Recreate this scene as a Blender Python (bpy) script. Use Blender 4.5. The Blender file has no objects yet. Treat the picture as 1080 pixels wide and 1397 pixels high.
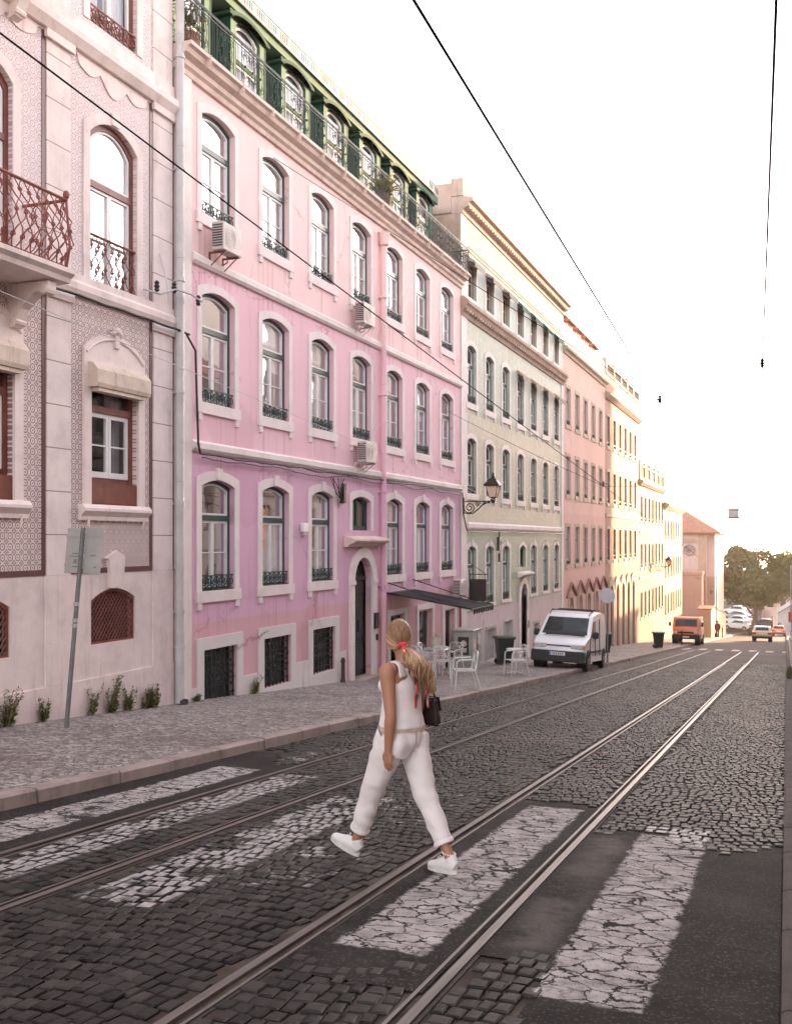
import bpy, bmesh, math, random
from mathutils import Vector, Matrix, noise as mnoise

random.seed(11)
PI = math.pi
rad = math.radians
SC = bpy.context.scene
COL = SC.collection
XW = -9.78            # left facades
K = 0.0755            # fall of the street per metre
KX = -6.25            # left kerb edge
def RZ(y): return -K * y


# ------------------------------------------------------------------ objects
def link(o, parent=None):
    COL.objects.link(o)
    if parent is not None:
        o.parent = parent
    return o

WL = {}
def thing(name, label, cat, loc=(0, 0, 0), rot=(0, 0, 0), group=None):
    o = bpy.data.objects.new(name, None)
    o.empty_display_size = 0.1
    link(o)
    o.location = loc
    o.rotation_euler = rot
    WL[o.name] = Vector(loc)
    return tag(o, label, cat, group)

def tag(o, label=None, cat=None, group=None, kind=None):
    if label: o['label'] = label
    if cat: o['category'] = cat
    if group: o['group'] = group
    if kind: o['kind'] = kind
    return o

class MB:
    """collects shapes into one mesh"""
    def __init__(s):
        s.v = []; s.f = []; s.m = []; s.sm = []
        s.cm = 0; s.smooth = False
    def face(s, idx):
        s.f.append(tuple(idx)); s.m.append(s.cm); s.sm.append(s.smooth)
    def add(s, vs, fs):
        b = len(s.v)
        s.v.extend([tuple(p) for p in vs])
        for f in fs: s.face([b + i for i in f])
    def box(s, x0, x1, y0, y1, z0, z1):
        s.add([(x0,y0,z0),(x1,y0,z0),(x1,y1,z0),(x0,y1,z0),(x0,y0,z1),(x1,y0,z1),(x1,y1,z1),(x0,y1,z1)],
              [(0,3,2,1),(4,5,6,7),(0,1,5,4),(1,2,6,5),(2,3,7,6),(3,0,4,7)])
    def cbox(s, c, d, ch=0.01):
        """box with chamfered edges, centre c, size d"""
        bm = bmesh.new()
        bmesh.ops.create_cube(bm, size=1)
        for v in bm.verts: v.co = Vector((c[0]+v.co.x*d[0], c[1]+v.co.y*d[1], c[2]+v.co.z*d[2]))
        bmesh.ops.bevel(bm, geom=bm.edges[:], offset=ch, segments=1, affect='EDGES')
        s.bm(bm)
    def bm(s, bm):
        bm.verts.index_update()
        s.add([v.co for v in bm.verts], [[v.index for v in f.verts] for f in bm.faces])
        bm.free()
    def quad(s, a, b, c, d): s.add([a,b,c,d], [(0,1,2,3)])
    def extr(s, prof, y0, y1, caps=True):
        """profile of (x,z) points pulled along y"""
        n = len(prof)
        vs = [(x,y0,z) for x,z in prof] + [(x,y1,z) for x,z in prof]
        fs = [(i,(i+1)%n,n+(i+1)%n,n+i) for i in range(n)]
        if caps: fs += [tuple(range(n-1,-1,-1)), tuple(range(n,2*n))]
        s.add(vs, fs)
    def slabx(s, poly, x0, x1):
        """(y,z) polygon pulled along x"""
        n = len(poly)
        vs = [(x0,y,z) for y,z in poly] + [(x1,y,z) for y,z in poly]
        fs = [(i,n+i,n+(i+1)%n,(i+1)%n) for i in range(n)] + [tuple(range(n)), tuple(range(2*n-1,n-1,-1))]
        s.add(vs, fs)
    def ring(s, outer, inner, x0, x1, closed=False):
        """frame between two matching (y,z) outlines"""
        n = len(outer)
        vs = [(x1,y,z) for y,z in outer] + [(x1,y,z) for y,z in inner] + [(x0,y,z) for y,z in outer] + [(x0,y,z) for y,z in inner]
        fs = []
        for i in range(n if closed else n-1):
            j = (i+1) % n
            fs += [(i,j,n+j,n+i), (2*n+i,2*n+j,j,i), (n+i,n+j,3*n+j,3*n+i)]
        if not closed:
            fs += [(0,n,3*n,2*n), (n-1,2*n+n-1,3*n+n-1,n+n-1)]
        s.add(vs, fs)
    def tube(s, pts, r, n=6, cap=True, closed=False):
        pts = [Vector(p) for p in pts]
        m = len(pts)
        rs = r if isinstance(r, (list, tuple)) else [r]*m
        t0 = (pts[1]-pts[0]).normalized()
        up = Vector((0,0,1)) if abs(t0.z) < .9 else Vector((1,0,0))
        a = t0.cross(up).normalized()
        vs = []
        for i,p in enumerate(pts):
            if closed: t = pts[(i+1)%m]-pts[i-1]
            else: t = pts[min(i+1,m-1)]-pts[max(i-1,0)]
            if t.length < 1e-9: t = t0
            t.normalize()
            a = a - t*a.dot(t)
            if a.length < 1e-6: a = t.orthogonal()
            a.normalize()
            b = t.cross(a)
            for k in range(n):
                an = 2*PI*k/n
                vs.append(p + a*(math.cos(an)*rs[i]) + b*(math.sin(an)*rs[i]))
        fs = []
        for i in range(m if closed else m-1):
            i2 = (i+1) % m
            for k in range(n):
                k2 = (k+1)%n
                fs.append((i*n+k, i*n+k2, i2*n+k2, i2*n+k))
        if cap and not closed:
            fs += [tuple(range(n-1,-1,-1)), tuple(range((m-1)*n, m*n))]
        s.add(vs, fs)
    def lathe(s, prof, c=(0,0,0), n=16, axis='z'):
        vs = []; fs = []
        for r,h in prof:
            for k in range(n):
                a = 2*PI*k/n
                p = (r*math.cos(a), r*math.sin(a), h)
                if axis == 'x': p = (h, p[0], p[1])
                if axis == 'y': p = (p[0], h, p[1])
                vs.append((c[0]+p[0], c[1]+p[1], c[2]+p[2]))
        for i in range(len(prof)-1):
            for k in range(n):
                fs.append((i*n+k, i*n+(k+1)%n, (i+1)*n+(k+1)%n, (i+1)*n+k))
        fs += [tuple(range(n-1,-1,-1)), tuple(range((len(prof)-1)*n, len(prof)*n))]
        s.add(vs, fs)
    def ball(s, c, r, n=8, sq=(1,1,1)):
        prof = [(max(.001, math.sin(PI*i/n)), -math.cos(PI*i/n)) for i in range(n+1)]
        vs = []; fs = []; k2 = n*2
        for a,h in prof:
            for k in range(k2):
                t = 2*PI*k/k2
                vs.append((c[0]+r*sq[0]*a*math.cos(t), c[1]+r*sq[1]*a*math.sin(t), c[2]+r*sq[2]*h))
        for i in range(n):
            for k in range(k2): fs.append((i*k2+k, i*k2+(k+1)%k2, (i+1)*k2+(k+1)%k2, (i+1)*k2+k))
        s.add(vs, fs)
    def facade(s, y0, y1, z0, z1, holes, depth=.15, x=0.0, slopes=None):
        """wall front with (centre, width, bottom, height, rise) openings and their reveals"""
        ys = {y0,y1}; zs = {z0,z1}; bb = []
        for yc,w,zb,h,rise in holes:
            a,b = yc-w/2, yc+w/2
            ys |= {a,b}; zs |= {max(zb,z0), zb+h}; bb.append((a,b,zb,zb+h))
        ys = sorted(ys); zs = sorted(zs)
        for i in range(len(ys)-1):
            if ys[i+1]-ys[i] < 1e-5: continue
            run = None
            for j in range(len(zs)-1):
                cy = (ys[i]+ys[i+1])/2; cz = (zs[j]+zs[j+1])/2
                if any(a<cy<b and c<cz<d for a,b,c,d in bb):
                    if run is not None:
                        s.quad((x,ys[i],run),(x,ys[i+1],run),(x,ys[i+1],zs[j]),(x,ys[i],zs[j])); run = None
                elif run is None: run = zs[j]
            if run is not None:
                s.quad((x,ys[i],run),(x,ys[i+1],run),(x,ys[i+1],z1),(x,ys[i],z1))
        for yc,w,zb,h,rise in holes:
            pts = [(yc+p,zb+q) for p,q in arch(w,h,rise)]
            if rise > 0:
                arc = pts[1:-1]
                for (a,b),(c,d) in zip(arc[:-1],arc[1:]):
                    s.quad((x,a,b),(x,c,d),(x,c,zb+h),(x,a,zb+h))
            loop = pts + [pts[0]]
            for (a,b),(c,d) in zip(loop[:-1],loop[1:]):
                s.quad((x,a,b),(x-depth,a,b),(x-depth,c,d),(x,c,d))
    def build(s, name, mats, parent=None, local=False, bevel=0, smooth=None, autosmooth=None):
        me = bpy.data.meshes.new(name)
        vs = s.v
        if parent is not None and not local:
            o = WL[parent.name]
            vs = [(a-o.x, b-o.y, c-o.z) for a,b,c in vs]
        me.from_pydata(vs, [], s.f)
        if not isinstance(mats, (list, tuple)): mats = [mats]
        for m in mats: me.materials.append(m)
        me.polygons.foreach_set('material_index', s.m)
        sm = s.sm if smooth is None else [smooth]*len(s.f)
        me.polygons.foreach_set('use_smooth', sm)
        fix(me)
        me.update()
        o = bpy.data.objects.new(name, me)
        link(o, parent)
        WL[o.name] = Vector((0,0,0)) if parent is None else WL[parent.name].copy()
        return o
    def mesh(s, name, mat, smooth=False):
        me = bpy.data.meshes.new(name)
        me.from_pydata(s.v, [], s.f)
        mats = mat if isinstance(mat, (list,tuple)) else [mat]
        for m in mats: me.materials.append(m)
        me.polygons.foreach_set('material_index', s.m)
        me.polygons.foreach_set('use_smooth', [smooth or q for q in s.sm])
        fix(me)
        me.update()
        return me

def fix(me):
    bm = bmesh.new(); bm.from_mesh(me)
    bmesh.ops.recalc_face_normals(bm, faces=bm.faces[:])
    bm.to_mesh(me); bm.free()

def arch(w, h, rise, n=10):
    """(y,z) outline, open at the bottom, left foot to right foot; h includes the rise"""
    if rise <= 0:
        return [(-w/2,0),(-w/2,h),(w/2,h),(w/2,0)]
    R = (w*w/4+rise*rise)/(2*rise)
    cz = h-R
    a0 = math.asin(min(1,(w/2)/R))
    if rise > w/2-1e-6: a0 = PI/2
    p = [(-w/2,0)]
    for i in range(n+1):
        a = -a0+2*a0*i/n
        p.append((R*math.sin(a), cz+R*math.cos(a)))
    p.append((w/2,0))
    return p

def grow(w, h, rise, t, n=10, tb=0.0):
    o = arch(w+2*t, h+t, rise*(1+1.2*t/w) if rise>0 else 0, n)
    return [(y, z-tb if i in (0,len(o)-1) else z) for i,(y,z) in enumerate(o)]

def place(parent, proto, wloc, rotz=0):
    """one more copy of a part and its sub-parts, mesh data shared"""
    name, me, kids = proto
    o = bpy.data.objects.new(name, me)
    link(o, parent)
    b = WL[parent.name] if parent is not None else Vector((0,0,0))
    o.location = Vector(wloc)-b
    o.rotation_euler = (0,0,rotz)
    WL[o.name] = Vector(wloc)
    for k in kids:
        c = bpy.data.objects.new(k[0], k[1])
        link(c, o)
        if len(k) > 2: c.location = k[2]
    return o

def dup(root, loc, rot=None, label=None):
    r = root.copy(); COL.objects.link(r)
    r.location = loc
    if rot is not None: r.rotation_euler = rot
    if label: r['label'] = label
    for ch in list(root.children):
        c = ch.copy(); COL.objects.link(c); c.parent = r
        for g in ch.children:
            d = g.copy(); COL.objects.link(d); d.parent = c
    return r

def evald(o, name=None):
    """apply modifiers"""
    dg = bpy.context.evaluated_depsgraph_get()
    me = bpy.data.meshes.new_from_object(o.evaluated_get(dg))
    old = o.data
    o.modifiers.clear()
    o.data = me
    bpy.data.meshes.remove(old)
    me.name = name or o.name
    return o

# ------------------------------------------------------------------ node helpers
class NB:
    def __init__(s, name):
        s.mat = bpy.data.materials.new(name); s.mat.use_nodes = True
        s.nt = s.mat.node_tree
        s.bsdf = s.nt.nodes['Principled BSDF']
        s.out = s.nt.nodes['Material Output']
        s._pos = None; s._xyz = None
    def put(s, sock, v):
        if isinstance(v, bpy.types.NodeSocket): s.nt.links.new(v, sock)
        elif isinstance(v, (tuple,list)):
            v = tuple(v)
            sock.default_value = v+(1,) if (len(v) == 3 and len(sock.default_value) == 4) else v
        else: sock.default_value = v
    def node(s, t, **kw):
        n = s.nt.nodes.new(t)
        for k,v in kw.items():
            if k.startswith('i_'): s.put(n.inputs[k[2:].replace('_',' ')], v)
            else: setattr(n, k, v)
        return n
    def m(s, op, a, b=None, c=None, clamp=False):
        n = s.node('ShaderNodeMath', operation=op, use_clamp=clamp)
        s.put(n.inputs[0], a)
        if b is not None: s.put(n.inputs[1], b)
        if c is not None: s.put(n.inputs[2], c)
        return n.outputs[0]
    def pos(s):
        if s._pos is None: s._pos = s.node('ShaderNodeNewGeometry').outputs['Position']
        return s._pos
    def xyz(s, v=None):
        if v is None:
            if s._xyz is None:
                n = s.node('ShaderNodeSeparateXYZ', i_Vector=s.pos()); s._xyz = n.outputs
            return s._xyz
        return s.node('ShaderNodeSeparateXYZ', i_Vector=v).outputs
    def obj(s): return s.node('ShaderNodeTexCoord').outputs['Object']
    def comb(s, x, y, z): return s.node('ShaderNodeCombineXYZ', i_X=x, i_Y=y, i_Z=z).outputs[0]
    def scale(s, v, k):
        n = s.node('ShaderNodeVectorMath', operation='MULTIPLY'); s.put(n.inputs[0], v); s.put(n.inputs[1], k); return n.outputs[0]
    def vadd(s, v, k):
        n = s.node('ShaderNodeVectorMath', operation='ADD'); s.put(n.inputs[0], v); s.put(n.inputs[1], k); return n.outputs[0]
    def noise(s, sc, det=4, vec=None, rough=.55, color=False):
        n = s.node('ShaderNodeTexNoise', i_Vector=vec if vec is not None else s.pos(), i_Scale=sc, i_Detail=det, i_Roughness=rough)
        return n.outputs['Color' if color else 'Fac']
    def vor(s, sc, feature='F1', vec=None, out='Distance', rnd=1.0, smooth=None):
        n = s.node('ShaderNodeTexVoronoi', feature=feature)
        s.put(n.inputs['Vector'], vec if vec is not None else s.pos()); s.put(n.inputs['Scale'], sc); s.put(n.inputs['Randomness'], rnd)
        return n.outputs[out]
    def ramp(s, f, stops, interp='LINEAR'):
        n = s.node('ShaderNodeValToRGB'); n.color_ramp.interpolation = interp
        e = n.color_ramp.elements
        while len(e) > len(stops): e.remove(e[-1])
        while len(e) < len(stops): e.new(1)
        for q,(p,c) in zip(e, stops):
            q.position = p; q.color = (c,c,c,1) if isinstance(c,(int,float)) else tuple(c)+(1,)
        s.put(n.inputs[0], f)
        return n.outputs[0]
    def step(s, v, a, b):
        """0 below a, 1 above b"""
        n = s.node('ShaderNodeMapRange', interpolation_type='SMOOTHSTEP')
        s.put(n.inputs['Value'], v); s.put(n.inputs['From Min'], a); s.put(n.inputs['From Max'], b)
        return n.outputs[0]
    def mix(s, f, a, b, mode='MIX'):
        n = s.node('ShaderNodeMix', data_type='RGBA', blend_type=mode)
        s.put(n.inputs[0], f); s.put(n.inputs[6], a); s.put(n.inputs[7], b)
        return n.outputs[2]
    def bump(s, h, st=.3, d=.01, base=None):
        n = s.node('ShaderNodeBump', i_Strength=st, i_Distance=d, i_Height=h)
        if base is not None: s.put(n.inputs['Normal'], base)
        return n.outputs[0]
    def set(s, **kw):
        names = dict(col='Base Color', rough='Roughness', metal='Metallic', spec='Specular IOR Level', normal='Normal', coat='Coat Weight',
                     coatr='Coat Roughness', ior='IOR', sss='Subsurface Weight', trans='Transmission Weight', emis='Emission Color',
                     emis_s='Emission Strength', sheen='Sheen Weight', alpha='Alpha')
        for k,v in kw.items(): s.put(s.bsdf.inputs[names[k]], v)
        return s.mat
    def boxmask(s, x0, x1, y0, y1, e=.03, wob=None):
        x,y,_ = s.xyz()
        if wob is not None:
            x = s.m('ADD', x, wob); y = s.m('ADD', y, wob)
        a = s.m('MULTIPLY', s.step(x, x0-e, x0+e), s.m('SUBTRACT', 1, s.step(x, x1-e, x1+e)))
        b = s.m('MULTIPLY', s.step(y, y0-e, y0+e), s.m('SUBTRACT', 1, s.step(y, y1-e, y1+e)))
        return s.m('MULTIPLY', a, b)

def simple(name, col, rough=.5, metal=0, var=.12, sc=6, bump=0, **kw):
    n = NB(name)
    f = n.noise(sc, 5)
    lo = tuple(c*(1-var) for c in col); hi = tuple(min(1,c*(1+var)) for c in col)
    c = n.ramp(f, [(.3,lo),(.7,hi)])
    r = n.m('MULTIPLY_ADD', n.noise(sc*2.3,3), .2, rough-.1)
    n.set(col=c, rough=r, metal=metal, **kw)
    if bump: n.set(normal=n.bump(n.noise(sc*6,4), bump, .01))
    return n.mat

def stucco(name, zones, stain=(.35,.25,.2), stain_amt=.35, bump=.15, e=.02, wob=.0, sills=None):
    """zones: [(top z, colour), ...] from the bottom up"""
    n = NB(name)
    x,y,z = n.xyz()
    zz = z
    if wob: zz = n.m('ADD', z, n.m('MULTIPLY', n.m('SUBTRACT', n.noise(.8,3),.5), wob))
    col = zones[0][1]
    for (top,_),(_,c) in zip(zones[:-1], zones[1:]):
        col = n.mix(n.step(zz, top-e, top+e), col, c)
    big = n.noise(.55, 5)
    col = n.mix(n.m('MULTIPLY', n.step(big,.35,.75), .28), col, n.mix(1, col, (.82,.78,.80), 'MULTIPLY'))
    streak = n.noise(1, 6, vec=n.scale(n.pos(), (3.2,3.2,.28)), rough=.65)
    col = n.mix(n.m('MULTIPLY', n.step(streak,.55,.85), stain_amt), col, n.mix(1, col, stain, 'MULTIPLY'))
    spots = n.step(n.noise(7,6,rough=.7), .62,.74)
    col = n.mix(n.m('MULTIPLY', spots, stain_amt*.6), col, n.mix(1,col,(.72,.66,.62),'MULTIPLY'))
    cv = n.vadd(n.scale(n.pos(),(.0,.55,.55)), n.scale(n.noise(1.5,6,color=True,rough=.7),(.0,.5,.5)))
    ck = n.m('MULTIPLY', n.m('SUBTRACT',1,n.step(n.vor(1,'DISTANCE_TO_EDGE',cv),.0,.012)), n.step(n.noise(.7,3),.52,.6))
    col = n.mix(n.m('MULTIPLY',ck,stain_amt*1.4), col, n.mix(1,col,(.45,.38,.36),'MULTIPLY'))
    pt = n.step(n.noise(.42,2,vec=n.vadd(n.pos(),(7,3,1))), .62,.635)
    col = n.mix(n.m('MULTIPLY',pt,.5), col, n.mix(1,col,(.90,.84,.84),'MULTIPLY'))
    if sills:
        y0, pitch, hw, zs = sills
        dy = n.m('ABSOLUTE', n.m('MULTIPLY', n.m('SUBTRACT', n.m('FRACT', n.m('ADD', n.m('DIVIDE', n.m('SUBTRACT', y, y0), pitch), .5)), .5), pitch))
        run = n.step(n.noise(1,5,vec=n.scale(n.pos(),(1,9,.22)),rough=.6), .50,.72)
        tot = None
        for zz_ in zs:
            d = n.m('SUBTRACT', zz_, z)
            k_ = n.m('MULTIPLY', n.step(d,0,.05), n.m('SUBTRACT',1,n.step(d,.25,1.15)))
            tot = k_ if tot is None else n.m('MAXIMUM', tot, k_)
        k_ = n.m('MULTIPLY', n.m('MULTIPLY', tot, run), n.m('SUBTRACT',1,n.step(dy,hw-.12,hw+.04)))
        col = n.mix(n.m('MULTIPLY',k_,.55), col, n.mix(1,col,(.52,.44,.42),'MULTIPLY'))
    fine = n.noise(60,3)
    n.set(col=col, rough=n.m('MULTIPLY_ADD', big, .15, .75), spec=.25, normal=n.bump(n.m('ADD', n.m('MULTIPLY',fine,.4), n.noise(9,4)), bump, .012))
    return n.mat

def stone(name, col, var=.25, rough=.75, dirt=.5, joint=None, bump=.25):
    n = NB(name)
    f = n.noise(2.2, 7, rough=.62)
    c = n.ramp(f, [(.28, tuple(k*(1-var) for k in col)), (.5, col), (.75, tuple(min(1,k*(1+var*.6)) for k in col))])
    st = n.noise(1, 6, vec=n.scale(n.pos(), (5,5,.5)), rough=.7)
    c = n.mix(n.m('MULTIPLY', n.step(st,.52,.8), dirt), c, n.mix(1,c,(.42,.34,.3),'MULTIPLY'))
    p = n.step(n.noise(14,5,rough=.7), .6,.72)
    c = n.mix(n.m('MULTIPLY',p,dirt*.6), c, n.mix(1,c,(.55,.48,.44),'MULTIPLY'))
    h = n.m('ADD', n.noise(24,5), f)
    if joint:
        _,_,z = n.xyz()
        d = n.m('ABSOLUTE', n.m('SUBTRACT', n.m('FRACT', n.m('DIVIDE', n.m('SUBTRACT', z, joint[0]), joint[1])), .5))
        j = n.step(d, .5-.012/joint[1], .5-.004/joint[1])
        c = n.mix(n.m('MULTIPLY',j,.8), c, n.mix(1,c,(.25,.2,.18),'MULTIPLY'))
        h = n.m('SUBTRACT', h, n.m('MULTIPLY', j, 2))
    n.set(col=c, rough=rough, spec=.3, normal=n.bump(h, bump, .012))
    return n.mat

def glass_mat(name, tint=(.9,.93,.95), refl=.3, rough=.02):
    n = NB(name)
    lw = n.node('ShaderNodeLayerWeight', i_Blend=.35)
    wav = n.bump(n.noise(1.3,2), .06, .05)
    gl = n.node('ShaderNodeBsdfGlossy', i_Color=(.95,.96,1), i_Roughness=rough, i_Normal=wav)
    tr = n.node('ShaderNodeBsdfTransparent', i_Color=tint)
    fac = n.m('MULTIPLY_ADD', lw.outputs['Fresnel'], .5, refl, clamp=True)
    mx = n.node('ShaderNodeMixShader')
    n.put(mx.inputs[0], fac); n.put(mx.inputs[1], tr.outputs[0]); n.put(mx.inputs[2], gl.outputs[0])
    n.nt.links.new(mx.outputs[0], n.out.inputs['Surface'])
    return n.mat

def leaf_mat(name, c0, c1, trans=.35):
    n = NB(name)
    f = n.noise(1.1, 3)
    oi = n.noise(9, 2)
    c = n.mix(f, c0, c1)
    c = n.mix(n.m('MULTIPLY', n.step(oi,.5,.8), .5), c, tuple(min(1,k*1.6) for k in c1))
    d = n.node('ShaderNodeBsdfDiffuse', i_Color=c)
    t = n.node('ShaderNodeBsdfTranslucent', i_Color=n.mix(1, c, (1.3,1.25,.6), 'MULTIPLY'))
    g = n.node('ShaderNodeBsdfGlossy', i_Color=(.6,.6,.6), i_Roughness=.45)
    m1 = n.node('ShaderNodeMixShader', i_Fac=trans); n.put(m1.inputs[1], d.outputs[0]); n.put(m1.inputs[2], t.outputs[0])
    m2 = n.node('ShaderNodeMixShader', i_Fac=.05); n.put(m2.inputs[1], m1.outputs[0]); n.put(m2.inputs[2], g.outputs[0])
    n.nt.links.new(m2.outputs[0], n.out.inputs['Surface'])
    return n.mat

def azulejo(name, p, bg, ink, ink2, mono=1.0):
    """printed tiles of pitch p on a wall in the y,z plane"""
    n = NB(name)
    x,y,z = n.xyz()
    u = n.m('DIVIDE', y, p); v = n.m('DIVIDE', z, p)
    fu = n.m('SUBTRACT', n.m('FRACT', u), .5); fv = n.m('SUBTRACT', n.m('FRACT', v), .5)
    r = n.m('SQRT', n.m('ADD', n.m('MULTIPLY',fu,fu), n.m('MULTIPLY',fv,fv)))
    circ = n.m('SUBTRACT', 1, n.step(n.m('ABSOLUTE', n.m('SUBTRACT', r, .3)), .035,.075))
    dot = n.m('SUBTRACT', 1, n.step(r, .07,.12))
    au = n.m('SUBTRACT', .5, n.m('ABSOLUTE', fu)); av = n.m('SUBTRACT', .5, n.m('ABSOLUTE', fv))
    dia = n.m('ADD', au, av)
    diam = n.m('SUBTRACT', 1, n.step(n.m('ABSOLUTE', n.m('SUBTRACT', dia, .27)), .05,.085))
    cdot = n.m('SUBTRACT', 1, n.step(dia, .08,.13))
    i1 = n.m('MAXIMUM', circ, cdot); i2 = n.m('MAXIMUM', diam, dot)
    gr = n.m('SUBTRACT', 1, n.step(n.m('MINIMUM', au, av), .008,.02))
    # each tile has its own glaze
    cell = n.comb(n.m('FLOOR',u), n.m('FLOOR',v), 0)
    wn = n.node('ShaderNodeTexWhiteNoise', noise_dimensions='3D', i_Vector=cell).outputs['Value']
    c = n.mix(n.m('MULTIPLY', wn, .35), bg, n.mix(1,bg,(.74,.70,.70),'MULTIPLY'))
    fade = n.m('MULTIPLY_ADD', n.noise(.7,4), .5, .55)
    c = n.mix(n.m('MULTIPLY', i1, n.m('MULTIPLY',fade,mono)), c, ink)
    c = n.mix(n.m('MULTIPLY', i2, n.m('MULTIPLY',fade,mono)), c, ink2)
    c = n.mix(n.m('MULTIPLY', gr, .5), c, (.30,.25,.24))
    st = n.noise(1,6,vec=n.scale(n.pos(),(3,3,.35)),rough=.7)
    c = n.mix(n.m('MULTIPLY', n.step(st,.55,.85), .4), c, n.mix(1,c,(.55,.48,.45),'MULTIPLY'))
    n.set(col=c, rough=n.m('MULTIPLY_ADD', n.noise(5,4), .3, .40), spec=.28, normal=n.bump(n.m('SUBTRACT', n.m('MULTIPLY',wn,.25), gr), .3, .006))
    return n.mat
SUN_AZ_D, SUN_EL_D, SUN_STR = 16.0, 6.5, 2.0
SKY_STR, SKY_SAT, SKY_TINT = 0.15, 0.42, (1.065, .958, .955)
EXPOSURE = 3.15
HAZE, HAZE_COL, HAZE_G = 0.0003, (1.0,.88,.78), 0.55
# ================================================================== camera, light, air
VX, VYH, FPX = 1072.0, 737.0, 1400.0
TH = math.atan((VX-540)/FPX)
cam = bpy.data.cameras.new('camera')
camo = bpy.data.objects.new('camera', cam); COL.objects.link(camo)
camo.location = (0, 0, 1.78)
camo.rotation_euler = (PI/2, 0, TH)
cam.sensor_fit = 'VERTICAL'; cam.sensor_height = 36; cam.lens = 36*FPX/1397
cam.shift_y = (VYH-698.5)/1397
cam.clip_start = .05; cam.clip_end = 6000
SC.camera = camo

SUN_AZ, SUN_EL = rad(SUN_AZ_D), rad(SUN_EL_D)
w = bpy.data.worlds.new('World'); SC.world = w; w.use_nodes = True
nt = w.node_tree
sky = nt.nodes.new('ShaderNodeTexSky'); sky.sky_type = 'NISHITA'; sky.sun_disc = False
sky.sun_elevation = SUN_EL; sky.sun_rotation = SUN_AZ
sky.air_density = 1.0; sky.dust_density = 0.8; sky.ozone_density = 1.0
hs = nt.nodes.new('ShaderNodeHueSaturation'); hs.inputs['Saturation'].default_value = SKY_SAT
nt.links.new(sky.outputs[0], hs.inputs['Color'])
bg = nt.nodes['Background']; bg.inputs['Strength'].default_value = SKY_STR
wt = nt.nodes.new('ShaderNodeMix'); wt.data_type = 'RGBA'; wt.blend_type = 'MULTIPLY'; wt.inputs[0].default_value = 1
wt.inputs[7].default_value = SKY_TINT+(1,)
nt.links.new(hs.outputs[0], wt.inputs[6]); nt.links.new(wt.outputs[2], bg.inputs['Color'])

sl = bpy.data.lights.new('sun', 'SUN'); sl.energy = SUN_STR; sl.angle = rad(.6); sl.color = (1, .62, .34)
so = bpy.data.objects.new('sun', sl); COL.objects.link(so)
sd = Vector((math.sin(SUN_AZ)*math.cos(SUN_EL), math.cos(SUN_AZ)*math.cos(SUN_EL), math.sin(SUN_EL)))
so.rotation_euler = (-sd).to_track_quat('-Z','Y').to_euler()
so.location = (20, 60, 40)

SC.view_settings.view_transform = 'Standard'; SC.view_settings.look = 'None'
SC.view_settings.exposure = EXPOSURE; SC.view_settings.gamma = 1
SC.cycles.use_denoising = True
SC.cycles.max_bounces = 8; SC.cycles.transparent_max_bounces = 16; SC.cycles.volume_bounces = 1
SC.cycles.sample_clamp_indirect = 8
try: SC.cycles.volume_step_rate = 4
except Exception: pass

if HAZE > 0:
    n = NB('air'); n.nt.nodes.remove(n.bsdf)
    pv = n.node('ShaderNodeVolumePrincipled', i_Color=HAZE_COL, i_Density=HAZE, i_Anisotropy=HAZE_G)
    n.nt.links.new(pv.outputs[0], n.out.inputs['Volume'])
    b = MB(); b.box(-420,420,-70,1250,-45,19)
    tag(b.build('haze', n.mat), kind='stuff')

# ================================================================== materials of the ground
def tones(o, vals_per_face):
    a = o.data.color_attributes.new('tone','FLOAT_COLOR','CORNER')
    buf = []
    for p,v in zip(o.data.polygons, vals_per_face):
        buf.extend([v,v,v,1.0]*p.loop_total)
    a.data.foreach_set('color', buf)

ZEBRA = [(-1.12,-.6,4.75,9.05,.62),(-2.26,-1.76,5.05,9.5,.53),(-4.05,-3.50,5.15,9.2,.40),(-3.35,-2.85,5.6,9.6,.30),
         (-5.12,-4.68,5.2,10.0,.42),(-5.95,-5.45,6.0,10.1,.43),(-5.65,-5.35,10.9,13.6,.30),(-4.25,-3.7,11.8,12.4,.27),(-3.3,-2.75,9.35,9.75,.30),
         ]
def paint_mask(n, far=False):
    wob = n.m('MULTIPLY', n.m('SUBTRACT', n.noise(6,7,rough=.7), .5), .16)
    tot = None
    lst = ZEBRA if not far else [(-6.1+i*.98,-5.65+i*.98,65.3,68.6,.4) for i in range(7)]
    wear = n.m('ADD', n.m('MULTIPLY', n.noise(3.2, 8, rough=.72), .72), n.m('MULTIPLY', n.noise(.9,3), .28))
    for x0,x1,y0,y1,k in lst:
        b = n.boxmask(x0,x1,y0,y1,.02,wob)
        b = n.m('MULTIPLY', b, n.m('SUBTRACT', 1, n.step(wear, k-.03+.12, k+.05+.12)))
        tot = b if tot is None else n.m('MAXIMUM', tot, b)
    return tot

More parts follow.
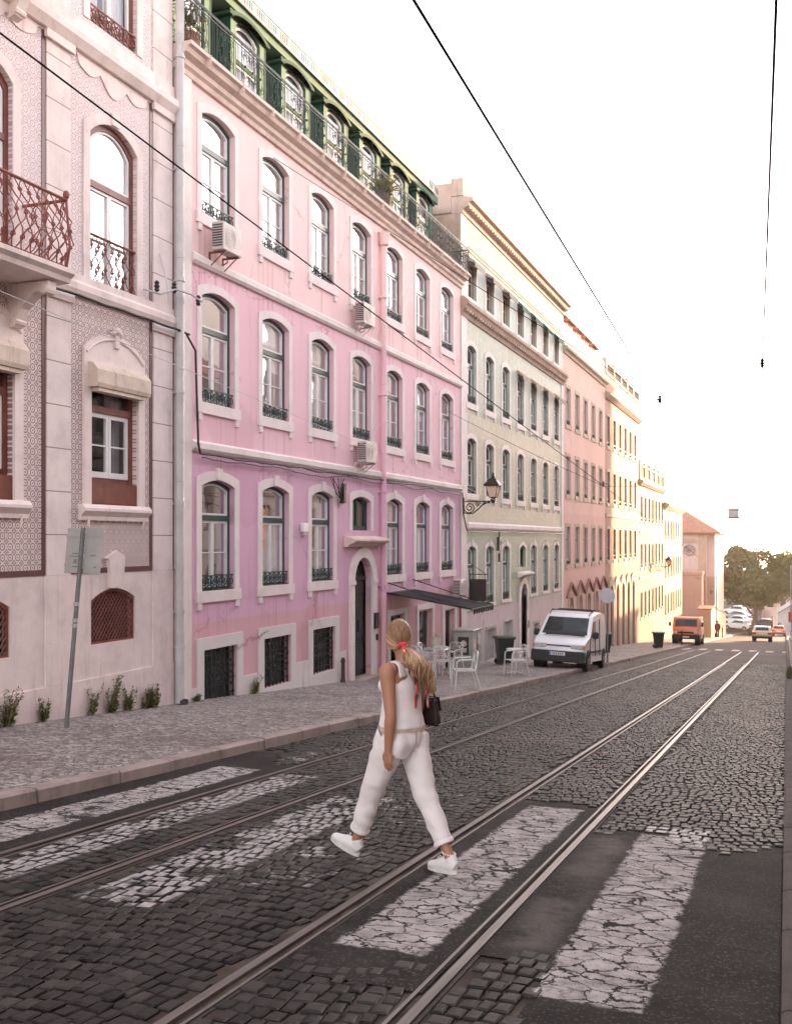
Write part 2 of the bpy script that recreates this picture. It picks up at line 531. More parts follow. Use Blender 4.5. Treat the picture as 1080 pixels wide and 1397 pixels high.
def setts_mat():
    n = NB('basalt_setts')
    t = n.node('ShaderNodeAttribute', attribute_name='tone').outputs['Fac']
    f = n.noise(9,6,rough=.65)
    c = n.mix(t, (.013,.0108,.0103), (.049,.040,.037))
    c = n.mix(n.m('MULTIPLY',n.step(f,.45,.75),.6), c, n.mix(1,c,(1.7,1.6,1.55),'MULTIPLY'))
    big = n.noise(.35,4)
    c = n.mix(n.m('MULTIPLY',n.step(big,.45,.7),.35), c, (.105,.082,.074))
    pm = paint_mask(n)
    up = n.xyz(n.node('ShaderNodeNewGeometry').outputs['True Normal'])[2]
    pm = n.m('MULTIPLY', pm, n.step(up,.86,.93))
    pc = n.ramp(n.noise(12,5), [(.3,(.22,.195,.19)),(.7,(.46,.42,.41))])
    c = n.mix(pm, c, pc)
    r = n.m('MULTIPLY_ADD', f, .35, .45)
    n.set(col=c, rough=r, spec=.16, normal=n.bump(n.m('ADD', n.noise(30,5), n.m('MULTIPLY',f,1.5)), .45, .008))
    return n.mat

def joint_mat():
    n = NB('joint_sand')
    f = n.noise(3,6); g = n.noise(90,3)
    c = n.ramp(f, [(.3,(.028,.024,.022)),(.55,(.075,.058,.047)),(.75,(.13,.10,.078))])
    n.set(col=c, rough=.95, spec=.1, normal=n.bump(g,.6,.006))
    return n.mat

def asphalt_mat():
    n = NB('patched_asphalt')
    g = n.noise(75,4,rough=.75); ag = n.vor(95,'F1',out='Color'); f = n.noise(1.6,8,rough=.68); m = n.noise(6,6,rough=.7)
    c = n.ramp(f, [(.3,(.008,.007,.007)),(.5,(.016,.0135,.013)),(.72,(.038,.032,.031))])
    c = n.mix(n.m('MULTIPLY',n.step(g,.5,.75),.6), c, n.mix(1,c,(2.2,2.1,2.1),'MULTIPLY'))
    c = n.mix(n.m('MULTIPLY',n.step(m,.55,.8),.5), c, (.062,.052,.05))
    c = n.mix(n.m('MULTIPLY', n.step(n.xyz(ag)[0],.86,.94), .7), c, (.085,.073,.068))
    x_,y_,_ = n.xyz()
    worn = n.m('MULTIPLY', n.boxmask(-1.46,-1.18,5.4,8.5,.10), n.step(n.noise(1.4,6,rough=.7),.38,.6))
    c = n.mix(n.m('MULTIPLY',worn,.55), c, (.15,.125,.115))
    dust = n.step(n.noise(.8,7,rough=.7,vec=n.scale(n.pos(),(1.6,.5,1))),.5,.75)
    c = n.mix(n.m('MULTIPLY',dust,.4), c, (.072,.058,.052))
    # crack plates: slightly stretched cells, wandering
    wv = n.vadd(n.scale(n.pos(), (5.5,7.5,0)), n.scale(n.noise(3.5,6,color=True,rough=.7), (1.9,1.9,0)))
    d1 = n.vor(1, 'DISTANCE_TO_EDGE', wv)
    d2 = n.vor(2.3, 'DISTANCE_TO_EDGE', wv)
    wid = n.m('MULTIPLY_ADD', n.noise(2.4,5,rough=.7), .13, -.045)
    crk = n.m('SUBTRACT', 1, n.step(d1, wid, n.m('ADD', wid, .035)))
    crk2 = n.m('MULTIPLY', n.m('SUBTRACT', 1, n.step(d2, .0, .03)), n.step(n.noise(1.7,3),.5,.6))
    crk = n.m('MAXIMUM', crk, crk2)
    pm0 = paint_mask(n)
    pm = n.m('MULTIPLY', pm0, n.m('SUBTRACT', 1, crk))
    crk = n.m('MULTIPLY', crk, n.m('MULTIPLY_ADD', pm0, .85, n.m('MULTIPLY', n.step(n.noise(.9,3),.5,.6), .3)))
    chip = n.step(n.noise(16,6,rough=.75), .58,.64)
    pm = n.m('MULTIPLY', pm, n.m('SUBTRACT', 1, n.m('MULTIPLY',chip,.75)))
    pc = n.ramp(n.noise(7,6,rough=.7), [(.28,(.17,.15,.145)),(.5,(.37,.33,.32)),(.75,(.52,.48,.47))])
    c = n.mix(n.m('MULTIPLY',crk,.75), c, (.010,.009,.009))
    c = n.mix(pm, c, pc)
    h = n.m('SUBTRACT', n.m('ADD', n.m('MULTIPLY',g,.25), n.m('MULTIPLY',pm,.3)), n.m('MULTIPLY',crk,.45))
    n.set(col=c, rough=n.m('MULTIPLY_ADD', m, .2, .75), spec=.12, normal=n.bump(h,.5,.010))
    return n.mat

def far_setts_mat():
    n = NB('distant_setts')
    x,y,z = n.xyz()
    wy = n.m('ADD', y, n.m('MULTIPLY', n.m('SINE', n.m('MULTIPLY',x,3.6)), .07))
    b = n.node('ShaderNodeTexBrick', offset=.5)
    n.put(b.inputs['Vector'], n.comb(x,wy,0)); n.put(b.inputs['Scale'], 1.0)
    b.inputs['Brick Width'].default_value = .125; b.inputs['Row Height'].default_value = .185
    b.inputs['Mortar Size'].default_value = .012; b.inputs['Color1'].default_value = (.045,.038,.039,1); b.inputs['Color2'].default_value = (.10,.086,.085,1)
    b.inputs['Mortar'].default_value = (.03,.025,.022,1)
    big = n.noise(.3,5)
    c = n.mix(n.m('MULTIPLY',n.step(big,.4,.7),.45), b.outputs['Color'], (.12,.10,.095))
    c = n.mix(n.m('MULTIPLY',paint_mask(n,True),.9), c, (.62,.58,.55))
    n.set(col=c, rough=.8, spec=.12, normal=n.bump(n.m('SUBTRACT', n.noise(20,4), n.m('MULTIPLY',b.outputs['Fac'],1.2)), .5, .012))
    return n.mat

def calcada_mat():
    n = NB('limestone_cubes')
    v = n.vadd(n.scale(n.pos(),(15,15,0)), n.scale(n.noise(3,2,color=True),(.8,.8,0)))
    d = n.vor(1,'DISTANCE_TO_EDGE',v,rnd=.62)
    cc = n.vor(1,'F1',v,'Color',rnd=.62)
    t = n.xyz(cc)[0]
    c = n.ramp(t,[(0,(.21,.178,.168)),(.5,(.33,.285,.27)),(1,(.48,.42,.40))])
    big = n.noise(.6,6,rough=.65)
    c = n.mix(n.m('MULTIPLY',n.step(big,.42,.66),.75), c, n.mix(1,c,(.55,.49,.47),'MULTIPLY'))
    st = n.step(n.noise(1.7,8,rough=.78),.55,.68)
    c = n.mix(n.m('MULTIPLY',st,.5), c, (.09,.075,.068))
    j = n.m('SUBTRACT',1,n.step(d,.02,.12))
    c = n.mix(n.m('MULTIPLY',j,.85), c, (.055,.045,.042))
    n.set(col=c, rough=.7, spec=.3, normal=n.bump(n.m('SUBTRACT',n.m('MULTIPLY',t,.3),j),.6,.014))
    return n.mat

M_SETT = setts_mat(); M_JOINT = joint_mat(); M_ASPH = asphalt_mat(); M_FARS = far_setts_mat(); M_CALC = calcada_mat()
M_KERB = stone('kerb_limestone', (.31,.245,.22), .42, .8, .9)
n = NB('rail_steel')
x_,y_,z_ = n.xyz()
f = n.noise(1, 5, vec=n.scale(n.pos(),(40,1.4,1)))
n.set(col=n.ramp(f,[(.3,(.085,.068,.063)),(.7,(.20,.165,.155))]), metal=.6, rough=n.m('MULTIPLY_ADD',f,.25,.34))
M_RAIL = n.mat
M_GROOVE = simple('rail_groove', (.012,.010,.010), .7)
M_BAND = stone('rail_mortar', (.05,.040,.037), .35, .85, .5)

# ================================================================== ground, road, pavements
b = MB()
prof = [(-70, RZ(-70)-.4),(160,RZ(160)-.4),(215,-15.5),(330,-34),(1240,-38)]
xs = [-410,-60,-9.9,3.2,60,410]
for (y0,z0),(y1,z1) in zip(prof[:-1],prof[1:]):
    for xa,xb in zip(xs[:-1],xs[1:]):
        b.quad((xa,y0,z0),(xb,y0,z0),(xb,y1,z1),(xa,y1,z1))
tag(b.build('ground', simple('dry_earth',(.22,.18,.13),.9,0,.3,.4)), kind='structure')

RAILS = [(-5.17,1),(-4.27,-1),(-2.47,1),(-1.57,-1)]     # centre, side the groove is on
YS_END = 46.0
b = MB()
ny = 40
for i in range(ny):
    y0 = -14+ (YS_END+14)*i/ny; y1 = -14+(YS_END+14)*(i+1)/ny
    b.quad((KX-.02,y0,RZ(y0)-.016),(.0,y0,RZ(y0)-.016),(.0,y1,RZ(y1)-.016),(KX-.02,y1,RZ(y1)-.016))
b.cm = 1
b.quad((KX-.02,YS_END,RZ(YS_END)-.001),(.0,YS_END,RZ(YS_END)-.001),(.0,172,RZ(172)-.001),(KX-.02,172,RZ(172)-.001))
b.quad((.0,150,RZ(150)-.003),(7,150,RZ(150)-.003),(7,172,RZ(172)-.003),(.0,172,RZ(172)-.003))
tag(b.build('road', [M_JOINT, M_FARS]), kind='structure')

def in_asph(x, y):
    e = .35*mnoise.noise((x*2.2,y*1.1,7)); q = mnoise.noise((x*2.6,y*2.0,2))
    if -2.43 < x < -1.6 and y < 9.75 - .25*math.sin(x*7)+e:
        return 1 if y > 4.75+e else 2
    if x > -1.54 and y < 8.5 + .25*math.sin(x*5+1)+e: return not (x < -1.12 and y < 5.15+.2*math.sin(x*9))
    if x < -5.21 and y < 11.2 + .6*math.sin(x*6)+e: return 1
    return 0
b = MB(); tv = []
rw = .122
y = 2.4; row = 0
while y < YS_END:
    x = KX+.02 + random.random()*.08
    while x < -.06:
        wd = random.choice((random.uniform(.066,.094),random.uniform(.08,.112)))
        xc = x+wd/2
        x += wd
        yw = y + .075*math.sin(xc*3.7+.6) + .03*math.sin(xc*9+row*.3)
        if any(abs(xc-r) < .078+ (wd*.32) for r,_ in RAILS): continue
        ia = in_asph(xc, yw)
        if ia == 1: continue
        g = random.uniform(.003,.007)
        hx, hy = wd/2-g, rw/2-random.uniform(.004,.009)
        yaw = .13*math.cos(xc*3.7+.6)*.8 + random.uniform(-.05,.05)
        ca, sa = math.cos(yaw), math.sin(yaw)
        hz = random.gauss(0,.003) - (.002 if ia else 0); tx = random.gauss(0,.014); ty = random.gauss(0,.014)
        rings = []
        for k,(ins,dz) in enumerate(((0,-.028),(0,-.007),(.009,0))):
            q = []
            for sx,sy in ((-1,-1),(1,-1),(1,1),(-1,1)):
                jx = random.uniform(-.005,.005); jy = random.uniform(-.006,.006)
                ax = sx*(hx-ins)+jx; ay = sy*(hy-ins*1.1)+jy
                px = xc+ax*ca-ay*sa; py = yw+ax*sa+ay*ca
                q.append((px,py,RZ(py)+dz+hz+(tx*ax+ty*ay if k else 0)))
            rings.append(q)
        vs = rings[0]+rings[1]+rings[2]
        # crown the top a little
        cx = sum(p[0] for p in rings[2])/4; cy = sum(p[1] for p in rings[2])/4; cz = sum(p[2] for p in rings[2])/4+.0012
        vs.append((cx,cy,cz))
        fs = []
        for r0 in (0,4):
            for k in range(4): fs.append((r0+k, r0+(k+1)%4, r0+4+(k+1)%4, r0+4+k))
        for k in range(4): fs.append((8+k, 8+(k+1)%4, 12))
        b.add(vs, fs)
        tv += [min(1,max(0,random.gauss(.40,.26)+(.35 if random.random() < .06 else 0)))]*len(fs)
    y += rw; row += 1
o = b.build('road_setts', M_SETT)
tones(o, tv); tag(o, kind='stuff')

def strip(b, x0, x1, y0, y1, off, nx=1, ny=20, wob=0):
    for i in range(ny):
        for j in range(nx):
            q = []
            for (a,c) in ((j,i),(j+1,i),(j+1,i+1),(j,i+1)):
                X = x0+(x1-x0)*a/nx; Y = y0+(y1-y0)*c/ny
                d = wob*(mnoise.noise((X*1.3,Y*.8,3))) if wob else 0
                q.append((X,Y,RZ(Y)+off+d))
            b.quad(*q)
b = MB()
b.smooth = True
strip(b,-2.43,-1.6,4.55,9.62,-.006,6,60,.012)
strip(b,-1.54,-.03,5.2,8.7,-.006,8,30,.012)
strip(b,-1.12,-.03,-6,5.2,-.006,6,50,.012)
strip(b,-1.54,-1.12,-6,3.4,-.006,3,30,.012)
strip(b,KX,-5.21,-6,11.4,-.006,6,80,.014)
tag(b.build('asphalt_patches', M_ASPH), kind='structure')

for r,s in RAILS:
    b = MB()
    y0, y1 = -8, 64
    def bar(xa, xb, za, zb):
        xa, xb = min(xa,xb), max(xa,xb)
        b.add([(xa,y0,RZ(y0)+za),(xb,y0,RZ(y0)+za),(xb,y1,RZ(y1)+za),(xa,y1,RZ(y1)+za),(xa,y0,RZ(y0)+zb),(xb,y0,RZ(y0)+zb),(xb,y1,RZ(y1)+zb),(xa,y1,RZ(y1)+zb)],
              [(0,3,2,1),(4,5,6,7),(0,1,5,4),(1,2,6,5),(2,3,7,6),(3,0,4,7)])
    bar(r-s*.046, r+s*.004, -.05, .004)         # running head
    bar(r+s*.048, r+s*.068, -.05, -.002)        # guard lip
    b.cm = 1; bar(r+s*.0045, r+s*.0475, -.06, -.038)
    b.cm = 2; bar(r-s*.0465, r-s*.068, -.06, -.009); bar(r+s*.0685, r+s*.088, -.06, -.010)
    tag(b.build('tram_rail', [M_RAIL, M_GROOVE, M_BAND]), kind='structure')

b = MB()
strip(b, XW-.1, KX-.15, -14, 172, .12, 1, 60)
tag(b.build('pavement', M_CALC), kind='structure')
b = MB(); y = -14
while y < 170:
    L = random.uniform(.85,1.3); g = .012
    j = random.uniform(-.012,.012); t = .122+random.uniform(-.008,.008)
    xa, xb = KX-.16, KX+.005+j
    ya, yb = y+g, y+L-g
    c = .02
    vs = []
    for yy in (ya,yb):
        vs += [(xa,yy,RZ(yy)-.1),(xa,yy,RZ(yy)+t),(xb-c*1.4,yy,RZ(yy)+t),(xb,yy,RZ(yy)+t-c),(xb+.008,yy,RZ(yy)-.1)]
    b.add(vs, [(i,i+1,i+6,i+5) for i in range(4)]+[(4,0,5,9),(4,3,2,1,0),(5,6,7,8,9)])
    y += L
tag(b.build('kerb', M_KERB), kind='structure')
b = MB()
strip(b, .15, 2.75, -14, 150, .12, 1, 50)
tag(b.build('pavement', M_CALC), kind='structure')
b = MB(); y = -14
while y < 150:
    L = random.uniform(.85,1.3)
    ya, yb = y+.01, y+L-.01
    vs = []
    for yy in (ya,yb):
        vs += [(-.025,yy,RZ(yy)-.1),(-.02,yy,RZ(yy)+.11),(.0,yy,RZ(yy)+.125),(.16,yy,RZ(yy)+.125),(.16,yy,RZ(yy)-.1)]
    b.add(vs, [(i,i+1,i+6,i+5) for i in range(4)]+[(4,0,5,9),(4,3,2,1,0),(5,6,7,8,9)])
    y += L
tag(b.build('kerb', stone('dark_kerb_stone',(.075,.058,.054),.35,.9,.7)), kind='structure')
# ================================================================== building materials
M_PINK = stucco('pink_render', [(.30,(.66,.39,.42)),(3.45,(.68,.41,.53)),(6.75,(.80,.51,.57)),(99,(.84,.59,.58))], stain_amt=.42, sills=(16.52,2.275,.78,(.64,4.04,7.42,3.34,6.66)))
M_PLINTH = stucco('whitewashed_plinth', [(99,(.68,.62,.61))], stain=(.46,.34,.28), stain_amt=.75)
M_STONEP = stone('pink_grey_stone', (.74,.64,.63), .13, .75, .25)
M_STONEW = stone('pale_trim_stone', (.75,.66,.63), .14, .75, .3)
M_CORN = stone('cornice_stone', (.66,.52,.46), .22, .8, .75)
M_GREY = simple('cool_grey_paint', (.50,.47,.48), .5, 0, .15, 3)
M_TILE0 = azulejo('brown_tiles', .147, (.72,.61,.58), (.17,.075,.085), (.26,.10,.09))
M_TILE1 = azulejo('lilac_tiles', .147, (.74,.64,.63), (.37,.23,.25), (.50,.33,.33), .9)
M_BAND_T = simple('oxblood_tile_border', (.13,.055,.05), .35)
M_STONEB = stone('weathered_pink_limestone', (.76,.635,.60), .18, .78, .5)
M_PIL = stone('pilaster_blocks', (.76,.64,.61), .17, .78, .4, joint=(.0,.62))
M_RED = simple('oxblood_paint', (.17,.045,.030), .45, 0, .3, 5)
M_REDI = simple('red_oxide_iron', (.22,.06,.04), .5, .1, .35, 8)
M_WHITE = simple('white_joinery', (.74,.71,.70), .4, 0, .08, 4)
M_GREENF = simple('bottle_green_joinery', (.020,.060,.055), .35, 0, .3, 5)
M_GREENR = simple('bottle_green_iron', (.022,.050,.046), .45, .2, .3, 8)
M_ATTIC = stucco('sage_green_zinc', [(99,(.13,.21,.14))], stain=(.6,.65,.55), stain_amt=.5, bump=.08)
M_ATTICD = simple('deep_green_cladding', (.018,.075,.048), .4, 0, .3, 4)
M_ATTICH = simple('mid_green_hood', (.028,.085,.052), .7, 0, .25, 4, spec=.1)
M_IRON = simple('black_iron', (.022,.024,.024), .45, .4, .3, 9)
M_IRONG = simple('grey_green_iron', (.06,.066,.06), .5, .3, .35, 9)
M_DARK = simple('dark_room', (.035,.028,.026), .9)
M_DARKDOOR = simple('dark_green_door', (.012,.022,.019), .3, 0, .3, 5)
M_CURT = simple('net_curtain', (.74,.69,.67), .9, 0, .1, 3)
M_CURTG = simple('grey_drape', (.42,.40,.42), .9, 0, .15, 3)
M_BLIND = simple('drawn_blind', (.86,.84,.84), .8, 0, .05, 3)
M_GLASS = glass_mat('window_glass', refl=.06)
M_GLASSL = glass_mat('shaded_window_glass', refl=.045)
M_GLASSD = glass_mat('dusty_glass', (.75,.70,.62), .12, .08)
M_ROOF = stone('clay_roof_tiles', (.36,.17,.11), .3, .85, .6)
M_CABLE = simple('rubber_cable', (.018,.016,.016), .5)
M_ACW = simple('off_white_casing', (.50,.43,.41), .5, 0, .12, 3)
M_ACD = simple('dark_fan', (.05,.045,.045), .6)

def bld(label, y0, zb, name='townhouse'):
    return thing(name, label, 'building', (XW, y0, zb))

def X(mb, dx=XW):
    """facade coordinates to world"""
    mb.v = [(a+dx, b, c) for a,b,c in mb.v]
    return mb

# ------------------------------------------------------------------ window kinds (local: x out, y along, z up)
def bars(b, x0, x1, *rects):
    for ya,yb,za,zb in rects: b.box(x0,x1,ya,yb,za,zb)

def curtain_mesh(w, h, x, mat, gap=.0, rise=0, name='curtain', side=0, waves=9):
    b = MB(); b.smooth = True
    n = waves*8
    def sheet(a, c):
        pts = []
        for i in range(n+1):
            y = a+(c-a)*i/n
            pts.append((x+.018*math.sin(i/8*2*PI+a)+.008*math.sin(i*.37+a*3), y))
        for (xa,ya),(xb,yb) in zip(pts[:-1],pts[1:]):
            b.quad((xa,ya,.02),(xb,yb,.02),(xb,yb,h),(xa,ya,h))
    if gap > 0:
        sheet(-w/2, -gap/2+side); sheet(gap/2+side, w/2)
    else: sheet(-w/2, w/2)
    return (name, b.mesh(name, mat))

def spiral(cy, cz, r0, r1, a0, turns, n=14):
    return [(cy+(r0+(r1-r0)*i/n)*math.cos(a0+turns*2*PI*i/n), cz+(r0+(r1-r0)*i/n)*math.sin(a0+turns*2*PI*i/n)) for i in range(n+1)]

def lace_panel(w, h, x=-.02, mat=None, r=.008, name='railing'):
    """low cast iron guard of scrolls"""
    b = MB()
    b.box(x-.012,x+.012,-w/2,w/2,h-.022,h); b.box(x-.012,x+.012,-w/2,w/2,.0,.022)
    k = max(2,int(round(w/.2))); s = w/k
    for i in range(k):
        c = -w/2+s*(i+.5)
        b.tube([(x,a,q) for a,q in spiral(c-s*.23,h*.5,h*.36,h*.08,PI/2,1.4,12)], r, 4)
        b.tube([(x,a,q) for a,q in spiral(c+s*.23,h*.5,h*.36,h*.08,-PI/2,-1.4,12)], r, 4)
        b.box(x-.008,x+.008,c-s*.5-.006,c-s*.5+.006,.02,h-.02)
        b.tube([(x,c-s*.4,h*.95),(x,c,h*.62),(x,c+s*.4,h*.95)], r, 4)
    return (name, b.mesh(name, mat or M_GREENR))

def casement(name, w, h, rise, trans=.66, xf=-.15, outer=M_GREENF, sash=M_WHITE, glass=M_GLASS, t_out=.05, bars_low=1,
             surround=.18, surround_mat=None, sill=True, keystone=False, rail=0, rail_kind=None, curt=None, sill_drop=.2, corbels=True, proud=.02, zrail=0.0):
    b = MB()
    o = arch(w-.004,h-.002,rise); i1 = [(y*(w-2*t_out)/w, (z if k in (0,len(o)-1) else z-t_out)) for k,(y,z) in enumerate(o)]
    b.cm = 0; b.ring(o, i1, xf-.05, xf+.05)
    b.box(xf-.05,xf+.05,-w/2+.004,w/2-.004,.0,t_out)
    zt = h*trans
    b.box(xf-.045,xf+.055,-w/2+t_out,w/2-t_out,zt-.05,zt+.045)
    b.cm = 1
    wi = w-2*t_out; s = .045
    # two leaves
    for sd in (-1,1):
        ya, yb = (-wi/2+.004,-.004) if sd < 0 else (.004,wi/2-.004)
        b.box(xf-.02,xf+.03,ya,ya+s,t_out+.003,zt-.053); b.box(xf-.02,xf+.03,yb-s,yb,t_out+.003,zt-.053)
        b.box(xf-.02,xf+.03,ya+s,yb-s,t_out+.003,t_out+.003+s*1.4); b.box(xf-.02,xf+.03,ya+s,yb-s,zt-.053-s,zt-.053)
        for q in range(bars_low):
            zz = t_out + (zt-t_out)*(q+1)/(bars_low+1)
            b.box(xf-.012,xf+.022,ya+s,yb-s,zz-.011,zz+.011)
    # fanlight
    o2 = [(y*(wi-.01)/w, (zt+.048 if k in (0,len(o)-1) else z-t_out-.004)) for k,(y,z) in enumerate(o)]
    i2 = [(y*(wi-.08)/w, (zt+.048 if k in (0,len(o)-1) else z-t_out-.042)) for k,(y,z) in enumerate(o)]
    b.ring(o2, i2, xf-.02, xf+.03)
    b.box(xf-.02,xf+.03,-wi/2+.04,wi/2-.04,zt+.048,zt+.085)
    me = b.mesh('window', [outer, sash])
    kids = []
    g = MB(); poly = [(y*.97, min(max(z,.03), h-.03)) for y,z in arch(w-.04,h-.03,rise)]
    g.add([(xf+.002,y,z) for y,z in poly], [tuple(range(len(poly)))])
    kids.append(('glass', g.mesh('glass', glass)))
    if surround:
        m = surround_mat or M_STONEP
        g = MB(); oo = grow(w,h,rise,surround); ii = arch(w,h,rise)
        g.ring(oo, ii, -.002, proud)
        if keystone:
            g.box(0,proud+.03,-.09,.09,h+.01,h+surround+.05)
        kids.append(('surround', g.mesh('surround', m)))
        if sill:
            g = MB(); g.box(-.14,proud+.028,-w/2-surround-.03,w/2+surround+.03,-sill_drop,-.0)
            if corbels:
                for sd in (-1,1): g.box(0,proud+.02,sd*(w/2+surround*.5)-.06,sd*(w/2+surround*.5)+.06,-sill_drop-.13,-sill_drop)
            kids.append(('sill', g.mesh('sill', m)))
    if rail: 
        nm, rm = rail_kind(w-.01, rail)
        kids.append((nm, rm, (0,0,zrail)))
    if curt: kids += curt
    return ('window', me, kids)

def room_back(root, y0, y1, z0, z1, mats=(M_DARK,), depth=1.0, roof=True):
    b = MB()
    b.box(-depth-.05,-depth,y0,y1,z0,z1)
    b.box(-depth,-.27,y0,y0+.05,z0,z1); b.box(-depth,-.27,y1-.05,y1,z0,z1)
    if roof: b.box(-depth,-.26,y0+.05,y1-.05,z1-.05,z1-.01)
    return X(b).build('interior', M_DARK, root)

# ================================================================== 1. tiled house on the left
TY0, TY1 = -6.0, 15.02
tile = bld('house in brown and lilac patterned tiles with a red iron balcony', TY0, -1.2)
WY = [13.38-2.84*i for i in range(7)]
def tile_holes(z0, z1, rows):
    return [(y,w_,zb,h,r) for y in WY if y-.7 > TY0 for (w_,zb,h,r) in rows if z0 <= zb < z1]
rows = [(1.12,.20,.83,.16),(1.20,2.32,1.92,0),(1.20,5.46,2.74,.26),(1.20,9.60,2.7,.26)]
b = MB(); b.facade(TY0,TY1,-1.6,1.28,tile_holes(-9,1.2,rows))
X(b).build('base_wall', M_STONEB, tile)
b = MB(); b.facade(TY0,TY1,1.28,5.40,tile_holes(1.2,5.3,rows))
b.cm = 1; b.facade(TY0,TY1,5.40,14.2,tile_holes(5.4,99,rows))
X(b).build('tiled_wall', [M_TILE0, M_TILE1], tile)
b = MB(); b.box(-9,-.98,TY0,TY1,-1.6,14.2); b.box(-.98,-.02,TY0,TY1,14.2,14.4); X(b).build('main_block', M_STONEB, tile)
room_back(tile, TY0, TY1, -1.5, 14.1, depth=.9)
b = MB(); b.box(0,.03,TY0,TY1,-1.6,-.30); X(b).build('plinth', M_STONEB, tile)
def pil(ya, yb):
    b = MB()
    b.box(.0,.028,ya,yb,1.28,5.38); b.box(.0,.026,ya,yb,5.70,9.0); b.box(.0,.026,ya,yb,9.48,14.2)
    b.cm = 1; b.box(.0,.028,ya-.02,yb+.02,-.298,1.277); b.cm = 0
    b.box(.026,.07,ya-.04,yb+.04,5.24,5.38); b.box(.024,.08,ya-.05,yb+.05,8.88,9.0)
    X(b).build('pilaster', [M_PIL, M_STONEB], tile)
pil(14.42,14.98); pil(11.80,12.32); pil(8.95,9.47)
b = MB(); b.extr([(0,5.38),(.06,5.38),(.10,5.46),(.10,5.55),(.05,5.60),(.05,5.70),(0,5.70)], TY0, TY1)
X(b).build('string_course', M_STONEB, tile)
b = MB(); b.extr([(0,9.0),(.08,9.0),(.16,9.12),(.16,9.22),(.06,9.3),(.06,9.48),(0,9.48)], TY0, TY1)
X(b).build('string_course', M_STONEB, tile)
b = MB()
for ya,yb in ((12.33,14.40),(9.48,11.79)):
    b.box(.0,.012,ya,yb,1.281,1.36)
    for z0,z1 in ((1.36,5.37),(5.71,8.99)): b.box(.0,.012,yb-.07,yb,z0,z1)
X(b).build('tile_border', M_BAND_T, tile)
# scalloped panel under the upper cornice
b = MB()
for ya,yb in ((12.36,14.36),(9.52,11.75)):
    pts = [(ya,9.0)]
    m = 36
    for i in range(m+1):
        t = i/m; y = ya+(yb-ya)*t
        d = .10+.16*abs(math.sin(t*PI*3)) if .08 < t < .92 else .02
        pts.append((y, 8.98-d*(1-.35*math.cos(2*PI*t))))
    pts.append((yb,9.0))
    b.slabx(pts, .0, .02)
X(b).build('scalloped_frieze', M_STONEB, tile)

def lattice(w,h,x=-.05,rise=0,name='lattice',pitch=.085,bw=.016):
    """diagonal grille"""
    b = MB(); n_ = int((w+h)/pitch)+1
    o = arch(w,h,rise)
    def top(y):
        if rise <= 0: return h
        R = (w*w/4+rise*rise)/(2*rise)
        return h-R+math.sqrt(max(0,R*R-y*y))
    for i in range(n_+1):
        for sg in (-1,1):
            seg = []
            for k in range(41):
                y = -w/2+w*k/40
                z = (i*pitch*1.2 - (y+w/2)*1.2) if sg < 0 else (i*pitch*1.2-(w/2-y)*1.2)
                if 0 <= z <= top(y): seg.append((y,z))
            if len(seg) > 2:
                (ya,za),(yb,zb) = seg[0],seg[-1]
                b.tube([(x+sg*.004,ya,za),(x+sg*.004,yb,zb)], bw*.55, 4)
    b.ring(arch(w,h,rise), [(y*.94, max(.0,z-.03)) for y,z in arch(w,h,rise)], x-.02, x+.02)
    b.box(x-.02,x+.02,-w/2,w/2,0,.03)
    return (name, b.mesh(name, M_REDI))
def cellar(w,h,rise):
    g = MB(); o = arch(w-.002,h-.002,rise)
    g.add([(-.14,y,z) for y,z in o],[tuple(range(len(o)))])
    g.box(-.13,-.10,-.03,.03,.02,h-.02)
    k = MB()
    return ('cellar_window', g.mesh('cellar_window', simple('rusty_shutter',(.06,.028,.022),.7,0,.4,5)), [lattice(w-.02,h-.01,-.045,rise)])
cw = cellar(1.12,.83,.16)
for y in WY[:3]:
    place(tile, cw, (XW,y,.20))
for y in WY[:3]:
    b = MB(); b.slabx([(y-.15,1.045),(y+.15,1.045),(y+.20,1.50),(y+.26,1.50),(y,1.62),(y-.26,1.50),(y-.20,1.50)][::-1], .0, .07)
    X(b).build('keystone', M_STONEB, tile)

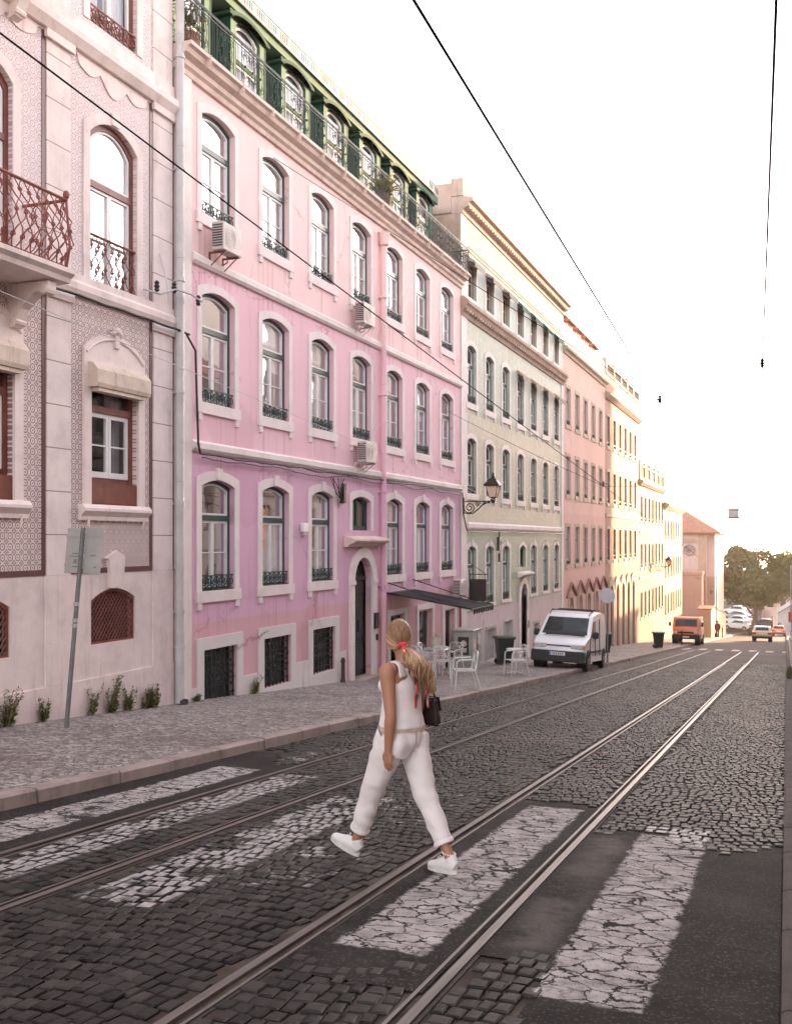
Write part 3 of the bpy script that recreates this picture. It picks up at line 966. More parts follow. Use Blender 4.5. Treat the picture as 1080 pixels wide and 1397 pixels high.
# first floor windows: rolled shutter box, apron, carved head
def tile_first():
    w,h,xf = 1.20,1.92,-.13
    b = MB(); b.cm = 0
    b.box(xf-.05,xf+.05,-w/2+.003,-w/2+.09,.34,h-.03); b.box(xf-.05,xf+.05,w/2-.09,w/2-.003,.34,h-.03)
    b.box(xf-.05,xf+.06,-w/2+.09,w/2-.09,h-.16,h-.03); b.box(xf-.05,xf+.06,-w/2+.09,w/2-.09,h-.50,h-.40)
    b.box(xf-.05,xf+.02,-w/2+.09,w/2-.09,.34,.42)
    b.cm = 1
    for sd in (-1,1):
        ya,yb = (-w/2+.093,-.004) if sd<0 else (.004,w/2-.093)
        z0,z1 = .423,h-.503
        b.box(xf-.02,xf+.03,ya,ya+.06,z0,z1); b.box(xf-.02,xf+.03,yb-.06,yb,z0,z1)
        b.box(xf-.02,xf+.03,ya+.06,yb-.06,z0,z0+.09); b.box(xf-.02,xf+.03,ya+.06,yb-.06,z1-.07,z1)
        b.box(xf-.01,xf+.02,ya+.06,yb-.06,(z0+z1)/2-.012,(z0+z1)/2+.012)
    me = b.mesh('window',[M_RED,M_WHITE])
    kids = []
    g = MB(); g.quad((xf,-w/2+.05,.36),(xf,w/2-.05,.36),(xf,w/2-.05,h-.05),(xf,-w/2+.05,h-.05)); kids.append(('glass',g.mesh('glass',M_GLASSL)))
    g = MB(); g.box(-.16,.005,-w/2+.002,w/2-.002,.004,.335)
    for i in range(26): 
        y = -w/2+.03+i*(w-.06)/25
        g.box(-.05,.012,y-.012,y+.012,.0,.035)
    kids.append(('apron_panel',g.mesh('apron_panel',M_RED)))
    g = MB()
    t = .17
    outer = [(-w/2-t,-.0),(-w/2-t,h+.42)]+[(y,h+.42+.0+z) for y,z in arch(w+2*t,.30,.30)[1:-1]]+[(w/2+t,h+.42),(w/2+t,0)]
    inner = [(-w/2,0),(-w/2,h)]+[(-w/2+w*i/10,h) for i in range(11)]+[(w/2,h),(w/2,0)]
    g.ring(outer, inner, -.002, .045)
    arc = [(y,h+.36+z) for y,z in arch(w+2*t-.10,.28,.28)[1:-1]]
    g.tube([(.05,y,z) for y,z in arc], .022, 6)
    g.ball((.06,0,h+.78),.07,5); g.ball((.06,-.09,h+.74),.045,4); g.ball((.06,.09,h+.74),.045,4); g.box(.04,.08,-.05,.05,h+.52,h+.72)
    kids.append(('surround',g.mesh('surround',M_STONEB)))
    g = MB(); g.extr([(.04,h-.16),(.19,h-.16),(.21,h-.10),(.21,h+.10),(.13,h+.20),(.04,h+.22)],-w/2-.08,w/2+.10)
    g.box(.0,.17,-w/2+.01,w/2-.01,h-.22,h-.165)
    kids.append(('shutter_box',g.mesh('shutter_box',stone('flaking_cream_paint',(.62,.50,.42),.3,.7,.9))))
    g = MB(); g.extr([(0,-.0),(.07,-.0),(.12,-.06),(.12,-.10),(.05,-.18),(.05,-.24),(0,-.24)],-w/2-.26,w/2+.26)
    for sd in (-1,1): g.tube([(.08,sd*(w/2+.1),-.20),(.06,sd*(w/2+.1),-.30),(.03,sd*(w/2+.08)+.03,-.36)],.018,5)
    kids.append(('sill',g.mesh('sill',M_STONEB)))
    kids.append(curtain_mesh(w-.1,h,-.3,M_CURTG,gap=.30,waves=4))
    return ('window',me,kids)
p1 = tile_first()
for y in WY[:3]: place(tile,p1,(XW,y,2.32))

def chain_panel(w,h,x=0,name='railing',mat=None,k=None,curve=None):
    """wavy wrought panel with rosettes; curve(z) bends it outwards"""
    b = MB(); cv = curve or (lambda z: 0.0)
    k = k or max(2,int(round(w/.17))); s = w/k
    m = 24
    for i in range(k+1):
        c = -w/2+s*i
        for sg in (-1,1):
            if (i == 0 and sg < 0) or (i == k and sg > 0): continue
            b.tube([(x+cv(h*j/m), c+sg*s*.5*abs(math.sin(j/m*PI*3))**.8, h*j/m) for j in range(m+1)], .009, 4, cap=False)
        for q in range(3):
            z = h*(q+.5)/3
            if i < k: 
                a = [(x+cv(z+dz), c+s*.5+dy, z+dz) for dy,dz in spiral(0,0,.045,.012,0,1.5,10)]
                b.tube(a,.008,4)
                b.ball((x+cv(z),c+s*.5,z),.018,3)
    b.tube([(x+cv(h),-w/2,h),(x+cv(h),w/2,h)],.022,6); b.tube([(x+cv(0),-w/2,.02),(x+cv(0),w/2,.02)],.016,5)
    return (name,b.mesh(name,mat or M_REDI))
p2 = casement('window',1.20,2.74,.26,trans=.64,xf=-.12,outer=M_RED,sash=M_WHITE,glass=M_GLASSL,t_out=.08,bars_low=1,surround=.15,surround_mat=M_STONEB,sill=False,keystone=True,
              rail=.95,rail_kind=lambda w_,h_: chain_panel(w_,h_,-.03),curt=[curtain_mesh(1.1,2.5,-.26,M_CURT,gap=.12,waves=5)])
p2b = casement('window',1.20,2.74,.26,trans=.64,xf=-.12,outer=M_RED,sash=M_WHITE,glass=M_GLASSL,t_out=.08,bars_low=1,surround=.15,surround_mat=M_STONEB,sill=False,keystone=True,
              curt=[curtain_mesh(1.1,2.5,-.26,M_CURT,gap=.2,waves=5)])
place(tile,p2,(XW,WY[0],5.46)); place(tile,p2b,(XW,WY[1],5.46))
p3 = casement('window',1.20,2.70,.26,trans=.64,xf=-.12,outer=M_RED,sash=M_WHITE,glass=M_GLASSL,t_out=.08,bars_low=1,surround=.15,surround_mat=M_STONEB,sill=False,keystone=True,
              rail=.30,rail_kind=lambda w_,h_: lace_panel(w_,h_,-.03,M_REDI,.012),curt=[curtain_mesh(1.1,2.5,-.26,M_CURT,gap=.12,waves=5)])
place(tile,p3,(XW,WY[0],9.6)); place(tile,p3,(XW,WY[1],9.6))

def balcony(yc, z, wd, out):
    b = MB()
    b.extr([(0,z-.02),(out+.10,z-.02),(out+.10,z-.08),(out+.04,z-.13),(out+.02,z-.19),(.0,z-.22)], yc-wd/2-.06, yc+wd/2+.06)
    bal = X(b).build('balcony', M_STONEB, tile)
    for sd in (-1,1):
        y = yc+sd*(wd/2-.22)
        b = MB(); b.slabx([(y-.09,z-.225),(y+.09,z-.225),(y+.09,z-.6),(y-.09,z-.6)],0,.06)
        b.extr([(.0,z-.225),(out-.05,z-.225),(out-.06,z-.33),(out*.6,z-.37),(.22,z-.55),(.12,z-.78),(.0,z-.82)], y-.085, y+.085)
        b.tube([(out-.12,y-.1,z-.33),(out-.12,y+.1,z-.33)],.06,8); b.tube([(.12,y-.1,z-.72),(.12,y+.1,z-.72)],.05,8)
        X(b).build('bracket', M_STONEB, bal)
    H = .92
    cv = lambda q: .13*math.sin(min(1,q/H*1.05)*PI)**1.2*(1.25-q/H*.5) if q < H*.98 else 0.0
    nm, me = chain_panel(wd,H,0,'railing',None,None,cv)
    o = bpy.data.objects.new('railing',me); link(o,bal); o.location = (out, yc-WL[bal.name].y, z-WL[bal.name].z)
    nm, me = chain_panel(out,H,0,'railing',None,3,cv)
    for sd in (1,-1):
        o = bpy.data.objects.new('railing',me); link(o,bal)
        o.location = (out/2, yc+sd*wd/2-WL[bal.name].y, z-WL[bal.name].z); o.rotation_euler = (0,0,PI/2 if sd > 0 else -PI/2)
        b = MB(); y = yc+sd*wd/2
        b.tube([(out,y,z),(out+.06,y,z+.3),(out+.02,y,z+.7),(out,y,z+H)],.018,6); b.ball((out,y,z+H+.07),.045,6,(1,1,1.4))
        X(b).build('corner_post', M_REDI, bal)
balcony(10.50,5.44,1.70,.72)
balcony(10.50,9.62,1.70,.72)

# ================================================================== 2. pink house
PY0, PY1 = 15.05, 31.55
PW = [16.52+2.275*i for i in range(7)]
pink = bld('pink rendered house with a green attic behind a long iron balcony', PY0, -1.2)
pr = [(1.18,.86,2.02,.12),(1.18,4.26,2.04,.13),(1.18,7.64,1.92,.13)]
holes = []
for i,y in enumerate(PW):
    for r,(w_,zb,h,ri) in enumerate(pr):
        if r == 0 and i == 3: continue
        holes.append((y,w_,zb,h,ri))
holes.append((PW[3],1.18,2.02,.83,.11))
holes.append((PW[3]+.05,1.16,-1.85,3.21,.57))
for i in range(3): holes.append((PW[i]+.07,1.2,-1.2,1.0,0))
for yc,w_,zb,h in ((25.82,1.10,-2.1,1.88),(28.12,1.22,-1.52,1.30),(30.40,1.02,-2.5,2.15)): holes.append((yc,w_,zb,h,0))
b = MB(); b.facade(PY0,PY1,-3.0,9.95,holes)
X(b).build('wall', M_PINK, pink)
b = MB(); b.box(-9,-1.02,PY0,PY1,-3,9.9); b.box(-9,-.02,PY0,PY1,9.92,10.18); X(b).build('main_block', M_STONEP, pink)
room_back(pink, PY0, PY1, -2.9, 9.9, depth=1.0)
# whitewashed base that wraps the cellar windows, corner strip, string courses, cornice
b = MB()
cuts = [(y+.07-.82,y+.07+.82) for y in PW[:3]]
yy = PY0+.5
for a,c in cuts+[(22.36,25.0)]:
    if a > yy: b.box(0,.025,yy,a,-3,-.84)
    yy = c
for y in PW[:3]:
    b.ring(grow(1.2,1.0,0,.22), arch(1.2,1.0,0), -.002, .03)
    q = 8
    b.v[-16:] = b.v[-16:]
    for t in range(len(b.v)-16, len(b.v)):
        a_,b_,c_ = b.v[t]; b.v[t] = (a_, b_+y+.07, c_-1.2)
    b.box(0,.03,y+.07-.82,y+.07+.82,-3,-1.2)
X(b).build('plinth', M_PLINTH, pink)
b = MB(); b.box(0,.045,PY0+.02,PY0+.5,-3,9.94); X(b).build('corner_strip', M_STONEW, pink)
for z in (3.38,6.69):
    b = MB(); b.extr([(0,z-.02),(.05,z-.02),(.09,z+.03),(.09,z+.13),(.05,z+.17),(0,z+.17)], PY0+.5, PY1)
    X(b).build('string_course', M_STONEW, pink)
b = MB(); b.extr([(0,9.86),(.06,9.86),(.08,9.94),(.14,9.98),(.15,10.06),(.26,10.11),(.29,10.19),(.36,10.21),(.36,10.27),(-.02,10.27),(-.02,9.86)], PY0-.02, PY1-.01)
for i in range(14):
    y = PY0+.6+i*1.18; b.box(.0,.38,y-.006,y+.006,10.10,10.275)
X(b).build('cornice', M_CORN, pink)

cg = [curtain_mesh(1.08,1.9,-.25,M_BLIND,waves=3)]
def lace(w_,h_): return lace_panel(w_,h_,-.03,M_GREENR,.009)
top = casement('window',1.18,1.92,.13,curt=cg,rail=.26,rail_kind=lace,surround=.15,surround_mat=M_STONEP)
mid = casement('window',1.18,2.04,.13,curt=[curtain_mesh(1.08,1.3,-.30,M_CURT,gap=.5,waves=4)],rail=.27,rail_kind=lace,surround=.15)
mid3 = casement('window',1.18,2.04,.13,curt=[curtain_mesh(1.08,1.0,-.22,M_BLIND,waves=2,name='blind')],rail=.27,rail_kind=lace,surround=.15)
for q in mid3[2]:
    pass
mid3 = (mid3[0],mid3[1],[(k+((0,0,.98),) if k[0] == 'blind' else k) for k in mid3[2]])
top2 = casement('window',1.18,1.92,.13,curt=[curtain_mesh(1.08,1.85,-.27,M_CURT,gap=.35,side=-.12,waves=4)],rail=.26,rail_kind=lace,surround=.15)
mid2 = casement('window',1.18,2.04,.13,curt=[curtain_mesh(1.08,1.95,-.30,M_CURT,gap=.0,waves=5)],rail=.27,rail_kind=lace,surround=.15)
gA = casement('window',1.18,2.02,.12,curt=[curtain_mesh(1.08,1.4,-.26,M_CURTG,gap=.5,side=.1,waves=5)],rail=.28,rail_kind=lace,surround=.17,glass=M_GLASSL,keystone=True)
gB = casement('window',1.18,2.02,.12,curt=[curtain_mesh(1.08,1.34,-.22,M_CURT,waves=7)],rail=.28,rail_kind=lace,surround=.17,glass=M_GLASSL,keystone=True,bars_low=0)
gC = casement('window',1.18,2.02,.12,curt=[curtain_mesh(1.08,1.9,-.26,M_CURT,gap=.2,waves=6)],rail=.28,rail_kind=lace,surround=.17,glass=M_GLASSL,keystone=True)
for i,y in enumerate(PW):
    place(pink, top2 if i in (3,5) else top, (XW,y,7.64)); place(pink, (mid,mid3,mid2,mid,mid2,mid3,mid)[i], (XW,y,4.26))
    if i != 3: place(pink, (gA,gB,gC,gC,gC,gB,gC)[i], (XW,y,.86))
# small window over the door, door with stone case and hood
ow = casement('window',1.18,.83,.11,trans=.99,outer=M_GREENF,sash=M_GREENF,glass=M_GLASSD,rail=0,surround=.17,sill=False,curt=[curtain_mesh(1.1,.8,-.2,simple('tan_blind',(.42,.30,.20),.9),waves=2)],bars_low=0)
place(pink, ow, (XW,PW[3],2.02))
dy = PW[3]+.05
b = MB(); b.ring(grow(1.16,3.21,.57,.26,10), arch(1.16,3.21,.57), -.002, .06)
b.v = [(a,c+dy,d-1.85) for a,c,d in b.v]
for sd in (-1,1): b.box(.0,.085,dy+sd*.71-.14,dy+sd*.71+.14,.70,.80)
X(b).build('door_case', M_STONEP, pink)
b = MB(); b.extr([(0,1.62),(.10,1.62),(.14,1.68),(.26,1.72),(.30,1.76),(.30,1.80),(.04,1.88),(0,1.88)], dy-1.12, dy+1.12)
X(b).build('door_hood', M_CORN, pink)
b = MB(); b.box(-.24,.28,dy-.8,dy+.8,-3,-1.60); b.box(-.02,.02,dy-.8,dy+.8,-1.6,-1.595); X(b).build('door_step', stone('worn_step',(.40,.30,.25),.2), pink)
b = MB()
o = arch(1.156,3.2,.57); 
b.add([(-.21,y+dy,z-1.85) for y,z in o],[tuple(range(len(o)))])
for sd in (-1,1):
    for z0,z1 in ((-1.45,-.75),(-.65,.35),(.42,.72)): b.box(-.205,-.18,dy+sd*.28-.2,dy+sd*.28+.2,z0,z1)
b.box(-.2,-.15,dy-.03,dy+.03,-1.59,.78); b.box(-.2,-.14,dy-.57,dy+.57,.80,.88)
door = X(b).build('door', M_DARKDOOR, pink)
b = MB()
for i in range(5):
    b.tube([(-.17,dy-.44+i*.22,.92),(-.17,dy-.44+i*.22,1.05+.25*math.sin((i+.5)/5*PI))],.012,5)
b.tube([(-.17,dy+a,.9+c) for a,c in spiral(0,.2,.16,.02,0,2,18)],.012,5)
b.box(-.16,-.13,dy+.06,dy+.12,-.5,-.2)
X(b).build('door_grille', M_IRON, door)
b = MB(); b.cbox((.09,dy+.70+.02,-.25),(.05,.24,.40),.01); X(b).build('notice_frame', M_IRON, pink)
b = MB(); b.cbox((.085,dy+.78,-.68),(.05,.06,.16),.008); X(b).build('bell_push', M_IRON, pink)
# cellar windows with iron bars
def barred():
    w_,h = 1.2,1.0; b = MB()
    b.quad((-.2,-w_/2+.002,0),(-.2,w_/2-.002,0),(-.2,w_/2-.002,h),(-.2,-w_/2+.002,h))
    b.box(-.19,-.16,-.02,.02,0,h)
    g = MB()
    for i in range(8):
        y = -w_/2+.04+i*(w_-.08)/7; g.tube([(-.05,y,0),(-.05,y,h)],.016,6)
        if i < 7:
            for z in (.28,.5,.72): g.ball((-.05,y+.08,z),.03,3,(.6,1,1.2))
    for z in (.12,.39,.61,.88): g.box(-.062,-.038,-w_/2,w_/2,z-.012,z+.012)
    return ('cellar_window', b.mesh('cellar_window', simple('slate_shutter',(.05,.065,.07),.5,0,.3,4)), [('bars',g.mesh('bars',M_IRON))])
cb = barred()
for y in PW[:3]: place(pink, cb, (XW,y+.07,-1.2))
# shop openings under the awning
M_CREAM = simple('cream_joinery',(.60,.50,.40),.5,0,.1,4)
for k,(yc,w_,zb,h,isdoor) in enumerate(((25.82,1.10,-2.1,1.88,1),(28.12,1.22,-1.52,1.30,0),(30.40,1.02,-2.5,2.15,1))):
    b = MB(); b.cm = 0
    b.ring(grow(w_,h,0,.16), arch(w_,h,0), -.002, .035); b.v = [(a,c+yc,d+zb) for a,c,d in b.v]
    if not isdoor: b.box(-.05,.08,yc-w_/2-.16,yc+w_/2+.16,zb-.10,zb)
    b.cm = 1
    b.box(-.16,-.10,yc-w_/2,yc-w_/2+.07,zb,zb+h); b.box(-.16,-.10,yc+w_/2-.07,yc+w_/2,zb,zb+h)
    b.box(-.16,-.10,yc-w_/2+.07,yc+w_/2-.07,zb+h-.07,zb+h)
    b.box(-.16,-.10,yc-w_/2+.07,yc+w_/2-.07,zb,zb+.12)
    if k == 0:
        b.box(-.15,-.11,yc-w_/2+.07,yc+w_/2-.07,zb+h-.55,zb+h-.48)
    nm = 'shop_door' if isdoor else 'shop_window'
    o = X(b).build(nm, [M_STONEP, M_CREAM if k else M_GREENF], pink)
    g = MB(); g.quad((-.13,yc-w_/2+.05,zb+.1),(-.13,yc+w_/2-.05,zb+.1),(-.13,yc+w_/2-.05,zb+h-.05),(-.13,yc-w_/2+.05,zb+h-.05))
    X(g).build('glass', M_GLASSL, o)
    if k:
        g = MB()
        for q in range(5):
            g.lathe([(.03,0),(.07,.05),(.05,.16),(.08,.2)],(-.35,yc-.35+q*.17,zb+.25+.12*(q%2)),8)
            for _ in range(7): g.ball((-.35+random.uniform(-.08,.08),yc-.35+q*.17+random.uniform(-.1,.1),zb+.55+.12*(q%2)+random.uniform(-.1,.15)),random.uniform(.03,.07),3)
        g.box(-.6,-.2,yc-w_/2+.05,yc+w_/2-.05,zb+.12,zb+.24)
        X(g).build('window_display', simple('faded_flowers',(.50,.38,.36),.8,0,.6,14), o)
# attic
AX = -.52; AB = -.97
ay = [16.40+2.19*i for i in range(7)]
b = MB()
b.extr([(AB,10.17),(AB,12.37),(AX+.012,12.39),(AX+.012,12.60),(AB-7,13.4),(AB-7,10.17)], PY0+.02, PY1-.75)
attic = X(b).build('attic', M_ATTIC, pink)
for y in ay:
    b = MB(); w_ = 1.42
    # dormer: front with an arched opening, ribbed cheeks, curved hood
    b.cm = 0
    fr = MB(); fr.facade(y-w_/2,y+w_/2,10.17,12.36,[(y,1.0,10.27,2.0,.15)],.12)
    b.add([(p[0]+AX,p[1],p[2]) for p in fr.v], fr.f)
    b.cm = 1
    for sd in (-1,1):
        ya = y+sd*w_/2
        b.box(AB+.002,AX-.001,min(ya,ya-sd*.03),max(ya,ya-sd*.03),10.18,12.36)
        for q in range(6):
            xx = AB+.05+q*.075; b.box(xx,xx+.035,min(ya,ya+sd*.018),max(ya,ya+sd*.018),10.3,12.30)
    b.cm = 2
    top_ = [(q,z) for q,z in arch(w_+.24,.22,.17,10)]
    b.slabx([(y+q,12.20+z) for q,z in top_[1:-1]]+[(y+(w_+.24)/2,12.20),(y+w_/2-.1,12.205)]+[(y+q*.92,12.13+z) for q,z in top_[1:-1]][::-1]+[(y-w_/2+.1,12.205),(y-(w_+.24)/2,12.20)], AB, AX+.06)
    b.slabx([(y+q,12.26+z*.6) for q,z in top_[1:-1]], AB+.01, AX+.03)
    dm = X(b).build('dormer', [M_ATTIC, M_ATTICD, M_ATTICH], pink)
    wn = casement('window',.996,1.99,.146,trans=.58,xf=-.08,outer=M_ATTICH,sash=M_WHITE,glass=M_GLASS,t_out=.035,surround=0,bars_low=1)
    for nm,me in [('window_frame',wn[1])]+wn[2]:
        o = bpy.data.objects.new(nm,me); link(o,dm); o.location = (AX, y-WL[dm.name].y, 10.27-WL[dm.name].z)
    g = MB(); g.quad((AX-.2,y-.5,10.2),(AX-.2,y+.5,10.2),(AX-.2,y+.5,12.3),(AX-.2,y-.5,12.3)); X(g).build('blind', M_BLIND, dm)
M_LAMB = simple('white_fretwork', (.50,.48,.44), .5, 0, .06, 3)
b = MB(); ex = AX+.06
b.box(AB-.5,ex,PY0+.05,30.35,12.62,12.67); b.box(ex,ex+.03,PY0+.05,30.35,12.56,12.82)
b.box(ex-.04,ex+.05,PY0+.05,30.35,12.821,12.85)
yq = PY0+.1
b.cm = 1
while yq < 30.3:
    for q in range(4):
        b.box(ex+.03,ex+.034,yq+q*.10,yq+q*.10+.045,12.61,12.78)
    yq += .52
b.cm = 0
yq = PY0+.2
while yq < 30.3:
    b.tube([(ex+.01,yq,12.85),(ex+.01,yq,12.92+random.random()*.12)],.006,4); yq += random.uniform(.12,.3)
X(b).build('eaves', [M_LAMB, simple('dark_fret_slots',(.06,.05,.045),.8)], pink)

# balcony railing along the cornice
RX, rz0, rz1 = .30, 10.27, 11.06
def rail_bay(L, along=True):
    b = MB(); n_ = max(1,int(round(L/.30))); s = L/n_
    for i in range(n_):
        c = -L/2+s*(i+.5)
        kind = i % 3
        b.tube([(0,c-s/2,.0),(0,c-s/2,rz1-rz0)],.009,4)
        if kind == 2:
            for q in (-.2,0,.2): b.tube([(0,c+q*s,.08),(0,c+q*s,.70)],.007,4)
        else:
            for sg in (-1,1):
                b.tube([(0,c+sg*a,q) for a,q in spiral(s*.2,.60,.085,.02,-PI/2,1.2,9)],.007,4,cap=False)
                b.tube([(0,c+sg*a,q) for a,q in spiral(s*.2,.20,.085,.02,PI/2,-1.2,9)],.007,4,cap=False)
                b.tube([(0,c+sg*.02,.1),(0,c+sg*s*.30,.4),(0,c+sg*.02,.7)],.007,4,cap=False)
            b.ball((0,c,.4),.03,3)
    b.box(-.012,.012,-L/2,L/2,.76,.79); b.box(-.02,.02,-L/2,L/2,.785,.80); b.box(-.01,.01,-L/2,L/2,.04,.06); b.box(-.008,.008,-L/2,L/2,.70,.712)
    return b.mesh('railing', M_IRONG)
L = (PY1-PY0-.1)/8; me = rail_bay(L)
for i in range(8):
    o = bpy.data.objects.new('balcony_railing',me); link(o,pink); o.location = Vector((XW+RX, PY0+.05+L*(i+.5), rz0))-WL[pink.name]
me = rail_bay(RX+.25)
for y in (PY0+.05, PY1-.05):
    o = bpy.data.objects.new('balcony_railing',me); link(o,pink); o.location = Vector((XW+(RX-.25)/2, y, rz0))-WL[pink.name]; o.rotation_euler = (0,0,PI/2)
# pink rainwater pipe
b = MB(); y = 24.57
b.tube([(.10,y,9.5),(.10,y,-1.9)],.075,10); b.lathe([(.09,0),(.13,.02),(.15,.3),(.16,.34)],(.11,y,9.35),10)
for z in (8,5.5,3,.6): b.box(0,.19,y-.10,y+.10,z,z+.04)
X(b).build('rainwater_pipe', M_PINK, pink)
# ================================================================== 3. green tiled house
GY0, GY1 = 31.57, 47.75
def green_tiles():
    n = NB('faded_green_tiles')
    x,y,z = n.xyz()
    c = n.mix(n.step(z,8.9,9.3), n.ramp(n.noise(.35,4), [(.3,(.50,.50,.40)),(.5,(.55,.51,.40)),(.7,(.60,.54,.43))]), (.44,.47,.48))
    c = n.mix(n.step(z,5.6,6.4), c, n.mix(.65, c, (.50,.57,.53)))
    c = n.mix(n.m('SUBTRACT',1,n.step(z,2.0,2.2)), c, n.mix(.6, c, (.38,.46,.37)))
    u = n.m('DIVIDE',y,.15); v = n.m('DIVIDE',z,.15)
    cell = n.comb(n.m('FLOOR',u),n.m('FLOOR',v),0)
    wn = n.node('ShaderNodeTexWhiteNoise',noise_dimensions='3D',i_Vector=cell).outputs['Value']
    c = n.mix(n.m('MULTIPLY',wn,.5), c, n.mix(1,c,(.72,.70,.62),'MULTIPLY'))
    st = n.noise(1,6,vec=n.scale(n.pos(),(1.6,1.6,.4)),rough=.7)
    c = n.mix(n.m('MULTIPLY',n.step(st,.5,.72),.55), c, (.48,.38,.25))
    j = n.m('MAXIMUM', n.step(n.m('ABSOLUTE',n.m('SUBTRACT',n.m('FRACT',u),.5)),.47,.49), n.step(n.m('ABSOLUTE',n.m('SUBTRACT',n.m('FRACT',v),.5)),.47,.49))
    c = n.mix(n.m('MULTIPLY',j,.4), c, (.2,.18,.14))
    n.set(col=c, rough=n.m('MULTIPLY_ADD',n.noise(4,4),.3,.5), spec=.15, normal=n.bump(n.m('SUBTRACT',n.m('MULTIPLY',wn,.3),j),.25,.005))
    return n.mat
M_GTILE = green_tiles()
M_GBASE = stucco('pale_pink_base_render', [(99,(.64,.53,.54))], stain=(.5,.38,.3), stain_amt=.6)
M_BROWN = stone('sooty_brown_cornice', (.42,.30,.24), .3, .85, .8)
green = bld('tall house in faded green tiles with a sooty brown stone cornice and parapet', GY0, -2.4)
GW = [32.80+2.24*i for i in range(7)]
holes = []
for i,y in enumerate(GW):
    holes += [(y,1.05,9.78,1.16,0),(y,1.05,6.32,1.92,.13),(y,1.05,3.32,1.85,.13)]
    if i != 3: holes.append((y,1.05,-.42,2.0,.14))
holes += [(GW[3]+.35,1.0,.72,.86,.16),(GW[3]+.5,1.05,-3.6,3.66,.5)]
hb = [(35.2,1.15,-2.45,1.1,0),(37.6,1.1,-2.45,1.2,0),(42.3,1.0,-3.0,1.3,0),(44.5,1.0,-3.2,1.5,0)]
b = MB(); b.facade(GY0,GY1,-.62,12.3,holes)
b.cm = 1; b.facade(GY0,GY1,-5,-.62,[h for h in holes if h[2] < -.62]+hb)
X(b).build('wall', [M_GTILE,M_GBASE], green)
b = MB(); b.box(-9,-1.02,GY0,GY1,-5,12.3); b.box(-9,-.02,GY0,GY1,12.32,12.38); b.box(-1.019,-.001,GY0-.012,GY0+.008,9,12.3); X(b).build('main_block', M_BROWN, green)
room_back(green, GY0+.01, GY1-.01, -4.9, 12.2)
for ya,yb,za,zb_ in ((GY0+.01,GY0+.62,-5,9.05),(GY0+.01,GY0+.62,9.65,12.3),(GY1-.45,GY1-.01,-5,9.05)):
    b = MB(); b.box(.0,.03,ya,yb,za,zb_); X(b).build('corner_strip', M_STONEW, green)
b = MB(); b.extr([(0,9.02),(.05,9.02),(.08,9.16),(.15,9.24),(.20,9.34),(.26,9.40),(.26,9.50),(.10,9.64),(0,9.64)],GY0-.02,GY1-.01)
for i in range(54): b.box(.05,.19,GY0+.1+i*.3,GY0+.22+i*.3,9.17,9.25)
X(b).build('middle_cornice', M_BROWN, green)
b = MB(); b.extr([(-.3,12.30),(.08,12.30),(.10,12.44),(.26,12.52),(.30,12.62),(.42,12.66),(.42,12.76),(.05,12.84),(.05,13.20),(-.3,13.20)],GY0-.02,GY1-.01)
b.box(-.302,.10,GY0-.05,GY0+.9,12.85,13.42)
for i in range(54): b.box(.08,.28,GY0+.1+i*.3,GY0+.22+i*.3,12.45,12.53)
b.box(-8,-.31,GY0-.02,GY0+.5,12.35,13.3)
X(b).build('parapet', stone('brown_pink_parapet',(.47,.34,.29),.25,.85,.7), green)
b = MB(); b.extr([(0,2.13),(.05,2.13),(.09,2.2),(.09,2.32),(.04,2.38),(0,2.38)],GY0+.63,GY1-.46); X(b).build('string_course', M_STONEW, green)
b = MB(); b.extr([(0,11.28),(.03,11.28),(.05,11.36),(.0,11.4)],GY0+.63,GY1-.01); b.box(.0,.03,GY0+.63,GY1-.46,11.42,12.29); X(b).build('frieze', stone('buff_frieze_stone',(.46,.37,.32),.2,.85,.6), green)
gl = lambda w_,h_: lace_panel(w_,h_,-.03,M_IRONG,.010)
c1 = [curtain_mesh(.95,1.8,-.28,M_CURT,gap=.25,waves=4)]
g2 = casement('window',1.05,1.92,.13,outer=M_DARKDOOR,curt=c1,rail=.28,rail_kind=gl,surround=.16,surround_mat=M_STONEW)
g1 = casement('window',1.05,1.85,.13,outer=M_DARKDOOR,curt=c1,rail=.28,rail_kind=gl,surround=.16,surround_mat=M_STONEW)
g0 = casement('window',1.05,2.0,.14,outer=M_GREENF,curt=[curtain_mesh(.95,1.9,-.24,M_CURT,gap=.0,waves=5)],rail=.28,rail_kind=gl,surround=.16,surround_mat=M_STONEW,sill_drop=.12,corbels=False,keystone=True)
g3 = casement('window',1.05,1.16,0,trans=.97,outer=M_RED,sash=M_CREAM,surround=.15,surround_mat=M_STONEW,glass=M_GLASSL,corbels=False)
def hooded(pr, w_, h, mat, out=.32):
    g = MB(); g.extr([(.0,h+.12),(.06,h+.14),(out,h-.06),(out,h-.12),(.0,h+.02)],-w_/2-.12,w_/2+.12)
    g.box(out-.012,out,-w_/2-.12,w_/2+.12,h-.24,h-.115)
    return (pr[0],pr[1],pr[2]+[('hood',g.mesh('hood',mat))])
M_HOOD = simple('khaki_canvas',(.36,.29,.23),.85,0,.2,5)
M_HOODG = simple('green_canvas',(.05,.12,.09),.85,0,.2,5)
g3h = hooded(g3,1.05,1.16,M_HOOD); g3g = hooded(g3,1.05,1.16,M_HOODG,.25); g2h = hooded(g2,1.05,1.92,M_HOOD,.28)
for i,y in enumerate(GW):
    place(green, g3h if i < 3 else g3g, (XW,y,9.78)); place(green, g2h if i > 2 else g2, (XW,y,6.32)); place(green, g1, (XW,y,3.32))
    if i != 3: place(green, g0, (XW,y,-.42))
sw = casement('window',1.0,.86,.16,trans=.99,outer=M_GREENF,sash=M_GREENF,surround=.15,sill=False,surround_mat=M_STONEW,bars_low=0)
place(green, sw, (XW,GW[3]+.35,.72))
dy = GW[3]+.5
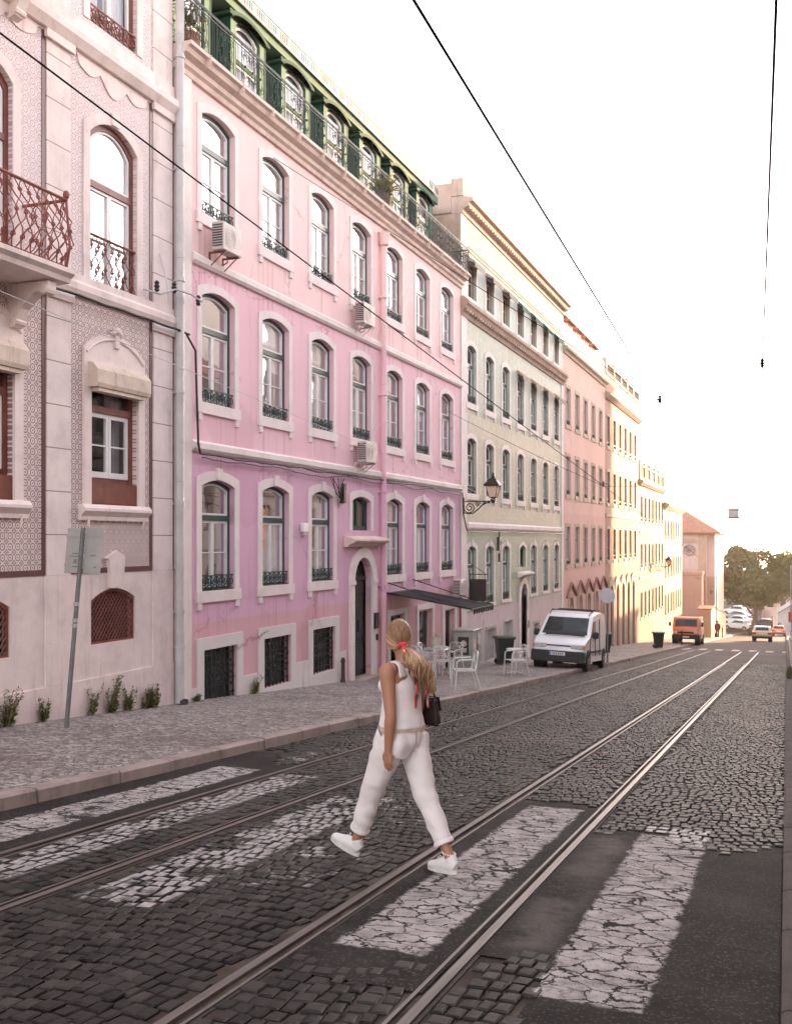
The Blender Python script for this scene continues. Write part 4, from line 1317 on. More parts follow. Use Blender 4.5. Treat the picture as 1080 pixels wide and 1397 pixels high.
b = MB(); b.ring(grow(1.05,3.66,.5,.24), arch(1.05,3.66,.5),-.002,.05); b.v = [(a,c+dy,d-3.6) for a,c,d in b.v]; X(b).build('door_case', M_STONEW, green)
b = MB(); b.extr([(0,.32),(.1,.32),(.24,.42),(.24,.48),(0,.54)],dy-.95,dy+.95); X(b).build('door_hood', M_STONEW, green)
b = MB(); o = arch(1.046,3.65,.5); b.add([(-.2,y+dy,z-3.6) for y,z in o],[tuple(range(len(o)))]); b.box(-.19,-.15,dy-.03,dy+.03,-3.2,-.5); b.box(-.19,-.14,dy-.52,dy+.52,-.5,-.42)
X(b).build('door', M_DARKDOOR, green)
b = MB(); b.box(0,.06,dy+.30+.24,dy+.30+.44,-1.75,-1.45); X(b).build('meter_box', M_IRON, green)
for yc,w_,zb,h,_ in hb:
    b = MB(); b.box(-.1,-.06,yc-w_/2,yc+w_/2,zb,zb+h); b.ring([(yc+p,zb+q) for p,q in grow(w_,h,0,.12)],[(yc+p,zb+q) for p,q in arch(w_,h,0)],-.002,.025)
    for q in range(5): b.box(-.06,-.045,yc-w_/2+.1+q*(w_-.2)/5,yc-w_/2+.1+q*(w_-.2)/5+.03,zb,zb+h-.05)
    X(b).build('cellar_shutter', simple('grey_boarded_shutter',(.42,.40,.40),.6,0,.2,4), green)

# ================================================================== 4. and further: plainer fronts
def simple_front(label, y0, y1, z0, ztop, col, wins, rows, base=None, extra=None, name='townhouse', surround=None, xw=XW, ground_pal=True, thick=9, mats=None, trim=None):
    trim = trim or M_STONEF
    root = thing(name, label, 'building', (xw, y0, z0))
    holes = [(y,)+r[:4] for y in wins for r in rows]
    if extra: holes += extra
    b = MB(); b.facade(y0,y1,z0-1.5,ztop,holes)
    X(b,xw).build('wall', col, root)
    b = MB(); b.box(-thick,-1.0,y0,y1,z0-1.5,ztop); b.box(-thick,-.02,y0,y1,ztop+.01,ztop+.06); X(b,xw).build('main_block', col, root)
    b = MB(); b.box(-.92,-.88,y0+.02,y1-.02,z0-1.4,ztop-.05); X(b,xw).build('interior', M_DARK, root)
    for r in rows:
        pr = casement('window',r[0],r[2],r[3],outer=r[4] if len(r) > 4 else M_GREENF,surround=.16,surround_mat=trim or M_STONEW,corbels=False,bars_low=1,
                      rail=.25 if (len(r) > 5 and r[5]) else 0, rail_kind=lambda w_,h_: lace_panel(w_,h_,-.03,M_IRONG,.012), curt=[curtain_mesh(r[0]-.1,r[2]*.9,-.28,M_CURT,gap=.3,waves=3)])
        for y in wins: place(root, pr, (xw,y,r[1]))
    return root
M_STONEF = stone('ochre_trim_stone', (.46,.36,.28), .15, .8, .3)
M_SALM = stucco('salmon_render', [(3.1,(.70,.44,.41)),(99,(.74,.49,.43))], stain_amt=.35)
M_SALM2 = stucco('apricot_render', [(3.2,(.38,.19,.15)),(99,(.41,.235,.185))], stain_amt=.3)
M_CREAMW = stucco('cream_render', [(99,(.36,.255,.15))], stain_amt=.3)
M_CREAMW2 = stucco('pale_lemon_render', [(99,(.38,.29,.185))], stain_amt=.3)

def ground_arches(root, y0, n_, pitch, w_, zc, zb, mat, rise):
    ys = [y0+i*pitch for i in range(n_)]
    b = MB(); b.facade(y0-pitch/2,y0+(n_-.5)*pitch,zb,zc+.45,[(y,w_,zb,zc-zb,rise) for y in ys],.3,.04)
    b.cm = 1
    X(b).build('ground_floor_arcade', [mat], root)
    for y in ys:
        g = MB(); o = arch(w_,zc-zb,rise); g.add([(-.28,y+p,zb+q) for p,q in o],[tuple(range(len(o)))])
        g.box(-.27,-.22,y-.03,y+.03,zb,zc-.1); g.box(-.27,-.22,y-w_/2,y+w_/2,zc-.75,zc-.68)
        X(g).build('arcade_door', M_DARKDOOR, root)

R4 = [(.95,7.30,1.75,0,M_DARKDOOR,1),(.95,3.96,1.84,0,M_DARKDOOR,1),(.95,.62,1.82,0,M_DARKDOOR,1)]
W4a = [48.95+2.30*i for i in range(5)]
ext = [(y,1.0,-4.6,3.62,.45) for y in [49.6+2.35*i for i in range(5)]]
b4a = simple_front('salmon pink house with zigzag mouldings over ground floor arches and tiled dormers', 47.78, 59.7, -3.7, 12.0, M_SALM, W4a, R4, extra=ext)
b = MB()
b.extr([(0,10.6),(.06,10.6),(.10,10.72),(.22,10.8),(.22,10.9),(.05,10.96),(0,10.96)],47.79,59.69); X(b).build('cornice', M_STONEF, b4a)
b = MB(); yz = [49.6+2.35*i for i in range(5)]
pts = []
for y in yz: pts += [(y-1.15,-.95),(y,-.28)]
pts.append((yz[-1]+1.15,-.95))
b.tube([(.05,a,c) for a,c in pts],.06,4); X(b).build('zigzag_moulding', simple('russet_moulding',(.30,.12,.08),.6), b4a)
for y in yz:
    b = MB(); b.ring(grow(1.0,3.62,.45,.22),arch(1.0,3.62,.45),-.002,.05); b.v = [(a,c+y,d-4.6) for a,c,d in b.v]; X(b).build('arch_surround', M_STONEF, b4a)
    b = MB(); o = arch(.99,3.6,.45); b.add([(-.2,y+p,q-4.6) for p,q in o],[tuple(range(len(o)))])
    b.box(-.19,-.14,y-.03,y+.03,-4.6,-1.1); b.box(-.19,-.14,y-.5,y+.5,-1.75,-1.68); X(b).build('arch_door', M_DARKDOOR, b4a)
for i in range(5):
    y = 48.9+2.25*i
    b = MB(); b.box(-1.6,-.35,y-.65,y+.65,12.0,12.62); b.cm = 1
    b.extr([(-1.7,12.62),(-.15,12.60),(-.15,12.70),(-.9,12.92),(-1.7,12.92)],y-.85,y+.85)
    b.cm = 2; b.box(-.35,-.33,y-.45,y+.45,12.05,12.55)
    X(b).build('roof_dormer', [M_SALM,M_ROOF,M_DARK], b4a)
W4b = [60.85+2.27*i for i in range(6)]
b4b = simple_front('apricot house with tall pale stone arches at street level and a white balustrade', 59.72, 74.2, -4.6, 11.4, M_SALM2, W4b, R4, extra=[(y,1.15,-5.9,5.0,.57) for y in [61.6+2.3*i for i in range(5)]])
b = MB(); b.extr([(0,10.0),(.08,10.0),(.3,10.2),(.3,10.3),(0,10.4)],59.73,74.19); b.extr([(0,3.15),(.06,3.15),(.06,3.32),(0,3.32)],59.73,74.19); X(b).build('cornice', M_STONEF, b4b)
b = MB(); b.box(-.2,.03,59.73,74.19,11.47,11.62); b.box(-.2,.03,59.73,74.19,12.1,12.22)
for i in range(48): b.lathe([(.04,0),(.08,.2),(.04,.45),(.06,.55)],(-.08,59.9+i*.3,11.58),6)
for i in range(6): b.box(-.24,.06,59.8+i*2.8,60.15+i*2.8,11.47,12.4)
X(b).build('balustrade', M_STONEF, b4b)
for y in [61.6+2.3*i for i in range(5)]:
    b = MB(); b.ring(grow(1.15,5.0,.57,.5),arch(1.15,5.0,.57),-.002,.10); b.v = [(a,c+y,d-5.9) for a,c,d in b.v]; X(b).build('arch_surround', M_STONEF, b4b)
    b = MB(); o = arch(1.14,4.98,.56); b.add([(-.2,y+p,q-5.9) for p,q in o],[tuple(range(len(o)))]); b.box(-.19,-.12,y-.05,y+.05,-5.9,-1.0); X(b).build('arch_door', simple('grey_brown_door',(.20,.16,.14),.5), b4b)
R5 = [(1.0,3.15,1.85,.15,M_BROWN,1),(1.0,-.2,1.75,.15,M_BROWN,1),(1.0,-3.8,1.85,.15,M_BROWN,0)]
b5 = simple_front('cream house with a pierced parapet and three rows of narrow windows beside the apricot house', 74.22, 90.0, -5.7, 6.1, M_CREAMW, [75.6+2.2*i for i in range(7)], R5)
b = MB(); b.extr([(0,5.7),(.1,5.7),(.3,5.9),(.3,6.05),(0,6.15)],74.23,89.99); b.extr([(0,2.3),(.06,2.3),(.06,2.45),(0,2.45)],74.23,89.99); b.extr([(0,-1.0),(.06,-1.0),(.06,-.85),(0,-.85)],74.23,89.99)
b.box(-.2,.02,74.23,89.99,6.17,6.35); b.box(-.2,.02,74.23,89.99,7.1,7.25)
for i in range(6): b.box(-.25,.06,74.3+i*3.05,74.75+i*3.05,6.17,7.5)
for i in range(50): b.box(-.14,-.04,74.5+i*.31,74.62+i*.31,6.35,7.1)
X(b).build('balustrade', M_STONEF, b5)
R6 = [(1.0,1.85,1.75,.15,M_BROWN,1),(1.0,-1.5,1.8,.15,M_BROWN,1),(1.0,-4.7,1.8,.15,M_BROWN,0)]
b6 = simple_front('pale lemon house with a red tiled dormer, last of the terrace', 90.02, 106.4, -6.9, 5.1, M_CREAMW2, [91.4+2.25*i for i in range(7)], R6)
b = MB(); b.extr([(0,4.4),(.1,4.4),(.45,4.75),(.45,4.9),(0,5.05)],90.03,106.39); b.extr([(0,.9),(.06,.9),(.06,1.05),(0,1.05)],90.03,106.39); X(b).build('cornice', M_STONEF, b6)
b = MB(); b.extr([(-.02,5.16),(-4,6.4),(-4,5.16)],90.03,106.39); X(b).build('roof', M_ROOF, b6)
b = MB(); b.box(-2.6,-.5,91.2,93.6,5.17,6.7); b.cm = 1; b.slabx([(90.9,6.7),(93.9,6.7),(92.4,7.5)],-2.8,-.3); b.cm = 2; b.box(-.5,-.48,91.8,93.0,5.5,6.5)
X(b).build('roof_dormer', [M_CREAMW2,M_ROOF,M_DARK], b6)

# ================================================================== hip-roofed house across the end, its yard wall
M_CHW = stucco('pale_rose_render', [(-2.2,(.52,.36,.31)),(99,(.62,.52,.50))], stain_amt=.4)
ch = thing('hipped_house', 'pale house with a red hipped roof and a round window facing up the street', 'building', (-10.4,119,-9))
b = MB(); b.box(-19,-8.15,116.5,134,-11,2.65); b.box(-8.15,-7.3,117.4,134,-11,2.65)
b.build('wall', M_CHW, ch)
b = MB(); 
b.add([(-19.4,115.9,2.66),(-6.7,115.9,2.66),(-6.7,134.5,2.66),(-19.4,134.5,2.66),(-19.0,124,6.3),(-12.8,124,6.3),(-19.4,115.9,2.5),(-6.7,115.9,2.5),(-6.7,134.5,2.5),(-19.4,134.5,2.5)],
      [(0,1,5,4),(1,2,5),(2,3,4,5),(3,0,4),(0,6,7,1),(1,7,8,2),(2,8,9,3),(3,9,6,0),(6,9,8,7)])
b.build('roof', M_ROOF, ch)
b = MB(); b.box(-19,-9.1,116.38,116.49,1.55,1.95); b.box(-9.0,-8.16,116.36,116.49,-9,2.4); b.build('trim', M_STONEF, ch)
b = MB(); b.tube([(-9.95+.55*math.cos(2*PI*q/20),116.42,.72+.55*math.sin(2*PI*q/20)) for q in range(20)],.09,5,closed=True)
for q in range(8):
    a = q*PI/4+.2; b.tube([(-9.95,116.42,.72),(-9.95+.45*math.cos(a),116.42,.72+.45*math.sin(a))],.05,4)
b.build('round_window', simple('grey_violet_stone',(.34,.28,.30),.7), ch)
b = MB(); b.box(-13.5,-8.4,113.5,116.2,-11,-1.9); b.box(-13.6,-8.3,113.4,116.3,-1.9,-1.55); tag(b.build('blank_wall', stucco('rose_brown_render',[(99,(.56,.37,.30))],stain_amt=.5)), 'windowless rose brown block in front of the house with the hipped roof', 'outbuilding')
b = MB()
for i in range(7):
    y = 84.5+0; 
pts = [(107.2,-5.2),(111,-5.1),(118,-5.9),(126,-6.6),(134,-7.4)]
for (ya,za),(yb,zb) in zip(pts[:-1],pts[1:]):
    b.add([(-8.3,ya,-12),(-7.05,ya,-12),(-7.05,ya,za),(-8.3,ya,za),(-8.3,yb,-12),(-7.05,yb,-12),(-7.05,yb,zb),(-8.3,yb,zb)],[(0,3,2,1),(4,5,6,7),(0,1,5,4),(1,2,6,5),(2,3,7,6),(3,0,4,7)])
yard = tag(b.build('yard_wall', stucco('ochre_wall_render',[(99,(.56,.38,.24))],stain_amt=.6)), 'ochre yard wall stepping down the pavement past the orange truck', 'wall')
b = MB()
for (ya,za),(yb,zb) in zip(pts[:-1],pts[1:]):
    b.add([(-8.4,ya,za+.003),(-6.95,ya,za+.003),(-6.95,ya,za+.12),(-8.4,ya,za+.12),(-8.4,yb,zb+.003),(-6.95,yb,zb+.003),(-6.95,yb,zb+.12),(-8.4,yb,zb+.12)],[(0,3,2,1),(4,5,6,7),(0,1,5,4),(1,2,6,5),(2,3,7,6),(3,0,4,7)])
b.build('coping', M_ROOF, yard)

# ================================================================== across the street (seen in the panes; the tall two sized to shade the fronts)
def opposite(label, y0, y1, ztop, mat, ridge, rows, wins):
    z0 = RZ(y1)-1
    r = thing('townhouse', label, 'building', (2.75,(y0+y1)/2,z0))
    b = MB()
    hs = [(y,1.1,zb,h,0) for y in wins for zb,h in rows]
    b.facade(y0,y1,z0,ztop,hs,.22)
    b.v = [(2.75-a,c,d) for a,c,d in b.v]
    b.box(3.5,10,y0,y1,z0,ztop)
    b.build('wall', mat, r)
    b = MB(); b.extr([(2.74,ztop-.6),(2.55,ztop-.35),(2.40,ztop-.15),(2.40,ztop),(3.4,ztop)],y0,y1)
    for _,_,zb,h,_ in hs[:len(rows)]: b.box(2.68,2.749,y0,y1,zb+h+.5,zb+h+.65)
    b.build('cornice', M_STONEF, r)
    b = MB(); b.extr([(2.35,ztop+.01),(6.4,ztop+ridge),(10.2,ztop+.01)],y0,y1); b.build('roof', M_ROOF, r)
    g = MB(); g.quad((0,-.55,0),(0,.55,0),(0,.55,1),(0,-.55,1)); 
    me = g.mesh('window', M_GLASSL)
    for y,_,zb,h,_ in hs:
        o = bpy.data.objects.new('window', me); link(o, r); o.location = Vector((2.90,y,zb))-WL[r.name]; o.scale = (1,1,h)
    b = MB(); b.box(3.3,3.34,y0+.05,y1-.05,z0,ztop-.1); b.build('interior', M_DARK, r)
M_OPP = stucco('ivory_render',[(99,(.70,.60,.50))]); M_OPP2 = stucco('buff_render',[(99,(.62,.50,.42))])
opposite('buff house across the street opposite the tiled house', -8, 24, 9.3, M_OPP2, 1.8, [(-.2,2),(3.4,2),(6.3,1.7)], [-5+2.6*i for i in range(11)])
opposite('ivory house with a red tiled roof across the street', 24.05, 41, 8.6, M_OPP, 2.2, [(-1.2,2),(2.2,2),(5.6,1.9)], [25.6+2.4*i for i in range(7)])
opposite('taller ivory house across the street with heavy cornices, raised for shade', 41.05, 62, 13.6, M_OPP, 1.8, [(-2.2,2),(1.4,2),(4.8,2),(8.2,2),(11.0,1.5)], [42.5+2.5*i for i in range(8)])
opposite('tallest buff house across the street with five rows of windows, sized for shade', 62.05, 106, 16.2, M_OPP2, 1.6, [(-3.6,2),(-.2,2),(3.4,2),(7.0,2),(10.6,2),(13.6,1.6)], [63.5+2.6*i for i in range(16)])
opposite('low ivory house farthest down across the street', 106.05, 117, 2.0, M_OPP, 1.6, [(-6.6,2),(-3.2,2)], [107.5+2.6*i for i in range(4)])
# ================================================================== things on the fronts and the pavement
def zp(y): return RZ(y)+.12       # top of the pavement

def ac_unit(label, loc, group='air conditioners on the house fronts'):
    t = thing('air_conditioner', label, 'air conditioner', loc, group=group); t.scale = (.9,.86,.92)
    b = MB(); b.cbox((.26,.39,.275),(.27,.78,.55),.015); b.build('casing', M_ACW, t, True)
    b = MB()
    b.lathe([(.215,.396),(.215,.402),(.20,.402),(.20,.398)],(.0,.30,.275),20,'x')
    for r in (.06,.11,.16): b.lathe([(r,.396),(r,.404),(r+.012,.404),(r+.012,.396)],(0,.30,.275),18,'x')
    for q in range(6):
        a = q*PI/6; b.box(.398,.403,.30-.2*abs(math.cos(a))-.004,.30+.2*abs(math.cos(a))+.004,.275+.2*math.sin(a)*0-.003+(q-2.5)*.06,.281+(q-2.5)*.06)
    b.build('fan_grille', M_ACW, t, True)
    b = MB(); b.lathe([(.2,.394),(.2,.3965)],(0,.30,.275),20,'x'); b.build('fan_well', M_ACD, t, True)
    b = MB()
    for q in range(9): b.box(.145,.375,-.006,-.001,.07+q*.05,.07+q*.05+.028)
    b.build('side_louvres', M_ACD, t, True)
    b = MB()
    for y in (.12,.66): b.box(-.0,.40,y-.02,y+.02,-.035,-.0); b.box(0,.03,y-.02,y+.02,-.3,-.035); b.tube([(.02,y,-.28),(.34,y,-.03)],.012,5)
    b.tube([(.2,.5,-.01),(.18,.55,-.12),(.05,.6,-.15),(.0,.62,-.14)],.014,5)
    b.tube([(.02,.12,-.28),(.02,.66,-.28)],.01,4)
    b.build('bracket', M_RED if 'uppermost' in label else M_GREY, t, True)
    return t
ac_unit('uppermost air conditioner, hung under the first top floor window of the pink house', (XW+.05,16.02,6.98))
ac_unit('air conditioner under a top floor window, left of the pink rainwater pipe', (XW+.02,22.62,6.98))
ac_unit('air conditioner beside the string course above the small window over the door', (XW+.02,22.76,3.66))
ac_unit('large air conditioner above the dark awning at the corner of the pink house', (XW+.02,30.35,.06))

aw = thing('awning', 'dark sloping awning on thin iron stays over the cafe front', 'awning', (XW,26.0,.40))
b = MB(); P = [(0.0,25.0,.42),(2.32,25.15,.02),(2.32,27.1,.02),(0.0,27.1,.42)]
n_ = 10
for i in range(n_):
    for j in range(6):
        def pt(i,j,dz=0):
            t = i/n_; s_ = j/6
            return (XW+2.32*t, 25.0+.15*t+(2.1-.05*t)*s_, .42-.40*t-.05*math.sin(PI*t)*abs(math.sin(s_*PI*2))+dz)
        b.quad(pt(i,j),pt(i+1,j),pt(i+1,j+1),pt(i,j+1)); b.quad(pt(i,j,-.03),pt(i,j+1,-.03),pt(i+1,j+1,-.03),pt(i+1,j,-.03))
M_AWN = simple('charcoal_canvas',(.028,.026,.030),.9,0,.3,5,.2,spec=.08)
b.build('canvas', M_AWN, aw)
b = MB()
for k in range(9):
    y0_ = 25.15+k*.216
    b.quad((XW+2.325,y0_,.02),(XW+2.325,y0_+.21,.02),(XW+2.33,y0_+.2,-.10-.02*(k%2)),(XW+2.33,y0_+.01,-.10-.02*((k+1)%2)))
b.build('valance', M_AWN, aw)
for y in (25.02,27.08):
    b = MB(); b.tube([(XW+.0,y,.68),(XW+1.5,y+.05,.22),(XW+2.3,y+.08,.03)],.014,5); b.build('stay', M_IRON, aw)
b = MB(); b.tube([(XW+2.3,25.12,.01),(XW+2.3,27.12,.01)],.02,6); b.build('rail', M_IRON, aw)
b = MB(); b.tube([(XW+.03,25,.40),(XW+.03,27.1,.40)],.02,6); b.build('rail', M_IRON, aw)

sg = thing('projecting_sign', 'plain black board hung from an iron rod beside the dark awning', 'sign', (XW,32.5,.5))
b = MB(); b.box(XW+.03,XW+.60,32.47,32.52,-.22,.50); b.build('board', simple('black_board',(.020,.016,.016),.35), sg)
b = MB(); b.tube([(XW,32.495,.66),(XW+.66,32.495,.66)],.014,5); b.tube([(XW+.06,32.495,.66),(XW+.06,32.495,.5)],.01,4); b.tube([(XW+.56,32.495,.66),(XW+.56,32.495,.5)],.01,4); b.tube([(XW,32.495,1.05),(XW+.58,32.495,.67)],.008,4)
b.build('bracket', M_IRON, sg)
b = MB(); b.tube([(XW+.05,31.42,.05),(XW+.05,31.42,-2.2)],.03,6); tag(b.build('drain_pipe', M_RED), 'thin dark red pipe running down beside the cafe corner', 'pipe')

cb_ = thing('utility_cabinet', 'grey green utility cabinet with a dark poster against the wall', 'cabinet', (-9.2,30.9,zp(30.9)))
b = MB(); b.cbox((-.15,.0,.62),(.62,1.0,1.12),.02); b.cbox((-.15,0,1.20),(.70,1.08,.06),.015); b.box(-.46,.17,-.52,.52,0,.08)
b.build('body', simple('grey_green_enamel',(.36,.37,.32),.5,0,.2,4), cb_, True)
b = MB(); b.box(.162,.168,-.03,-.02,.1,1.15); b.box(.163,.18,.03,.06,.55,.75); b.build('door_seam', M_DARK, cb_, True)
b = MB(); b.box(-.30,.05,-.508,-.503,.45,1.0); b.build('poster', simple('black_poster',(.03,.028,.03),.6), cb_, True)
M_PAP = simple('torn_paper',(.60,.52,.50),.9,0,.4,20)
for q in ((-.22,-.02,-.513,-.509,.52,.66),(.166,.170,.10,.40,.70,1.05),(.166,.170,-.42,-.12,.60,.92)):
    b = MB(); b.box(*q); b.build('paper_notice', M_PAP, cb_, True)
b = MB(); b.lathe([(.001,-.513),(.10,-.513),(.10,-.509)],(-.12,0,.80),14,'y'); b.build('poster_disc', M_PAP, cb_, True)

def lantern(label, loc, s=1.0, out=.98, name='wall_lantern'):
    t = thing(name, label, 'street lamp', loc, group='wall lanterns on scrolled brackets')
    b = MB(); b.tube([(0,0,0),(out,0,0)],.02*s,6); b.box(-.0,.03,-.04,.04,-.42,.12)
    b.tube([(x,0,z) for x,z in spiral(.20,-.20,.19,.04,PI*.9,1.9,26)],.017*s,5)
    b.tube([(.03,0,-.36),(.16,0,-.40),(.32,0,-.38),(.48,0,-.26),(.62,0,-.12),(.78,0,-.05),(out-.1,0,-.02)],.020*s,6)
    b.tube([(x,0,z) for x,z in spiral(.45,-.09,.075,.02,-PI/2,1.5,14)],.012*s,4)
    b.tube([(x,0,z) for x,z in spiral(.66,-.05,.05,.015,PI/2,-1.5,12)],.010*s,4)
    for x in (.55,.72,.84): b.ball((x,0,-.05),.03,3)
    b.build('bracket', M_IRON, t, True)
    b = MB(); cx = out
    q = lambda h,r: [(cx-r,-r,h),(cx+r,-r,h),(cx+r,r,h),(cx-r,r,h)]
    b.lathe([(.05,-.06),(.06,.0),(.09,.03),(.07,.10)],(cx,0,0),8); b.add(q(.10,.105)+q(.13,.115),[(0,1,5,4),(1,2,6,5),(2,3,7,6),(3,0,4,7),(3,2,1,0),(4,5,6,7)])
    for sx,sy in ((-1,-1),(1,-1),(1,1),(-1,1)): b.tube([(cx+sx*.11,sy*.11,.13),(cx+sx*.19,sy*.19,.48)],.012,4)
    b.build('lantern_frame', M_IRON, t, True)
    b = MB(); b.add(q(.135,.105)+q(.478,.182),[(0,1,5,4),(1,2,6,5),(2,3,7,6),(3,0,4,7)]); b.build('lantern_glass', simple('milky_glass',(.72,.56,.42),.35), t, True)
    b = MB(); b.add(q(.478,.245)+q(.52,.25)+q(.66,.14)+q(.70,.13)+q(.74,.06),[(a*4+k,a*4+(k+1)%4,a*4+4+(k+1)%4,a*4+4+k) for a in range(4) for k in range(4)]+[(3,2,1,0),(16,17,18,19)])
    b.lathe([(.05,.74),(.06,.78),(.03,.82),(.045,.86),(.01,.92)],(cx,0,0),8)
    b.build('cap', M_IRON, t, True)
    return t
lantern('iron wall lantern on a scrolled bracket between the pink and green houses', (XW+.05,31.75,3.03))
lantern('small wall lantern far down the street on the cream house', (XW+.05,84.2,-.3))

# ---- cafe furniture
M_ALU = simple('white_metal_tube',(.70,.67,.66),.35,.2,.08,6)
def chair(label, x, y, rz, first=[None]):
    if first[0]:
        return dup(first[0], (x,y,zp(y)), (0,0,rz), label)
    t = thing('cafe_chair', label, 'chair', (x,y,zp(y)), (0,0,rz), 'white metal cafe chairs on the pavement')
    b = MB()
    for i in range(7): 
        yy = -.19+i*.063; b.box(-.205,.205,yy-.024,yy+.024,.442,.452)
    b.box(-.21,-.19,-.21,.21,.425,.442); b.box(.19,.21,-.21,.21,.425,.442)
    b.build('seat', M_ALU, t, True)
    for sd in (-1,1):
        b = MB(); x_ = sd*.245
        b.tube([(x_,.24,0),(x_,.215,.35),(x_,.20,.64),(x_,.14,.675),(x_,-.06,.68),(x_*.95,-.20,.685)],.0175,7)
        b.tube([(x_,.21,.43),(x_*.86,.2,.435)],.011,5); b.build('front_leg', M_ALU, t, True)
        b = MB(); b.tube([(x_*.98,-.34,0),(x_*.92,-.21,.44),(x_*.86,-.25,.62),(x_*.84,-.28,.80)],.0175,7); b.build('rear_leg', M_ALU, t, True)
    b = MB()
    arc = [(.206*math.cos(a),-.28-.0,.80+.05*math.sin(a)) for a in [PI*i/12 for i in range(13)]]
    b.tube(arc,.0175,7)
    for r in (.165,.115): b.tube([(r*math.cos(a),-.275,.60+ (r+.06)*math.sin(a)) for a in [2*PI*i/18 for i in range(18)]],.010,5,closed=True)
    b.tube([(-.21,-.25,.60),(.21,-.25,.60)],.011,5)
    b.build('backrest', M_ALU, t, True)
    first[0] = t
    return t
chair('white cafe chair standing alone nearest the kerb, turned to the street', -6.66, 21.75, rad(118))
chair('white cafe chair on its own beside the small white table near the van', -7.0, 27.7, rad(128))
chair('white cafe chair directly behind the woman at the shop door', -8.62, 24.55, rad(-20))
chair('white cafe chair left of the square cafe table, back to the street', -8.35, 25.45, rad(8))
chair('white cafe chair right of the square table with a red bag on it', -8.75, 27.35, rad(165))
chair('white cafe chair tight against the shop wall behind the square table', -9.15, 26.6, rad(-90))
t = thing('handbag', 'small dark red bag lying on a cafe chair seat', 'bag', (-8.75,27.35,zp(27.35)+.455))
b = MB(); b.ball((0,0,.08),.11,5,(1.2,.8,.8)); b.build('pouch', simple('wine_leather',(.12,.02,.03),.5), t, True)
b = MB(); b.tube([(-.08,0,.14),(-.05,.01,.22),(.05,.01,.22),(.08,0,.14)],.01,5); b.build('handle', simple('wine_strap',(.10,.02,.03),.5), t, True)
def table(label, x, y, h, w_, rnd):
    t = thing('cafe_table', label, 'table', (x,y,zp(y)), group='white cafe tables')
    b = MB()
    if rnd: b.lathe([(w_/2,h-.03),(w_/2+.004,h-.015),(w_/2,h)],(0,0,0),22)
    else: b.cbox((0,0,h-.015),(w_,w_,.03),.008)
    b.build('table_top', M_ALU, t, True)
    if rnd:
        b = MB(); b.tube([(0,0,.03),(0,0,h-.03)],.025,8); b.build('column', M_ALU, t, True)
        for a in (0,PI/2,PI,1.5*PI):
            b = MB(); b.tube([(0,0,.06),(.12*math.cos(a),.12*math.sin(a),.04),(.26*math.cos(a),.26*math.sin(a),.012)],.014,5); b.build('leg', M_ALU, t, True)
    else:
        for sx in (-1,1):
            for sy in (-1,1):
                b = MB(); b.tube([(sx*w_*.42,sy*w_*.42,0),(sx*w_*.42,sy*w_*.42,h-.03)],.015,6); b.build('leg', M_ALU, t, True)
    return t
tb = table('square white cafe table with a covered stand, in front of the shop window', -8.85, 26.35, .72, .62, False)
table('small round white table by the kerb near the white van', -7.25, 28.75, .72, .55, True)
t = thing('menu_stand', 'cream covered menu stand on the square cafe table', 'stand', (-8.85,26.35,zp(26.35)+.72))
b = MB(); b.lathe([(.13,0),(.15,.12),(.12,.30),(.10,.33)],(0,0,0),12); b.build('cover', simple('cream_cloth',(.62,.55,.48),.9,0,.15,8), t, True)
b = MB(); b.ball((0,0,.37),.05,5); b.build('knob', M_CREAM, t, True)

def bin_(label, x, y, rz, tilt=0):
    t = thing('wheelie_bin', label, 'wheelie bin', (x,y,zp(y)), (tilt,0,rz), 'dark green wheelie bins')
    b = MB()
    q = lambda h,w_,d: [(-w_,-d,h),(w_,-d,h),(w_,d,h),(-w_,d,h)]
    b.add(q(.05,.19,.20)+q(.86,.255,.28)+q(.86,.285,.31)+q(.90,.285,.31),[(a*4+k,a*4+(k+1)%4,a*4+4+(k+1)%4,a*4+4+k) for a in range(3) for k in range(4)]+[(3,2,1,0),(12,13,14,15)])
    for s_ in (-.12,0,.12): b.add([(s_-.02,.205,.2),(s_+.02,.205,.2),(s_+.02,.275,.8),(s_-.02,.275,.8),(s_-.02,.19,.2),(s_+.02,.19,.2)],[(0,1,2,3),(0,3,4),(1,5,2)])
    m = simple('bottle_green_plastic',(.016,.028,.022),.45,0,.25,6); b.build('body', m, t, True)
    b = MB(); b.extr([(-.30,.902),(.30,.902),(.31,.92),(.2,.955),(-.2,.965),(-.30,.93)],-.31,.33); b.tube([(-.25,-.36,.9),(.25,-.36,.9)],.016,6); b.build('lid', m, t, True)
    for sd in (-1,1):
        b = MB(); b.lathe([(.03,-.025),(.10,-.025),(.10,.025),(.03,.025)],(sd*.21,-.20,.10),14,'x'); b.build('wheel', M_CABLE, t, True)
    return t
bin_('dark wheelie bin against the pale wall left of the white van', -8.95, 33.9, rad(-60))
bin_('dark wheelie bin on the pavement just behind the white van', -8.0, 48.8, rad(-75))
bin_('dark wheelie bin farther down the pavement before the orange truck', -6.95, 61.2, rad(-70))

